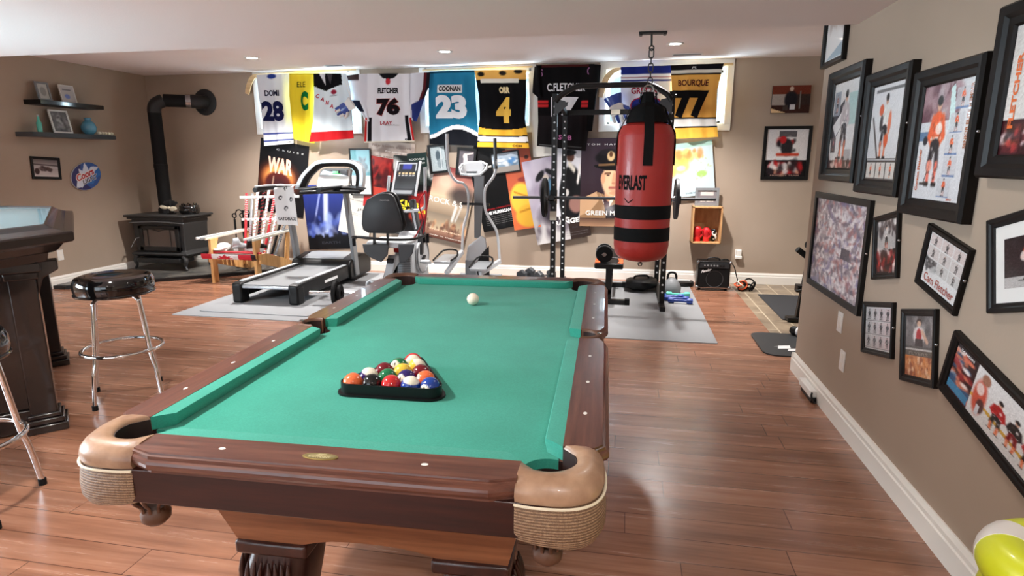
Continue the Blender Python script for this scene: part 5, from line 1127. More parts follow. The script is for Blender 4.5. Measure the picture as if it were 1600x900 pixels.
# tool set
t = thing('fireplace_tool_set', 'black iron fireplace tool set standing right of the wood stove', 'fireplace tools', (-5.02, 7.25, SZ))
bx, by = -5.02, 7.25
b = MB(); b.lathe([(.13, SZ), (.13, SZ+.012), (.03, SZ+.03), (.012, SZ+.04), (0, SZ+.04)], (bx, by, 0)); b.build('base', 'black_metal', t)
b = MB(); b.tube([(bx, by, SZ+.03), (bx, by, .80)], .009); b.tube(smoothpath([(bx, by, .55), (bx-.0, by, .74), (bx-.035, by, .80), (bx-.09, by, .79), (bx-.11, by, .73)], 5), .008); b.tube(smoothpath([(bx, by, .55), (bx+.0, by, .74), (bx+.035, by, .80), (bx+.09, by, .79), (bx+.11, by, .73)], 5), .008); b.build('stand', 'black_metal', t)
for k, (dx_, tip) in enumerate(((-.115, 'shovel'), (.115, 'brush'), (-.04, 'poker'), (.045, 'tongs'))):
    x = bx+dx_; yy = by-(.02 if k < 2 else -.03); b = MB(); b.tube([(x, yy, .12), (x, yy, .70)], .008); b.torus((x, yy, .725), .028, .008, (0, 1, 0), seg=20); b.tube([(x, yy, .52), (x, yy, .68)], .014)
    if tip == 'shovel': b.box((x, yy, .13), (.10, .012, .15))
    if tip == 'brush': b.cyl((x, yy, .16), .030, .12)
    b.build(tip, 'black_metal', t, bevel=.001)
# hockey stick chair
t = thing('stick_chair', 'lounge chair of pine legs and hockey sticks with a maple leaf seat', 'chair', (-4.56, 6.7, 0))
xl, xr, yf = -4.85, -4.27, 6.36
for x in (xl, xr):
    b = MB(); b.bar((x, yf, 0), (x, yf+.0, .53), .035, .09, up=(0, 1, 0)); b.prism([(0, .53), (.10, .53), (.035, .40), (0, .40)], (x-.012, yf+.01, 0), (0, 1, 0), (0, 0, 1), (1, 0, 0), 0, .024); b.build('leg', 'pine', t, bevel=.003)
    b = MB(); b.loft([[Vector((x+(-.03 if x == xl else .03), y, z)) for y, z in ((yf-.02, .36), (yf-.02, .25), (yf+.50, .10), (yf+.92, .0), (yf+.98, .0), (yf+.98, .06), (yf+.5, .24), (yf+.10, .36))], [Vector((x+(-.055 if x == xl else .055), y, z)) for y, z in ((yf-.02, .36), (yf-.02, .25), (yf+.50, .10), (yf+.92, .0), (yf+.98, .0), (yf+.98, .06), (yf+.5, .24), (yf+.10, .36))]]); b.build('side_rail', 'pine', t, smooth=False)
    b = MB(); b.bar((x, yf+.62, .12), (x, yf+.70, .56), .03, .07, up=(0, 1, 0)); b.build('rear_support', 'pine', t, bevel=.003)
    for k in range(3):
        b = MB(); b.bar((x-.05+.035*k-(.03 if x == xl else -.01), yf-.16+.03*k, .545-.006*(k-1)), (x-.05+.035*k, yf+.80, .565), .020, .028); b.build('arm_stick', ('tape_white', 'silver', 'tan')[k], t, bevel=.004)
# seat of sticks with the flag board at the front
pf = Pic(60, 16, (206, 46, 60), 80); pf.rect(.20, 0, .68, 1, (236, 232, 232)).poly([(.44, .98), (.40, .72), (.33, .78), (.35, .5), (.29, .55), (.30, .35), (.38, .22), (.43, .25), (.435, .03), (.445, .03), (.45, .25), (.50, .22), (.58, .35), (.59, .55), (.53, .5), (.55, .78), (.48, .72)], (206, 46, 60)); pf.rect(.92, 0, 1, 1, (40, 22, 28))
def fs_(u, v, l):
    x = xl-.10+(xr-xl+.13)*u; a = (1-v)*1.9-.35; return Vector((x, yf-.055-(.030+l)*math.cos(a), .345+(.050+l)*math.sin(-a)+.0))
pic_mesh('flag_seat_board', pf, fs_, 'print_paper', t, thick=.012)
for k in range(6):
    b = MB(); y = yf+.01+.075*k; z = .372-.020*k; b.bar((xl-.05, y, z), (xr+.05, y, z), .05, .020); b.build('seat_slat', ('stick_red', 'tape_white', 'black')[k % 3], t, bevel=.004)
sp = Pic(8, 60, (220, 214, 212), 90)
for k in range(9):
    f = (k-4)/4; x0_ = -4.56+f*.21; x1_ = -4.56+f*.34+.04; zt = 1.13-.10*abs(f)-(0.03 if k % 2 else 0)
    P0, P1 = Vector((x0_, yf+.50, .26)), Vector((x1_, yf+.78, zt))
    s = MB(); s.bar(P0, P1, .030, .022); st = s.build('back_stick', ('stick_red', 'silver', 'tape_white', 'black', 'tape_white', 'stick_red', 'tape_white', 'black', 'silver')[k], t, bevel=.004)
    s = MB(); d_ = (P1-P0); e1 = Vector((1, 0, 0)); e2 = d_.cross(e1).normalized(); pts_ = []
    f0, f1 = ((.55, .95), (.10, .50), (.30, .95), (.25, .98), (.2, .9), (.45, .95), (.15, .95), (.6, .95), (.2, .6))[k]
    for i in range(90):
        f = f0+(f1-f0)*i/89; a = i*.95; q = max(abs(math.cos(a)), abs(math.sin(a))); pts_.append(P0+d_*f+e1*(.0155*math.cos(a)/q)+e2*(.0115*math.sin(a)/q))
    s.tube(pts_, .0042, 0, 5)
    s.build('grip_tape', ('tape_white', 'stick_red', 'stick_red', 'stick_red', 'stick_red', 'tape_white', 'stick_red', 'tape_white', 'black')[k], st, smooth=False)
for z_, q in ((.70, .36), (.98, .42)):
    b = MB(); f = (z_-.26)/.87; y = yf+.5+.28*f+.02; b.bar((-4.56-q+.04, y, z_), (-4.56+q+.04, y, z_+.02), .02, .03); b.build('back_crossbar', 'tape_white', t)
for nm, x, y, col, lab, s_ in (('hockey_skate', -4.36, 6.50, 'black', 'black hockey skate on the right side of the stick chair seat', 1), ('hockey_skate', -4.60, 6.56, 'silver', 'silver grey skate in the middle of the stick chair seat', 1)):
    z = .388-.02*(y-yf)/.075*1.0+.012; t = thing(nm, lab, 'skate', (x, y, z), rotz=.6)
    b = MB(); b.loft([[Vector((u, w*math.cos(a), .045+h_*(.5+.5*math.sin(a)))) for a in [2*PI*k/14 for k in range(14)]] for u, w, h_ in ((-.11, .030, .05), (-.09, .038, .13), (-.03, .040, .14), (.0, .040, .075), (.07, .040, .055), (.12, .028, .035))]); b.build('boot', col, t, local=True)
    b = MB(); b.bb((-.10, -.003, 0), (.12, .003, .018)); b.build('blade', 'chrome', t, local=True)
    b = MB(); b.bb((-.09, -.012, .016), (-.04, .012, .05)); b.bb((.03, -.012, .016), (.09, .012, .05)); b.build('blade_holder', 'tape_white', t, local=True)
o = Vector((-4.78, 6.47, .385)); t = thing('baseball_hat', 'small rounded white hat on the left side of the stick chair seat', 'hat', o)
b = MB(); b.sph(o+Vector((0, 0, .035)), (.075, .09, .055)); b.build('crown', 'tape_white', t); b = MB(); b.sph(o+Vector((.0, -.10, .02)), (.06, .05, .010)); b.build('brim', 'tape_white', t)

# ---- left wall things
t = thing('wall_shelf', 'upper black floating shelf on the left wall', 'shelf', wall_pt('left', 6.09, 2.07)); b = MB(); b.bb((XL, 5.69, 2.045), (XL+.22, 6.50, 2.095)); b.build('board', 'black', t, bevel=.002); b = MB(); b.bb((XL+.221, 5.69, 2.05), (XL+.224, 6.50, 2.09)); b.build('front_edge', 'black_gloss', t)
t = thing('wall_shelf', 'lower dark floating shelf on the left wall', 'shelf', wall_pt('left', 6.09, 1.72)); b = MB(); b.bb((XL, 5.54, 1.70), (XL+.22, 6.62, 1.75)); b.build('board', 'dark_grey', t, bevel=.002); b = MB(); b.bb((XL+.221, 5.54, 1.705), (XL+.224, 6.62, 1.745)); b.build('front_edge', 'charcoal', t)
def leaning(label, y, z, w_, h_, pic, fm, x=.10, tilt=.18, fw=.02, yaw=0):
    o = Vector((XL+x, y, z)); t = thing('picture_frame', label, 'picture frame', o)
    n_ = Vector((math.cos(tilt)*math.cos(yaw), -math.cos(tilt)*math.sin(yaw), math.sin(tilt))); ex = Vector((math.sin(yaw), math.cos(yaw), 0)); ey = n_.cross(ex)*-1
    ey = Vector((-math.sin(tilt)*math.cos(yaw), math.sin(tilt)*math.sin(yaw), math.cos(tilt)))
    P_ = lambda a, c_, d: o+ex*a+ey*(c_+h_/2)+n_*d
    b = MB(); b.loft([[P_(sx*(w_/2-i), sy*(h_/2-i), d) for i, d in ((0, 0), (0, .014), (fw, .014), (fw, 0))] for sx, sy in ((-1, -1), (1, -1), (1, 1), (-1, 1))], 0, True); b.build('frame', fm, t, smooth=False)
    pic_mesh('picture', pic, plane_surf(P_(0, 0, .006), ex, ey, n_, w_-2*fw, h_-2*fw), 'print_glass', t, size=(w_-2*fw, h_-2*fw))
p = Pic(20, 24, (190, 190, 186), 91); p.ell(.5, .5, .3, .3, (150, 150, 146))
leaning('small silver framed photo leaning on the upper left wall shelf', 5.86, 2.096, .16, .20, p, 'mid_grey')
p = Pic(20, 24, (190, 186, 184), 92); p.ell(.45, .35, .2, .14, (120, 140, 200)).rect(.2, .7, .8, .8, (120, 120, 124)); leaning('white card with blue print standing on the upper left wall shelf', 6.16, 2.096, .19, .20, p, 'tape_white', fw=.008)
p = Pic(24, 34, (110, 108, 108), 93); p.ell(.5, .55, .22, .3, (170, 168, 166)).blobs(0, 0, 1, 1, 20, .1, [(70, 68, 70), (150, 148, 148)], .7); leaning('white framed grey photo leaning on the lower left wall shelf', 6.02, 1.751, .24, .26, p, 'tape_white', fw=.018)
o = Vector((XL+.11, 6.36, 1.751)); t = thing('blue_vase', 'rounded pale blue glass vase on the lower left wall shelf', 'vase', o); b = MB(); b.lathe([(0, 0), (.04, 0), (.075, .04), (.082, .09), (.06, .14), (.03, .165), (.034, .185), (.040, .19)], o, caps=False); b.build('bowl', 'glass_blue', t); b = MB(); b.torus(o+Vector((0, 0, .19)), .038, .004); b.build('rim', 'glass_blue', t)
o = Vector((XL+.10, 5.74, 1.751)); t = thing('green_bottle', 'slim pale green glass bottle at the left of the lower shelf', 'bottle', o); b = MB(); b.lathe([(0, 0), (.024, 0), (.026, .10), (.012, .13), (.010, .17), (0, .17)], o); b.build('body', 'teal_vinyl', t); b = MB(); b.cyl(o+Vector((0, 0, .178)), .011, .016); b.build('cap', 'silver', t)
o = Vector((XL+.17, 6.56, 1.751)); t = thing('seashells', 'row of small white seashells at the right end of the lower shelf', 'seashells', o)
for k in range(5): b = MB(); b.sph(o+Vector((.0, -.12+.045*k, .02)), (.022, .02, .020), R=Matrix.Rotation(k, 3, 'X')); b.build('shell', 'cream', t)
p = Pic(50, 34, (150, 140, 140), 94); p.vgrad(.5, 1, (190, 184, 184), (96, 86, 86)).vgrad(0, .5, (206, 200, 198), (170, 160, 160)).blobs(.3, .3, .7, .55, 16, .05, [(50, 36, 40), (80, 60, 60)]).ell(.12, .3, .1, .18, (50, 24, 28)).line((0, .72), (1, .66), .03, (60, 50, 50))
framed('picture_frame', 'dark framed sepia snowmobile photo on the left wall below the shelves', 'picture frame', 'left', 5.823, 1.363, .35, .248, -3, p, .030, .02)
# oval beer sign
o = wall_pt('left', 6.32, 1.262, .012); t = thing('oval_sign', 'tilted oval blue beer sign with red and white lettering on the left wall', 'sign', o)
p = Pic(70, 50, (34, 84, 160), 95); p.poly([(0, 1), (0, 0), (.5, 0), (.2, .5), (.5, 1)], (20, 30, 100)).poly([(.0, .25), (.2, .55), (.35, .9), (.45, .75), (.62, 1), (.7, .72), (.86, .86), (1, .60), (.6, .45), (.3, .2), (.1, .05)], (214, 222, 236)).poly([(.35, .3), (1, .6), (1, .3), (.6, .1)], (34, 110, 190))
p.text('Coors', .48, .58, .66, .30, (250, 240, 236), .10, 0, skew=.25).text('Coors', .48, .58, .62, .26, (186, 30, 44), .03, 0, .002, skew=.25).text('LIGHT', .56, .34, .52, .20, (230, 230, 236), .09, 0, skew=.25).text('LIGHT', .56, .34, .50, .17, (24, 34, 60), .03, 0, .002, skew=.25)
ang = math.radians(20); ex = Vector((0, math.cos(ang), math.sin(ang))); ey = Vector((0, -math.sin(ang), math.cos(ang)))
def osurf(u, v, l):
    a, c_ = (u-.5)*2, (v-.5)*2
    if l == 0: rr = max(abs(a), abs(c_)); q = 1 if rr < 1e-6 else rr/math.hypot(a, c_)
    else: q = 1
    return o+ex*(a*q*.215)+ey*(c_*q*.155)+Vector((1, 0, 0))*(.010+l)
pic_mesh('face', p, osurf, 'print_plastic', t, size=(.43, .31))
b = MB(); b.loft([[o+ex*(.218*math.cos(a)*s_)+ey*(.158*math.sin(a)*s_)+Vector((1, 0, 0))*d for a in [2*PI*k/40 for k in range(40)]] for d, s_ in ((-.011, .97), (.004, 1), (.009, .99))]); b.build('rim', 'light_grey', t)

# ================================================================== octagonal poker table and stools
PU, PV, PE = Vector((-.7224, .6915, 0)), Vector((-.6915, -.7224, 0)), Vector((-2.87, 2.69, 0)); PCL, PLN, PWD = .33, 1.62, 1.10
PG = [(0, 0), (PLN, 0), (PLN+PCL, PCL), (PLN+PCL, PWD-PCL), (PLN, PWD), (0, PWD), (-PCL, PWD-PCL), (-PCL, PCL)]
def pk(d, z):
    out = []; n = len(PG)
    for i in range(n):
        p0, p1, p2 = Vector(PG[i-1]), Vector(PG[i]), Vector(PG[(i+1) % n]); e0, e1 = (p1-p0).normalized(), (p2-p1).normalized()
        n0, n1 = Vector((-e0.y, e0.x)), Vector((-e1.y, e1.x)); m_ = (n0+n1)/(1+n0.dot(n1)); q = p1+m_*d; out.append(PE+PU*q.x+PV*q.y+Vector((0, 0, z)))
    return out
t = thing('poker_table', 'large black poker table with clipped corners, flared rim and pale blue glossy top', 'poker table', PE+PU*.8+PV*.55)
b = MB(); b.loft([pk(.128, 1.112), pk(.122, 1.124), pk(.112, 1.120), pk(.085, 1.100), pk(.045, 1.086), pk(.005, 1.083), pk(0, 1.075), pk(0, 1.040), pk(.008, 1.030), pk(.05, 1.02), pk(.08, .985), pk(.10, .975), pk(.16, .975)], caps=False); b.build('rim', 'pub_wood', t, smooth=False)
b = MB(); b.loft([pk(.124, 1.085), pk(.124, 1.113)]); b.build('playing_surface', 'table_top_blue', t, smooth=False)
b = MB(); b.loft([pk(.13, .93), pk(.10, 1.08)]); b.build('skirt', 'pub_wood', t, smooth=False)
RP = Matrix((PU, PV, Vector((0, 0, 1)))).transposed()
for u_, v_ in ((.10, .25), (1.40, .25), (1.40, .85), (.10, .85)):
    c_ = PE+PU*u_+PV*v_; b = MB()
    for z0_, z1_, w0 in ((0, .045, .22), (.045, .075, .19), (.075, .10, .16), (.84, .88, .16), (.88, .93, .20)): b.box(c_+Vector((0, 0, (z0_+z1_)/2)), (w0, w0*.9, z1_-z0_), 0, RP)
    b.box(c_+Vector((0, 0, .47)), (.13, .12, .76), 0, RP); lg = b.build('leg', 'pub_wood', t, bevel=.006)
    b = MB(); b.prism([(0, 0), (.10, 0), (.10, -.05), (.03, -.09), (0, -.18)], c_-PV*.06*(1 if v_ < .5 else -1)+Vector((0, 0, .93)), -PV*(1 if v_ < .5 else -1), (0, 0, 1), PU, -.05, .05); b.build('bracket', 'pub_wood', lg, bevel=.005)
for u_ in (.10, 1.40):
    b = MB(); c_ = PE+PU*u_+PV*.55; b.box(c_+Vector((0, 0, .50)), (.08, .52, .74), 0, RP); b.box(c_+Vector((0, 0, .07)), (.12, .60, .12), 0, RP); b.build('end_panel', 'pub_wood', t, bevel=.006)
b = MB(); b.box(PE+PU*.75+PV*.55+Vector((0, 0, .12)), (1.2, .10, .12), 0, RP); b.build('stretcher', 'pub_wood', t, bevel=.006)

t = thing('bar_stool', 'round black vinyl bar stool with chrome legs standing beside the poker table', 'bar stool', (-3.03, 3.06, 0), .75, group='bar stools')
b = MB(); b.lathe([(0, .66), (.19, .66), (.208, .672), (.214, .70), (.212, .74), (.200, .765), (.17, .776), (.10, .770), (0, .766)], (0, 0, 0), seg=48); st_ = b.build('seat', 'black_gloss', t, local=True)
b = MB(); b.torus((0, 0, .668), .208, .008, seg=48); b.build('seat_band', 'black_gloss', t, local=True)
b = MB(); b.cyl((0, 0, .650), .12, .02); b.build('seat_plate', 'steel', t, local=True)
for k in range(4):
    a = PI/4+k*PI/2; d = Vector((math.cos(a), math.sin(a), 0))
    pts = [d*.05+Vector((0, 0, .648)), d*.12+Vector((0, 0, .648)), d*.155+Vector((0, 0, .630)), d*.165+Vector((0, 0, .59)), d*.195+Vector((0, 0, .34)), d*.205+Vector((0, 0, .27)), d*.222+Vector((0, 0, .20)), d*.245+Vector((0, 0, .03))]
    b = MB(); b.tube(smoothpath(pts, 5), .0125, 0, 14); lg = b.build('leg', 'chrome', t, local=True)
    b = MB(); b.cyl(d*.246+Vector((0, 0, .015)), .016, .03); b.build('rubber_tip', 'rubber', lg, local=True)
b = MB(); b.torus((0, 0, .315), .215, .0115, seg=64, k=12); b.build('foot_ring', 'chrome', t, local=True)
dup(t, (-2.66, 1.83, 0), (0, 0, 1.19+PI/4), 'chrome legged bar stool cut off by the left edge of the photo')

# ================================================================== gym floor mats
def rug(name, label, cat, poly, z0, z1, m, extra=None):
    t = thing(name, label, cat, (sum(p_[0] for p_ in poly)/len(poly), sum(p_[1] for p_ in poly)/len(poly), z0)); b = MB(); b.prism(poly, (0, 0, 0), (1, 0, 0), (0, 1, 0), (0, 0, 1), z0, z1); b.build('pad', m, t, smooth=False); return t
def rr_(x0, y0, x1, y1, r_, n=5):
    o = []
    for cx, cy, a0 in ((x0+r_, y0+r_, PI), (x1-r_, y0+r_, 1.5*PI), (x1-r_, y1-r_, 0), (x0+r_, y1-r_, .5*PI)):
        for k in range(n+1): a = a0+k*PI/2/n; o.append((cx+r_*math.cos(a), cy+r_*math.sin(a)))
    return o
rug('floor_mat', 'large grey rubber mat on the floor under the treadmill', 'floor mat', rr_(-4.23, 4.87, -1.55, 7.30, .01), .0, .006, 'rug_grey')
rug('floor_mat', 'large grey rubber mat on the floor under the power rack', 'floor mat', rr_(-1.40, 4.86, .78, 7.30, .01), .0, .006, 'rug_grey')
rug('floor_mat', 'thick grey treadmill mat with rounded corners lying on the larger mat', 'floor mat', rr_(-4.08, 5.02, -2.86, 7.20, .08), .0065, .014, 'rug_grey')
t = rug('exercise_mat', 'small black exercise mat with a white logo by the end of the right wall', 'floor mat', rr_(1.09, 4.62, 2.05, 5.25, .10), .0, .010, 'charcoal')
b = MB(); cx, cy = 1.30, 4.80
for a, c_ in (((-.08, -.01), (.02, .09)), ((-.02, -.06), (.08, .02)), ((-.10, .04), (-.04, .07)), ((.04, -.02), (.10, .01))): b.prism([(cx+a[0], cy+a[1]), (cx+c_[0], cy+a[1]+.02), (cx+c_[0]+.01, cy+c_[1]), (cx+a[0]+.02, cy+c_[1]-.02)], (0, 0, 0), (1, 0, 0), (0, 1, 0), (0, 0, 1), .0095, .0108)
b.build('logo', 'logo_white', t, smooth=False)
rug('floor_mat', 'dark grey mat on the tiled floor by the back of the alcove', 'floor mat', rr_(1.48, 5.75, 2.9, 6.85, .01), .0, .006, 'rug_dark')

# ================================================================== treadmill
t = thing('treadmill', 'grey and black treadmill with a white towel over its handle', 'treadmill', (-3.6, 6.2, .014))
MZ = .014; a0, a1, q0, q1 = -3.93, -3.20, 5.38, 6.55
b = MB(); b.prism([(q0+.04, .205), (q1, .215), (q1, .190), (q0+.04, .180)], (0, 0, 0), (0, 1, 0), (0, 0, 1), (1, 0, 0), a0+.09, a1-.09); b.build('running_belt', 'belt', t, smooth=False)
for x0_, x1_ in ((a0, a0+.10), (a1-.10, a1)):
    b = MB(); b.prism([(q0+.03, .225), (q0, .21), (q0, .10), (q0+.10, .075), (q1, .075), (q1+.1, .10), (q1+.1, .235)], (0, 0, 0), (0, 1, 0), (0, 0, 1), (1, 0, 0), x0_, x1_); rl = b.build('side_rail', 'black', t, bevel=.012)
    b = MB(); b.bb((x0_+.025, q0+.10, .222), (x1_-.025, q1, .236)); b.build('foot_rail', 'light_grey', rl, bevel=.004)
    b = MB(); b.bb((x0_-.004, q0, MZ), (x1_+.004, q0+.14, .20)); b.build('rear_foot', 'black', rl, bevel=.02)
b = MB(); b.bb((a1+.001, 5.95, .135), (a1+.003, 6.25, .165)); b.build('brand_strip', 'logo_white', t)
b = MB(); b.prism([(q1-.02, .22), (q1+.03, .285), (q1+.30, .33), (q1+.55, .30), (q1+.62, .20), (q1+.60, .05), (q1, .05)], (0, 0, 0), (0, 1, 0), (0, 0, 1), (1, 0, 0), a0-.02, a1+.02); b.build('motor_hood', 'black', t, bevel=.03, segs=3)
b = MB(); b.prism([(q1+.06, .297), (q1+.31, .338), (q1+.48, .318), (q1+.48, .305), (q1+.31, .32), (q1+.06, .28)], (0, 0, 0), (0, 1, 0), (0, 0, 1), (1, 0, 0), a0+.10, a1-.10); b.build('hood_panel', 'mid_grey', t, bevel=.006)
b = MB(); b.bb((a0+.04, q1+.15, MZ), (a1-.04, q1+.30, .06)); b.build('front_wheels', 'black', t, bevel=.01)
b = MB(); b.bb((a0+.10, q0+.02, .165), (a1-.10, q0+.05, .195)); b.build('rear_roller', 'silver', t, bevel=.01)
for x, s_ in ((a0-.015, -1), (a1+.015, 1)):
    b = MB(); b.loft([[Vector((x-.022, y-w_, z)), Vector((x+.022, y-w_, z)), Vector((x+.022, y+w_, z)), Vector((x-.022, y+w_, z))] for y, z, w_ in ((q1+.16, .08, .055), (q1+.12, .45, .05), (q1+.00, 1.10, .045))]); b.build('upright', 'mid_grey', t, bevel=.008)
    b = MB(); b.tube(smoothpath([(x, q1+.02, 1.10), (x-s_*.01, q1-.10, 1.145), (x-s_*.01, q1-.35, 1.15), (x-s_*.01, q1-.62, 1.135)], 5), .027, 0, 14); h_ = b.build('handrail', 'black', t)
    b = MB(); b.bb((x-.03-s_*.01, q1-.58, 1.165), (x+.03-s_*.01, q1-.08, 1.182)); b.build('rail_cap', 'light_grey', h_, bevel=.006)
yc = 6.50
L_ = lambda px, py, y=yc: aty(px, py, y)
out = [L_(461, 296), L_(470, 276), L_(482, 262), L_(494, 252.5), L_(510, 250), L_(530, 249.5), L_(550, 250), L_(561, 254), L_(568, 264), L_(569, 280), L_(566, 300)]
sp = smoothpath(out, 5); b = MB()
ctr = L_(520, 290); b.loft([[q+Vector((0, -.03, 0)), q+Vector((0, .05, 0)), q+(ctr-q)*.13+Vector((0, .05, 0)), q+(ctr-q)*.13+Vector((0, -.03, 0))] for q in sp]); b.build('console_hood', 'silver', t, bevel=.006)
b = MB(); b.loft([[q+(ctr-q)*f+Vector((0, d, 0)) for f, d in ((.12, -.02), (.12, .05), (.26, .045), (.26, .0))] for q in sp]); b.build('hood_lining', 'black', t)
pan = [L_(494, 292, 6.44), L_(500, 266, 6.50), L_(508, 262.5, 6.52), L_(544, 262.5, 6.52), L_(548, 266, 6.50), L_(543, 292, 6.44)]
b = MB(); b.loft([[q for q in pan], [q+Vector((0, .06, .0)) for q in pan]]); cons = b.build('console', 'white_plastic', t, bevel=.008)
scr = [L_(500, 272.5, 6.47), L_(505, 265.5, 6.47), L_(542, 265.5, 6.47), L_(543, 275, 6.465)]
b = MB(); b.loft([scr, [q+Vector((0, .01, 0)) for q in scr]]); b.build('screen', 'black_gloss', cons)
pz = Pic(12, 6, (16, 24, 18), 1); q0_ = L_(524, 269, 6.455); pz.text('000', .5, .5, .9, .8, (30, 230, 60), .02); mm = pic_mesh('readout', pz, plane_surf(q0_, (1, 0, 0), (0, 0, 1), (0, -1, 0), .075, .032), 'print_plastic', cons, size=(.075, .032))
mat('led_green', (20, 220, 50), .5, emit=(30, 230, 60), estr=1.5)
b = MB(); b.bb(L_(519, 272.2, 6.452), L_(531, 271.2, 6.450)); b.build('led_bar', 'led_green', cons)
b = MB(); b.loft([[L_(462, 296, 6.38), L_(500, 292.5, 6.38), L_(545, 292.5, 6.38), L_(568, 297, 6.38), L_(560, 303, 6.38), L_(500, 303, 6.38)], [q+Vector((0, .10, .02)) for q in (L_(462, 296, 6.38), L_(500, 292.5, 6.38), L_(545, 292.5, 6.38), L_(568, 297, 6.38), L_(560, 303, 6.38), L_(500, 303, 6.38))]]); b.build('console_tray', 'black', t, bevel=.006)
b = MB(); b.tube([L_(470, 301, 6.35), L_(525, 299, 6.30), L_(562, 300, 6.35)], .022); b.build('pulse_bar', 'black', t)
# towel over the left handrail
p = Pic(40, 60, (226, 224, 222), 96); 
for x_, y_ in ((.55, .93), (.28, .70), (.80, .64), (.5, .42)): p.ell(x_, y_, .09, .06, (30, 30, 32), 1, .1).ell(x_+.01, y_-.005, .05, .033, (226, 224, 222), 1, .1).rect(x_+.01, y_-.05, x_+.09, y_-.005, (226, 224, 222)).rect(x_+.0, y_-.03, x_+.06, y_-.01, (30, 30, 32))
p.text('GATORADE', .52, .16, .84, .085, (40, 38, 40), .03)
tt = thing('towel', 'white lettered towel draped over the left treadmill handrail', 'towel', L_(448, 290, 6.0))
yt = 6.05
def tw(u, v, l):
    a = L_(431+(5*(1-v)), 292+(v*0)+58*(1-v), yt); c_ = L_(461+(7*(1-v)), 288+64*(1-v), yt); q = a.lerp(c_, u)
    if v > .93: q = q+Vector((0, .04*((v-.93)/.07)**2, -.008*((v-.93)/.07)**2))
    return q+Vector((0, -1, 0))*(l+.012*math.sin(u*6+v*2)+.035)
pic_mesh('cloth', p, tw, 'print_cloth', tt, thick=.006, size=(.24, .42))
b = MB(); q = L_(446, 290, yt); b.bb((q.x-.10, q.y-.035, q.z-.004), (q.x+.10, q.y+.06, q.z+.012)); b.build('fold', 'towel', tt, bevel=.008)

# ================================================================== recumbent exercise bike
t = thing('exercise_bike', 'recumbent exercise bike with a black seat back and grey console', 'exercise bike', (-2.43, 6.25, .006))
FZ = .0065
def V3(px, py, y, dx=0, dy=0, dz=0): return aty(px, py, y)+Vector((dx, dy, dz))
sb = [(583, 306), (592, 302.5), (602, 301.5), (611, 303), (616, 308), (624, 330), (629, 352), (626, 361), (617, 365), (600, 365), (575, 364), (567, 359), (565, 350), (566, 330), (573, 312)]
F_ = [V3(a, c_, 5.86) for a, c_ in sb]; cen = sum(F_, Vector())/len(F_)
b = MB(); b.loft([[cen+(q-cen)*.90+Vector((0, -.012, 0)) for q in F_], [q for q in F_], [q+Vector((0, .02, 0)) for q in F_], [cen+(q-cen)*.93+Vector((0, .03, 0)) for q in F_]]); bk = b.build('seat_back_shell', 'charcoal', t, bevel=.006, angle=50)
b = MB(); b.loft([[cen+(q-cen)*1.0+Vector((.012, .03, .006)) for q in F_], [cen+(q-cen)*1.05+Vector((.014, .06, .006)) for q in F_], [cen+(q-cen)*.92+Vector((.014, .09, .006)) for q in F_]]); b.build('back_cushion', 'black', t, bevel=.01, angle=60)
p_ = Pic(8, 4, (52, 55, 58)); p_.text('PRO FITNESS', .5, .5, .9, .5, (200, 200, 200)); pic_mesh('brand_label', p_, plane_surf(V3(601, 313, 5.845), (1, 0, 0), (0, 0, 1), (0, -1, 0), .11, .02), 'print_plastic', bk, size=(.11, .02))
b = MB(); b.tube(smoothpath([V3(556, 372, 6.05), V3(551, 370.5, 5.90), V3(560, 370, 5.80), V3(600, 374, 5.78), V3(640, 374, 5.82), V3(662, 369, 6.05), V3(664, 365, 6.25)], 6), .014, 0, 12); b.build('seat_handlebar', 'black', t)
for q in (V3(553, 377, 5.96), V3(668, 372, 6.22)): b = MB(); b.tube([q+Vector((0, 0, .05)), q+Vector((0, .0, -.05))], .018); b.build('hand_grip', 'black_matte', t)
for px in (585, 606): b = MB(); b.bar(V3(px, 362, 5.90), V3(px, 388, 5.92), .022, .03, up=(0, 1, 0)); b.build('back_bracket', 'black_metal', t)
b = MB(); z = V3(600, 385, 5.9).z; cx = V3(600, 385, 5.9).x; b.loft([[Vector((cx+x, y, zz)) for x, zz in ((-.20, z+.05), (.20, z+.05), (.22, z+.02), (.18, z-.02), (-.18, z-.02), (-.22, z+.02))] for y in (5.93, 6.15, 6.33)]); b.build('seat_cushion', 'light_grey', t, bevel=.02, segs=3)
b = MB(); b.loft([[V3(567+k, 385, 5.95), V3(600, 385, 5.95), V3(602, 405, 5.95), V3(590, 412, 5.95), V3(573+k, 400, 5.95)] if False else [V3(a, c_, y) for a, c_ in ((566, 381), (608, 381), (606, 398), (596, 410), (578, 402), (569, 394))] for k, y in ((0, 5.90), (1, 6.10))]); b.build('left_shroud', 'dark_grey', t, bevel=.012)
b = MB(); b.loft([[V3(a, c_, y) for a, c_ in ((622, 381), (648, 381), (645, 396), (634, 410), (624, 412))] for y in (5.92, 6.10)]); b.build('right_shroud', 'dark_grey', t, bevel=.012)
bx_ = V3(606, 400, 6.0).x
b = MB(); b.prism([(5.80, .05), (5.86, .05), (6.12, .44), (6.70, .36), (6.9, .30), (6.9, .24), (6.70, .26), (6.20, .34), (6.02, .26)], (0, 0, 0), (0, 1, 0), (0, 0, 1), (1, 0, 0), bx_-.05, bx_+.05); b.build('main_beam', 'light_grey', t, bevel=.012)
b = MB(); b.prism([(6.08, .0), (6.18, .0), (6.20, .40), (6.06, .40)], (0, FZ*0, FZ), (0, 1, 0), (0, 0, 1), (1, 0, 0), bx_-.045, bx_+.035); b.build('seat_post', 'charcoal', t, bevel=.01)
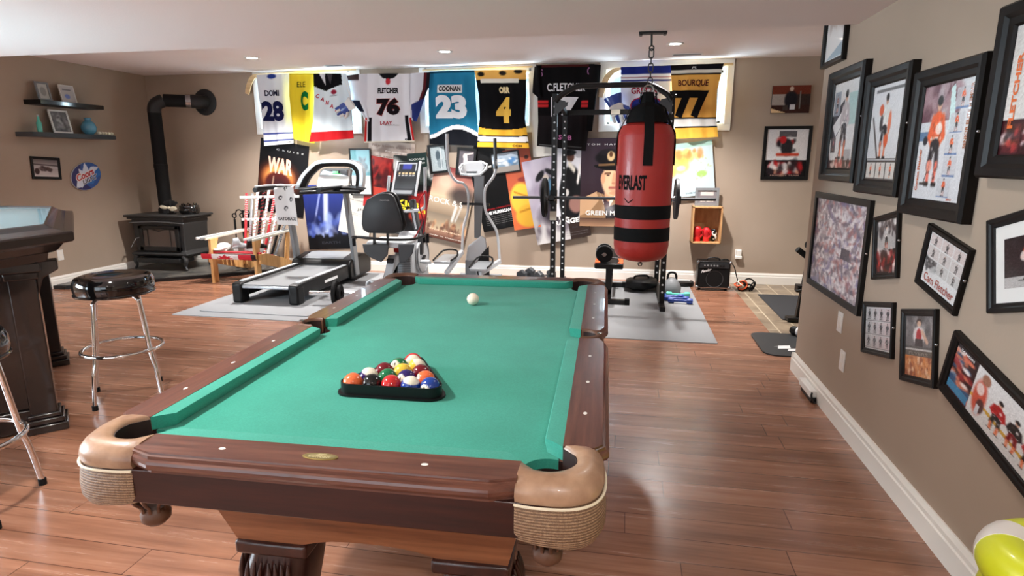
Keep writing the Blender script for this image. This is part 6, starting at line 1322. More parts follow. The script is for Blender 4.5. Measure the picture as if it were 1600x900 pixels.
for y in (5.83, 6.88): b = MB(); b.bar((bx_-.26, y, FZ+.035), (bx_+.34, y, FZ+.035), .07, .05); b.build('stabilizer', 'light_grey', t, bevel=.012); 
sx_ = V3(650, 415, 6.55).x
b = MB(); b.loft([[Vector((x, y, z)) for y, z in ((6.30, .06), (6.30, .36), (6.36, .56), (6.52, .66), (6.72, .60), (6.86, .40), (6.90, .06))] for x in (sx_-.17, sx_+.04)]); sh = b.build('drive_shroud', 'light_grey', t, bevel=.02, segs=3)
b = MB()
for k in range(16): b.bb((sx_-.16, 6.288, .10+.020*k), (sx_+.03, 6.299, .110+.020*k))
b.build('louvres', 'mid_grey', sh)
b = MB(); b.bb((sx_-.165, 6.288, .44), (sx_+.035, 6.36, .52)); b.build('red_panel', 'red_plastic', sh, bevel=.01)
b = MB(); b.lathe([(.0, 0), (.19, 0), (.20, .01), (.19, .025), (.05, .03), (0, .03)], (sx_+.04, 6.62, .36), (1, 0, 0), seg=40); b.build('flywheel_cover', 'light_grey', t)
b = MB(); b.torus((sx_+.068, 6.62, .36), .195, .008, (1, 0, 0)); b.build('red_ring', 'mid_grey', t)
b = MB(); b.bar((sx_+.085, 6.62, .36), (sx_+.085, 6.50, .30), .02, .035, up=(1, 0, 0)); cr_ = b.build('crank', 'black_metal', t)
b = MB(); b.loft([[Vector((sx_+.09+x, 6.50+y, .29)) + Vector((0, 0, z)) for y, z in ((-.07, .03), (-.05, .055), (.02, .02), (.03, -.01), (-.05, .01))] for x in (0, .11)]); b.build('pedal', 'light_grey', cr_, bevel=.006)
b = MB(); b.bar((sx_-.19, 6.62, .36), (sx_-.19, 6.74, .42), .02, .035, up=(1, 0, 0)); b.build('crank', 'black_metal', t)
m0, m1 = V3(655, 372, 6.60), V3(644, 312, 6.55); b = MB(); b.bar(m0, m1, .065, .09, up=(0, 1, 0)); ms = b.build('console_mast', 'dark_grey', t, bevel=.015)
b = MB(); b.bar(m0.lerp(m1, .25)+Vector((0, -.048, 0)), m0.lerp(m1, .8)+Vector((0, -.048, 0)), .020, .006, up=(0, 1, 0)); b.build('mast_stripe', 'light_grey', ms)
b = MB(); b.bar(V3(654, 398, 6.55), V3(655, 366, 6.58), .10, .10, up=(0, 1, 0)); b.build('mast_base', 'charcoal', t, bevel=.02)
q4 = [V3(621, 253, 6.50), V3(657, 253, 6.50), V3(649, 305, 6.44), V3(612, 304, 6.44)]
b = MB(); b.loft([q4, [q+Vector((0, .05, -.01)) for q in q4]]); cn = b.build('console', 'charcoal', t, bevel=.008)
for s_, (i0, i1) in ((-1, (0, 3)), (1, (1, 2))): b = MB(); b.tube([q4[i0]+Vector((0, 0, .012)), q4[i1]+Vector((0, 0, -.01))], .014); b.build('console_edge', 'light_grey', cn)
def onq(u, v, d=.004):
    a = q4[3].lerp(q4[2], u); c_ = q4[0].lerp(q4[1], u); return a.lerp(c_, v)+Vector((0, -d, .0))
p_ = Pic(30, 40, (40, 42, 46)); p_.rect(.10, .72, .88, .96, (190, 196, 200)).rect(.13, .74, .85, .94, (40, 42, 50)).rect(.30, .78, .68, .93, (58, 66, 150))
for k in range(5): p_.rect(.14+.15*k, .64, .24+.15*k, .69, (220, 190, 140)).rect(.14+.15*k, .57, .24+.15*k, .61, (200, 200, 200))
p_.vgrad(.18, .5, (70, 74, 78), (30, 32, 34), .1, .9).rect(.06, .03, .86, .15, (170, 174, 178))
pic_mesh('display', p_, lambda u, v, l: onq(u, v, .006+l), 'print_plastic', cn)
b = MB(); b.tube(smoothpath([V3(634, 330, 6.5), V3(662, 325, 6.42), V3(664, 300, 6.35), V3(664, 262, 6.33)], 5), .017); b.tube(smoothpath([V3(634, 330, 6.5), V3(606, 325, 6.42), V3(606, 300, 6.35), V3(608, 275, 6.33)], 5), .015); b.build('upper_handlebar', 'light_grey', t)
# red resistance bands hung over the bike handle
tt = thing('resistance_band', 'red resistance band with a black handle hanging beside the bike console', 'exercise band', V3(664, 300, 6.31))
b = MB(); b.tube(smoothpath([V3(662, 303, 6.28), V3(665, 300, 6.28), V3(666, 330, 6.27), V3(664, 350, 6.27), V3(662, 366, 6.26)], 6), .010, 0, 8); b.tube(smoothpath([V3(662, 303, 6.28), V3(657, 310, 6.27), V3(655, 322, 6.27), V3(660, 345, 6.27), V3(650, 368, 6.26), V3(645, 372, 6.25)], 6), .008, 0, 8); b.build('tubing', 'stick_red', tt)
b = MB(); b.tube([V3(662, 365, 6.25), V3(663, 379, 6.25)], .017); b.build('handle', 'black_matte', tt)

# ================================================================== elliptical
t = thing('elliptical_trainer', 'grey and white elliptical trainer with long moving handles', 'elliptical', (-1.75, 6.9, .0))
ye_ = 6.75; E_ = lambda px, py, d=0: aty(px, py, ye_+d)
b = MB(); pts = [(731, 384), (752, 368), (759, 372), (762, 395), (763, 432), (727, 432), (727, 408)]
b.loft([[E_(a, c_, y) for a, c_ in pts] for y in (-.10, .30)]); b.build('front_shroud', 'light_grey', t, bevel=.02, segs=3)
b = MB(); b.loft([[E_(a, c_, y) for a, c_ in ((727, 406), (742, 406), (744, 432), (727, 432))] for y in (-.115, .31)]); b.build('lower_panel', 'mid_grey', t, bevel=.008)
b = MB(); b.loft([[E_(a, c_, y) for a, c_ in ((752, 397), (764, 384), (765, 430), (746, 430), (744, 412))] for y in (-.112, .28)]); b.build('flywheel_guard', 'black', t, bevel=.01)
b = MB(); b.loft([[E_(741, 372, d), E_(751, 372, d), E_(757, 274, d-.10), E_(741, 274, d-.10)] for d in (-.02, .08)]); b.build('mast', 'mid_grey', t, bevel=.01)
b = MB(); cn_ = [(722, 257), (728, 253), (752, 251), (757, 254), (758, 262), (750, 273), (724, 272), (719, 267)]
b.loft([[E_(a, c_, -.20) for a, c_ in cn_], [E_(a, c_, -.10) for a, c_ in cn_]]); cn = b.build('console', 'light_grey', t, bevel=.012)
b = MB(); b.tube([E_(723, 256, -.21), E_(718, 262, -.25), E_(720, 272, -.25), E_(735, 274, -.24), E_(750, 273, -.24), E_(760, 264, -.24), E_(761, 257, -.22), E_(754, 254, -.21)], .013); b.build('console_grips', 'light_grey', cn)
b = MB(); b.loft([[E_(728, 268, d), E_(746, 268, d), E_(744, 270, d), E_(729, 270, d)] for d in (-.205, -.19)]); b.build('shelf_slot', 'black', cn)
for nm, pts, gr in (('left', [(698, 209, -.35), (699, 240, -.35), (700, 258, -.34), (705, 274, -.30), (714, 284, -.25), (724, 287, -.18), (731, 300, -.12), (731, 330, -.12), (724, 356, -.14), (722, 394, -.16)], [(698, 209, -.35), (699, 250, -.35)]),
                    ('right', [(773, 216, -.30), (774, 238, -.30), (775, 262, -.30), (771, 276, -.26), (760, 291, -.20), (757, 305, -.14), (759, 330, -.12), (770, 350, -.10), (777, 366, -.10), (781, 408, -.12)], [(773, 216, -.30), (775, 264, -.30)])):
    b = MB(); b.tube(smoothpath([E_(*q) for q in pts], 6), .015, 0, 12); h_ = b.build('moving_handle', 'light_grey', t)
    b = MB(); b.tube([E_(*q) for q in gr], .0185, 0, 12); b.build('foam_grip', 'light_grey' if nm == 'left' else 'dark_grey', h_)
b = MB(); b.bar(E_(722, 318, -.11), E_(765, 320, -.11), .03, .03); b.build('pivot_axle', 'black_metal', t)
for s_, pts in ((-1, ((722, 393, -.16), (697, 432, .25))), (1, ((781, 408, -.12), (750, 432, .25)))):
    b = MB(); b.bar(E_(*pts[0]), E_(pts[1][0], pts[1][1]-4, -.5 if s_ < 0 else -.45), .045, .05); b.build('pedal_arm', 'light_grey', t, bevel=.008)
for (x0_, y0_), (x1_, y1_) in (((683, 411), (711, 403)), ((738, 425), (767, 411))):
    o0, o1 = E_(x0_, y0_+2, -.45), E_(x1_, y1_+2, -.30); c_ = (o0+o1)/2; b = MB(); wd = (o1-o0).length
    b.loft([[c_+Vector((-.09, -.16, 0)), c_+Vector((.09, -.16, 0)), c_+Vector((.10, .05, .01)), c_+Vector((.07, .17, .03)), c_+Vector((-.07, .17, .03)), c_+Vector((-.10, .05, .01))], [c_+Vector((-.10, -.17, .03)), c_+Vector((.10, -.17, .03)), c_+Vector((.11, .05, .03)), c_+Vector((.08, .18, .06)), c_+Vector((-.08, .18, .06)), c_+Vector((-.11, .05, .03))]]); pd = b.build('pedal', 'silver', t, bevel=.005)
    b = MB(); b.tube(smoothpath([c_+Vector((-.10, -.15, .04)), c_+Vector((-.11, .05, .06)), c_+Vector((-.08, .17, .10)), c_+Vector((0, .20, .11)), c_+Vector((.08, .17, .10)), c_+Vector((.11, .05, .06)), c_+Vector((.10, -.15, .04))], 4), .010); b.build('toe_rim', 'black', pd)
for y in (6.15, 7.22): b = MB(); b.bar((-2.02, y, .030), (-1.48, y, .030), .06, .05); b.build('stabilizer', 'mid_grey', t, bevel=.01)
b = MB(); b.bar((-1.76, 6.15, .06), (-1.76, 7.2, .06), .07, .06); b.build('base_rail', 'mid_grey', t, bevel=.008)

# ================================================================== power rack, barbell
RL, RR, RF, RB, RH = -.705, .40, 6.05, 7.15, 2.08; FM = .0065
t = thing('power_rack', 'black power rack with drilled posts and a pull-up bar', 'power rack', ((RL+RR)/2, RF, FM))
def post(x, y, h_, n):
    b = MB(); b.bb((x-.026, y-.026, FM+.004), (x+.026, y+.026, h_))
    for k in range(n):
        z = .16+.075*k
        if z > h_-.05: break
        b.cyl((x, y-.0262, z), .010, .0012, (0, 1, 0), m=1, seg=12)
    return b.build('post', ['black_metal', 'light_grey'], t)
post(RL, RF, RH, 40); post(RR, RF, RH, 40); post(RL-.01, RB, 1.99, 40); post(RR, RB, 1.99, 40)
for x in (RL, RR): b = MB(); b.bar((x, RF-.22 if x > 0 else RF-.1, FM+.025), (x, RB+.10, FM+.025), .052, .045); b.build('foot_rail', 'black_metal', t, bevel=.004)
for z in (1.985,): b = MB(); b.bar((RL, RB, z), (RR, RB, z), .03, .055); b.build('rear_crossbeam', 'black_metal', t, bevel=.004); q = aty(962, 169, RB-.03); b = MB(); b.bb((q.x-.05, RB-.020, z-.025), (q.x+.05, RB-.0165, z+.025)); b.build('beam_label', 'tan', t)
for x in (RL, RR): b = MB(); b.bar((x, RF, RH-.03), (x, RB, 1.97), .045, .045); b.build('top_side_beam', 'black_metal', t, bevel=.004)
b = MB(); b.tube(smoothpath([(RL+.01, RF-.03, 2.00), (RL+.06, RF-.03, 2.06), (RL+.20, RF-.03, 2.135), (RL+.32, RF-.03, 2.145), (RR-.32, RF-.03, 2.145), (RR-.20, RF-.03, 2.135), (RR-.06, RF-.03, 2.06), (RR-.01, RF-.03, 2.00)], 5), .026, 0, 12); b.build('pull_up_bar', 'black_metal', t)
for x, s_ in ((RL, 1), (RR, -1)): b = MB(); b.prism([(0, 0), (.10*s_, -.02), (.13*s_, -.06), (0, -.16)], (x, RF-.035, 2.03), (1, 0, 0), (0, 0, 1), (0, -1, 0), -.004, .004); b.build('gusset', 'dark_grey', t)
for x in (RL, RR): b = MB(); b.bb((x-.032, RF-.20, 1.062), (x+.032, RF-.02, 1.075)); b.bb((x-.032, RF-.20, 1.062), (x+.032, RF-.185, 1.115)); b.bb((x-.034, RF-.034, 1.02), (x+.034, RF+.03, 1.16)); b.build('bar_catch', 'black_metal', t, bevel=.003)
b = MB(); b.bb((RL-.034, RF-.032, .86), (RL+.034, RF-.026, .95)); b.build('clip_plate', 'tan', t)
by_, bz_ = RF-.11, 1.090
t = thing('barbell', 'long barbell loaded with one plate at each side, resting on the rack', 'barbell', ((RL+RR)/2, by_, bz_))
xm = -.15; b = MB(); b.tube([(-1.10, by_, bz_), (.84, by_, bz_)], .0140, 0, 14); b.build('bar', 'dark_grey', t)
for s_ in (-1, 1):
    xp = xm+s_*.63
    b = MB(); b.lathe([(.030, -.012), (.175, -.012), (.185, -.017), (.192, -.012), (.192, .012), (.185, .017), (.175, .012), (.03, .012)], (xp, by_, bz_), (1, 0, 0), seg=48, ring=True); b.build('weight_plate', 'rubber' if s_ < 0 else 'charcoal', t)
    b = MB(); b.cyl((xp, by_, bz_), .032, .04, (1, 0, 0)); b.cyl((xp-s_*.045, by_, bz_), .022, .05, (1, 0, 0)); b.build('plate_hub', 'steel', t)
    b = MB(); b.bb((xp+s_*.03-.012, by_-.03, bz_-.045), (xp+s_*.03+.012, by_+.03, bz_+.03)); b.build('collar_clip', 'black', t, bevel=.005)
# ================================================================== punching bag
bgx, bgy = .108, 3.80
t = thing('punching_bag', 'red and black punching bag hanging by straps from a ceiling chain', 'punching bag', (bgx, bgy, .83))
R0 = .168; zt, zb = 1.655, .835
prof = [(0, zb-.002), (.08, zb+.004), (.135, zb+.020), (.160, zb+.05), (.168, zb+.10), (.168, 1.02), (.169, 1.30), (.168, 1.585), (.162, 1.615), (.145, 1.650), (.10, 1.672), (0, 1.678)]
def bagcol(z):
    return 1 if (1.03 < z < 1.115 or .905+.055 < z < .905+.0) else 0
zA = aty(1006, 319, bgy).z; zB = aty(1006, 340, bgy).z; zC = aty(1006, 353, bgy).z; zD = aty(1006, 374, bgy).z
b = MB(); b.lathe(prof, (bgx, bgy, 0), seg=64); bag = b.build('bag_body', 'bag_red', t)
for a, c_ in ((zA, zB), (zC, zD)): b = MB(); b.lathe([(R0-.004, c_), (R0+.0016, c_+.001), (R0+.0016, a-.001), (R0-.004, a)], (bgx, bgy, 0), seg=64, ring=True); b.build('black_band', 'strap_black', bag)
b = MB(); b.torus((bgx, bgy, 1.595), R0-.004, .003, seg=64); b.build('top_seam', 'stick_red', bag)
tv, tf, _, _ = text_geo('EVERLAST', .04)
zmid, hh, a0_, a1_ = aty(985, 284, bgy).z, .088, -2.62, -1.50
def onbag(px, py): a = a0_+(a1_-a0_)*px; return Vector((bgx+(R0+.0025)*math.cos(a), bgy+(R0+.0025)*math.sin(a), zmid+(py-.5)*hh))
b = MB(); b.add([onbag(x, y) for x, y in tv], tf); b.build('lettering', 'strap_black', bag)
b = MB(); 
for (u0, v0), (u1, v1) in (((.30, -.55), (.44, -.85)), ((.44, -.85), (.60, -.62))): b.tube([onbag(u0, v0), onbag(u1, v1)], .003, 0, 6)
b.build('emblem', 'strap_black', bag)
b = MB(); b.tube([(bgx, bgy, zb-.018), (bgx, bgy, zb+.004)], .010); b.torus((bgx, bgy, zb-.022), .012, .003, (0, 1, 0), seg=16); b.build('bottom_ring', 'black', bag)
TOPZ = aty(1016, 140, bgy).z; apex = Vector((.113, bgy, TOPZ-.02))
for k in range(4):
    a = -PI/2+.08+k*PI/2; d = Vector((math.cos(a), math.sin(a), 0)); sd = Vector((-math.sin(a), math.cos(a), 0)); w2 = .028
    path = [(R0+.003, 1.42), (R0+.003, 1.56), (R0-.002, 1.61), (.130, 1.68), (.100, 1.755), (.050, TOPZ-.075), (.040, TOPZ-.02)]; B0 = Vector((bgx, bgy, 0)); rings = []
    for i, (r_, z) in enumerate(path):
        q = B0.lerp(Vector((apex.x, apex.y, 0)), i/6)+d*r_+Vector((0, 0, z)); w3 = w2*(1 if i < 5 else .8); rings.append([q-sd*w3, q+sd*w3, q+sd*w3+d*.004, q-sd*w3+d*.004])
    b = MB(); b.loft(rings); b.build('strap', 'strap_black', t)
b = MB(); b.lathe([(.125, 1.668), (.118, 1.70), (.092, 1.755), (.046, TOPZ-.078), (.036, TOPZ-.03), (.030, TOPZ-.015)], (bgx+.003, bgy, 0), seg=20, caps=False); b.build('strap_gusset', 'strap_black', t)
b = MB(); b.torus(apex+Vector((0, 0, .015)), .030, .005, (0, 1, 0), seg=24, k=8); b.torus(apex+Vector((.03, .01, .0)), .022, .004, (.3, 1, 0), seg=24, k=8); b.torus(apex+Vector((-.025, .01, -.005)), .022, .004, (-.3, 1, 0), seg=24, k=8); b.build('carabiner', 'steel', t)
def link(z, l_, ax, r_=.013, th_=.0035):
    b = MB(); n = 10; pts = []
    e = Vector((1, 0, 0)) if ax == 0 else Vector((0, 1, 0))
    for k in range(n+1): a = PI*k/n; pts.append(apex+Vector((.006, 0, z-apex.z+l_/2))+e*(r_*math.cos(a))+Vector((0, 0, r_*math.sin(a))))
    for k in range(n+1): a = PI+PI*k/n; pts.append(apex+Vector((.006, 0, z-apex.z-l_/2))+e*(r_*math.cos(a))+Vector((0, 0, r_*math.sin(a))))
    b.tube(pts, th_, 0, 8, True); return b
top = LO; z = apex.z+.062; k = 0
while z < top-.09:
    link(z, .026 if k % 2 == 0 else .012, k % 2).build('chain_link', 'iron', t); z += .040; k += 1
b = MB(); b.bb((bgx-.065, bgy-.025, LO-.012), (bgx+.095, bgy+.025, LO)); b.bb((bgx-.062, bgy-.028, LO-.018), (bgx-.045, bgy+.028, LO-.010)); b.bb((bgx+.075, bgy-.028, LO-.018), (bgx+.092, bgy+.028, LO-.010)); b.build('ceiling_plate', 'iron_dark', t, bevel=.002)
b = MB(); b.tube([(bgx+.008, bgy, LO-.012), (bgx+.010, bgy, LO-.075)], .006); b.torus((bgx+.011, bgy, LO-.088), .013, .004, (0, 1, 0), seg=20); b.build('eye_bolt', 'iron_dark', t)

# blue hanging cloth by the right rack post
tt = thing('blue_towel', 'narrow blue towel hanging inside the right rack post', 'towel', aty(1044, 150, 6.3))
b = MB(); rings = []
for k in range(13):
    v = k/12; c_ = aty(1049-9*v+0*v, 150+98*v, 6.32); w_ = .035+.02*v; rings.append([c_+Vector((-w_, -.01+.012*math.sin(6*v), 0)), c_+Vector((0, -.03, 0)), c_+Vector((w_, -.008*math.sin(5*v), 0)), c_+Vector((w_, .02, 0)), c_+Vector((-w_, .02, 0))])
b.loft(rings); b.build('cloth', 'blue_dull' if 'blue_dull' in MATS else 'blue_vinyl', tt, angle=60)
b = MB(); b.tube([aty(1049, 149, 6.32)+Vector((-.05, 0, 0)), aty(1049, 149, 6.32)+Vector((.05, 0, 0))], .01); b.build('hook', 'black_metal', tt)

# ================================================================== bench and weights
t = thing('weight_bench', 'orange and black padded weight bench inside the rack', 'weight bench', (-.13, 6.3, FM))
cxb = -.135
def pad(name, y0, y1, z, m1, w_=.142, th_=.055):
    b = MB(); b.loft([[Vector((cxb+x, y, z+zz)) for x, zz in ((-w_, -th_), (w_, -th_), (w_+.004, -.01), (w_-.01, 0), (-w_+.01, 0), (-w_-.004, -.01))] for y in (y0, y1)]); o = b.build(name, m1, t, bevel=.012, segs=3)
    return o
p1_ = pad('seat_pad', 6.00, 6.35, .435, 'black'); p2_ = pad('back_pad', 6.38, 7.05, .44, 'black')
for pp, y0, y1, z in ((p1_, 6.01, 6.34, .438), (p2_, 6.39, 7.04, .443)):
    for s_ in (-1, 1): b = MB(); b.prism([(cxb+s_*.140, y0), (cxb+s_*.140, y1), (cxb+s_*.085, y1-.02), (cxb+s_*.105, (y0+y1)/2), (cxb+s_*.085, y0+.02)], (0, 0, 0), (1, 0, 0), (0, 1, 0), (0, 0, 1), z-.012, z+.0025); b.build('orange_side', 'orange', pp)
b = MB(); b.bb((cxb-.03, 6.10, FM), (cxb+.03, 6.16, .38)); b.build('front_post', 'black_metal', t, bevel=.004)
b = MB(); b.bb((cxb-.03, 6.90, FM), (cxb+.03, 6.96, .38)); b.build('rear_post', 'black_metal', t, bevel=.004)
b = MB(); b.bb((cxb-.03, 6.10, .10), (cxb+.03, 6.95, .155)); b.build('spine', 'black_metal', t, bevel=.004)
for y, w_ in ((6.08, .20), (6.95, .17)):
    b = MB(); b.bb((cxb-w_*.55, y-.03, FM), (cxb+w_, y+.03, FM+.05)); ft_ = b.build('foot', 'black_metal', t, bevel=.004)
    b = MB(); b.bb((cxb+w_-.03, y-.034, FM-.0005), (cxb+w_+.02, y+.034, FM+.058)); b.build('foot_cap', 'rubber', ft_, bevel=.004)
def dumbbell(label, loc, rot, m1, m2, r_=.05, L=.13, hex_=False, hr=.014, name='dumbbell', cat='dumbbell', group=None):
    t = thing(name, label, cat, loc, rot=rot, group=group); b = MB(); b.cyl((0, 0, 0), hr, L*1.1, (1, 0, 0), seg=16); b.build('handle', m2, t, local=True)
    for s_ in (-1, 1):
        b = MB(); b.lathe([(0, -.03), (r_*.85, -.03), (r_, -.02), (r_, .02), (r_*.85, .03), (0, .03)], (s_*L*.62, 0, 0), (1, 0, 0), seg=6 if hex_ else 28); b.build('head', m1, t, local=True)
    return t
# ab wheel like plates standing on the bench
q = Vector((cxb-.050, 6.08, .4405+.086)); t = thing('plate_dumbbell', 'short dumbbell with dark round plates lying on the near end of the bench', 'dumbbell', q, rot=(0, 0, .03))
for y in (-.035, .12):
    b = MB(); b.lathe([(.012, -.012), (.078, -.012), (.086, -.006), (.086, .006), (.078, .012), (.012, .012)], (0, y, 0), (0, 1, 0), seg=36, ring=True); pl = b.build('plate', 'rubber', t, local=True)
    b = MB(); b.torus((0, y, 0), .0845, .003, (0, 1, 0)); b.build('edge_ring', 'silver', pl, local=True)
b = MB(); b.cyl((0, .045, 0), .012, .24, (0, 1, 0)); b.build('bar', 'steel', t, local=True)
b = MB(); b.cyl((0, -.065, 0), .022, .018, (0, 1, 0), seg=6); b.box((0, -.068, 0), (.05, .008, .010)); b.build('star_nut', 'steel', t, local=True)
q = Vector((cxb+.11, 6.62, .4435+.065)); t = thing('plate_dumbbell', 'second dark plate dumbbell farther back on the bench beside the bag', 'dumbbell', q, rot=(0, 0, -.2))
for y in (-.03, .16): b = MB(); b.lathe([(.012, -.012), (.058, -.012), (.064, -.006), (.064, .006), (.058, .012), (.012, .012)], (0, y, 0), (0, 1, 0), seg=36, ring=True); b.build('plate', 'rubber', t, local=True)
b = MB(); b.cyl((0, .065, 0), .012, .30, (0, 1, 0)); b.build('bar', 'steel', t, local=True); b = MB(); b.cyl((0, -.062, 0), .022, .018, (0, 1, 0), seg=6); b.build('star_nut', 'steel', t, local=True)
# blue and teal dumbbells, kettlebell, pile at the rack's foot
for k, (x, y, z, rz, m_, lab) in enumerate(((.60, 6.22, .030, -.12, 'blue_vinyl', 'nearest blue vinyl dumbbell at the foot of the rack'), (.57, 6.32, .030, -.08, 'blue_vinyl', 'middle blue vinyl dumbbell between its two blue neighbours'), (.53, 6.42, .030, -.05, 'blue_vinyl', 'farthest blue vinyl dumbbell by the rack post'), (.60, 6.53, .028, .05, 'teal_vinyl', 'teal dumbbell behind the blue dumbbells'))):
    dumbbell(lab, (x, y, FM+z), (0, 0, rz), m_, m_, .030, .15, True, .014, group='vinyl dumbbells by the rack')
q = Vector((.545, 6.74, FM)); t = thing('kettlebell', 'grey kettlebell with a black handle behind the dumbbells', 'kettlebell', q)
b = MB(); b.lathe([(0, 0), (.085, 0), (.10, .02), (.105, .06), (.085, .11), (.055, .15), (.03, .17), (0, .172)], q); b.build('weight', 'mid_grey', t)
b = MB(); b.tube(smoothpath([q+Vector(v) for v in ((-.045, 0, .14), (-.045, 0, .19), (-.025, 0, .225), (.025, 0, .225), (.045, 0, .19), (.045, 0, .14))], 5), .013); b.build('handle', 'black', t)
q = Vector((.70, 7.22, .0)); t = thing('roller_slider', 'low black and white push-up disc beside the kettlebell', 'exercise disc', q)
b = MB(); b.lathe([(0, 0), (.12, 0), (.13, .02), (.12, .045), (.0, .05)], q+Vector((0, 0, .0065)), sx=1.1); b.build('disc', 'black', t); b = MB(); b.bb(q+Vector((-.09, -.04, .052)), q+Vector((.09, .0, .072))); b.build('grip', 'tape_white', t, bevel=.005)
q = Vector((.215, 6.80, FM)); t = thing('sandbag', 'crumpled black weight bag under the rack beside the bench', 'bag', q)
b = MB(); R_ = random.Random(4); rings = []
for i in range(9):
    f = i/8; rad = .11*math.sin(PI*(.12+.76*f))**.6; rings.append([q+Vector((-.17+.34*f, rad*1.6*math.cos(a)*(1+.12*R_.uniform(-1, 1)), .075+.02*f+rad*.72*math.sin(a)*(1+.15*R_.uniform(-1, 1)))) for a in [2*PI*k/16 for k in range(16)]])
b.loft(rings); b.build('body', 'black', t, angle=50)
b = MB(); b.tube(smoothpath([q+Vector(v) for v in ((-.08, -.05, .15), (-.06, -.08, .18), (.05, -.08, .19), (.08, -.05, .16))], 5), .010); b.build('carry_handle', 'strap_black', t)
dumbbell('black hex dumbbell just behind the far rail, left one', aty(822, 426, 6.9)+Vector((0, 0, -.02)), (0, 0, 1.2), 'dark_grey', 'steel', .07, .16, True)
dumbbell('black hex dumbbell just behind the far rail, right one', aty(852, 428, 6.9)+Vector((0, 0, -.02)), (0, 0, .9), 'dark_grey', 'steel', .07, .16, True)
q = Vector((-.52, 6.62, FM)); t = thing('weight_plate', 'large black weight plate lying on the mat left of the bench', 'weight plate', q); b = MB(); b.lathe([(.025, 0), (.20, 0), (.215, .015), (.20, .035), (.13, .028), (.06, .035), (.025, .035)], q, ring=True); b.build('disc', 'rubber', t); b = MB(); b.torus(q+Vector((0, 0, .034)), .03, .006); b.build('hub', 'steel', t)
q = Vector((-.255, 6.50, FM)); t = thing('crumpled_cloth', 'small crumpled blue and white cloth on the mat beside the bench post', 'cloth', q); b = MB()
for k in range(4): b.sph(q+Vector((-.06+.04*k, .02*math.sin(k*2), .035+.012*(k % 2))), (.045, .04, .035), R=Matrix.Rotation(k, 3, 'X'), seg=12)
b.build('fold', 'tape_white', t); b = MB(); b.sph(q+Vector((.07, -.01, .045)), (.03, .025, .03)); b.build('blue_corner', 'blue_vinyl', t)
# curl bar on the mat by the table with one plate
q = aty(520, 458, 5.5); t = thing('curl_bar', 'chrome bar on the floor mat carrying one upright black weight plate', 'barbell', q)
ax_ = Vector((.985, .17, 0)).normalized()
b = MB(); b.tube([q-ax_*.235, q+ax_*.02], .024, 0, 16); b.build('sleeve', 'chrome', t); b = MB(); b.tube([q+ax_*.02, q+ax_*.35, q+ax_*.42+Vector((0, -.03, .03)), q+ax_*.52+Vector((0, .03, -.03)), q+ax_*.9], .014, 0, 14); b.build('bar', 'chrome', t)
b = MB(); b.lathe([(.028, -.014), (.10, -.012), (.112, -.018), (.126, -.014), (.126, .014), (.112, .018), (.10, .012), (.028, .014)], q+ax_*.03, ax_, seg=44, ring=True); b.build('weight_plate', 'rubber', t); b = MB(); b.cyl(q+ax_*.03, .030, .05, ax_); b.build('plate_hub', 'steel', t)
b = MB(); b.lathe([(.028, -.014), (.085, -.014), (.085, .014), (.028, .014)], q+ax_*.075, ax_, seg=40, ring=True); b.build('weight_plate', 'rubber', t)
q0_ = atz(574, 455, .02); t = thing('push_up_bar', 'white push-up bar standing on the mat behind the pool table rail', 'push-up bar', (q0_.x, q0_.y, FM)); Q = lambda px, py: aty(px, py, q0_.y)
b = MB(); b.tube([Q(571, 460), Q(574, 441), Q(578, 438), Q(588, 446)], .014); b.build('frame', 'light_grey', t); b = MB(); b.tube([Q(569, 461)+Vector((0, -.08, 0)), Q(569, 461)+Vector((0, .08, 0))], .014); b.build('foot', 'mid_grey', t)

# ================================================================== right: crate, gloves, amplifier, cables, stand
kx0, kx1, kz0, kz1, ky0 = .785, 1.115, .495, .925, YB-.21
t = thing('wall_crate', 'open pine crate mounted on the back wall as a shelf', 'crate', ((kx0+kx1)/2, YB, kz0))
for a, c_ in (((kx0, ky0, kz0), (kx0+.016, YB, kz1)), ((kx1-.016, ky0, kz0), (kx1, YB, kz1)), ((kx0, ky0, kz0), (kx1, YB, kz0+.016)), ((kx0, ky0, kz1-.016), (kx1, YB, kz1))): b = MB(); b.bb(a, c_); b.build('side_board', 'crate_wood', t, bevel=.002)
b = MB(); b.bb((kx0+.01, YB-.012, kz0+.01), (kx1-.01, YB-.001, kz1-.01)); b.build('back_board', 'crate_wood', t)
p = Pic(24, 20, (130, 126, 130), 97); p.rect(.16, .60, .84, .86, (206, 202, 198)).rect(.16, .14, .84, .40, (206, 202, 198)).blobs(.2, .16, .8, .38, 10, .04, [(90, 86, 88)])
o = Vector((.945, YB-.06, kz1+.001)); t = thing('picture_frame', 'small grey double photo frame standing on top of the wall crate', 'picture frame', o)
b = MB(); b.loft([[o+Vector((sx*(.135-i), -.02*0-d, .105+sz*(.105-i))) for i, d in ((0, 0), (0, .018), (.03, .018), (.03, 0))] for sx, sz in ((-1, -1), (1, -1), (1, 1), (-1, 1))], 0, True); b.build('frame', 'mid_grey', t, smooth=False)
pic_mesh('picture', p, plane_surf(o+Vector((0, -.006, .105)), (1, 0, 0), (0, 0, 1), (0, -1, 0), .21, .155), 'print_glass', t, size=(.21, .155)); b = MB(); b.bb(o+Vector((-.02, .0, 0)), o+Vector((.02, .045, .09))); b.build('easel_back', 'black', t)
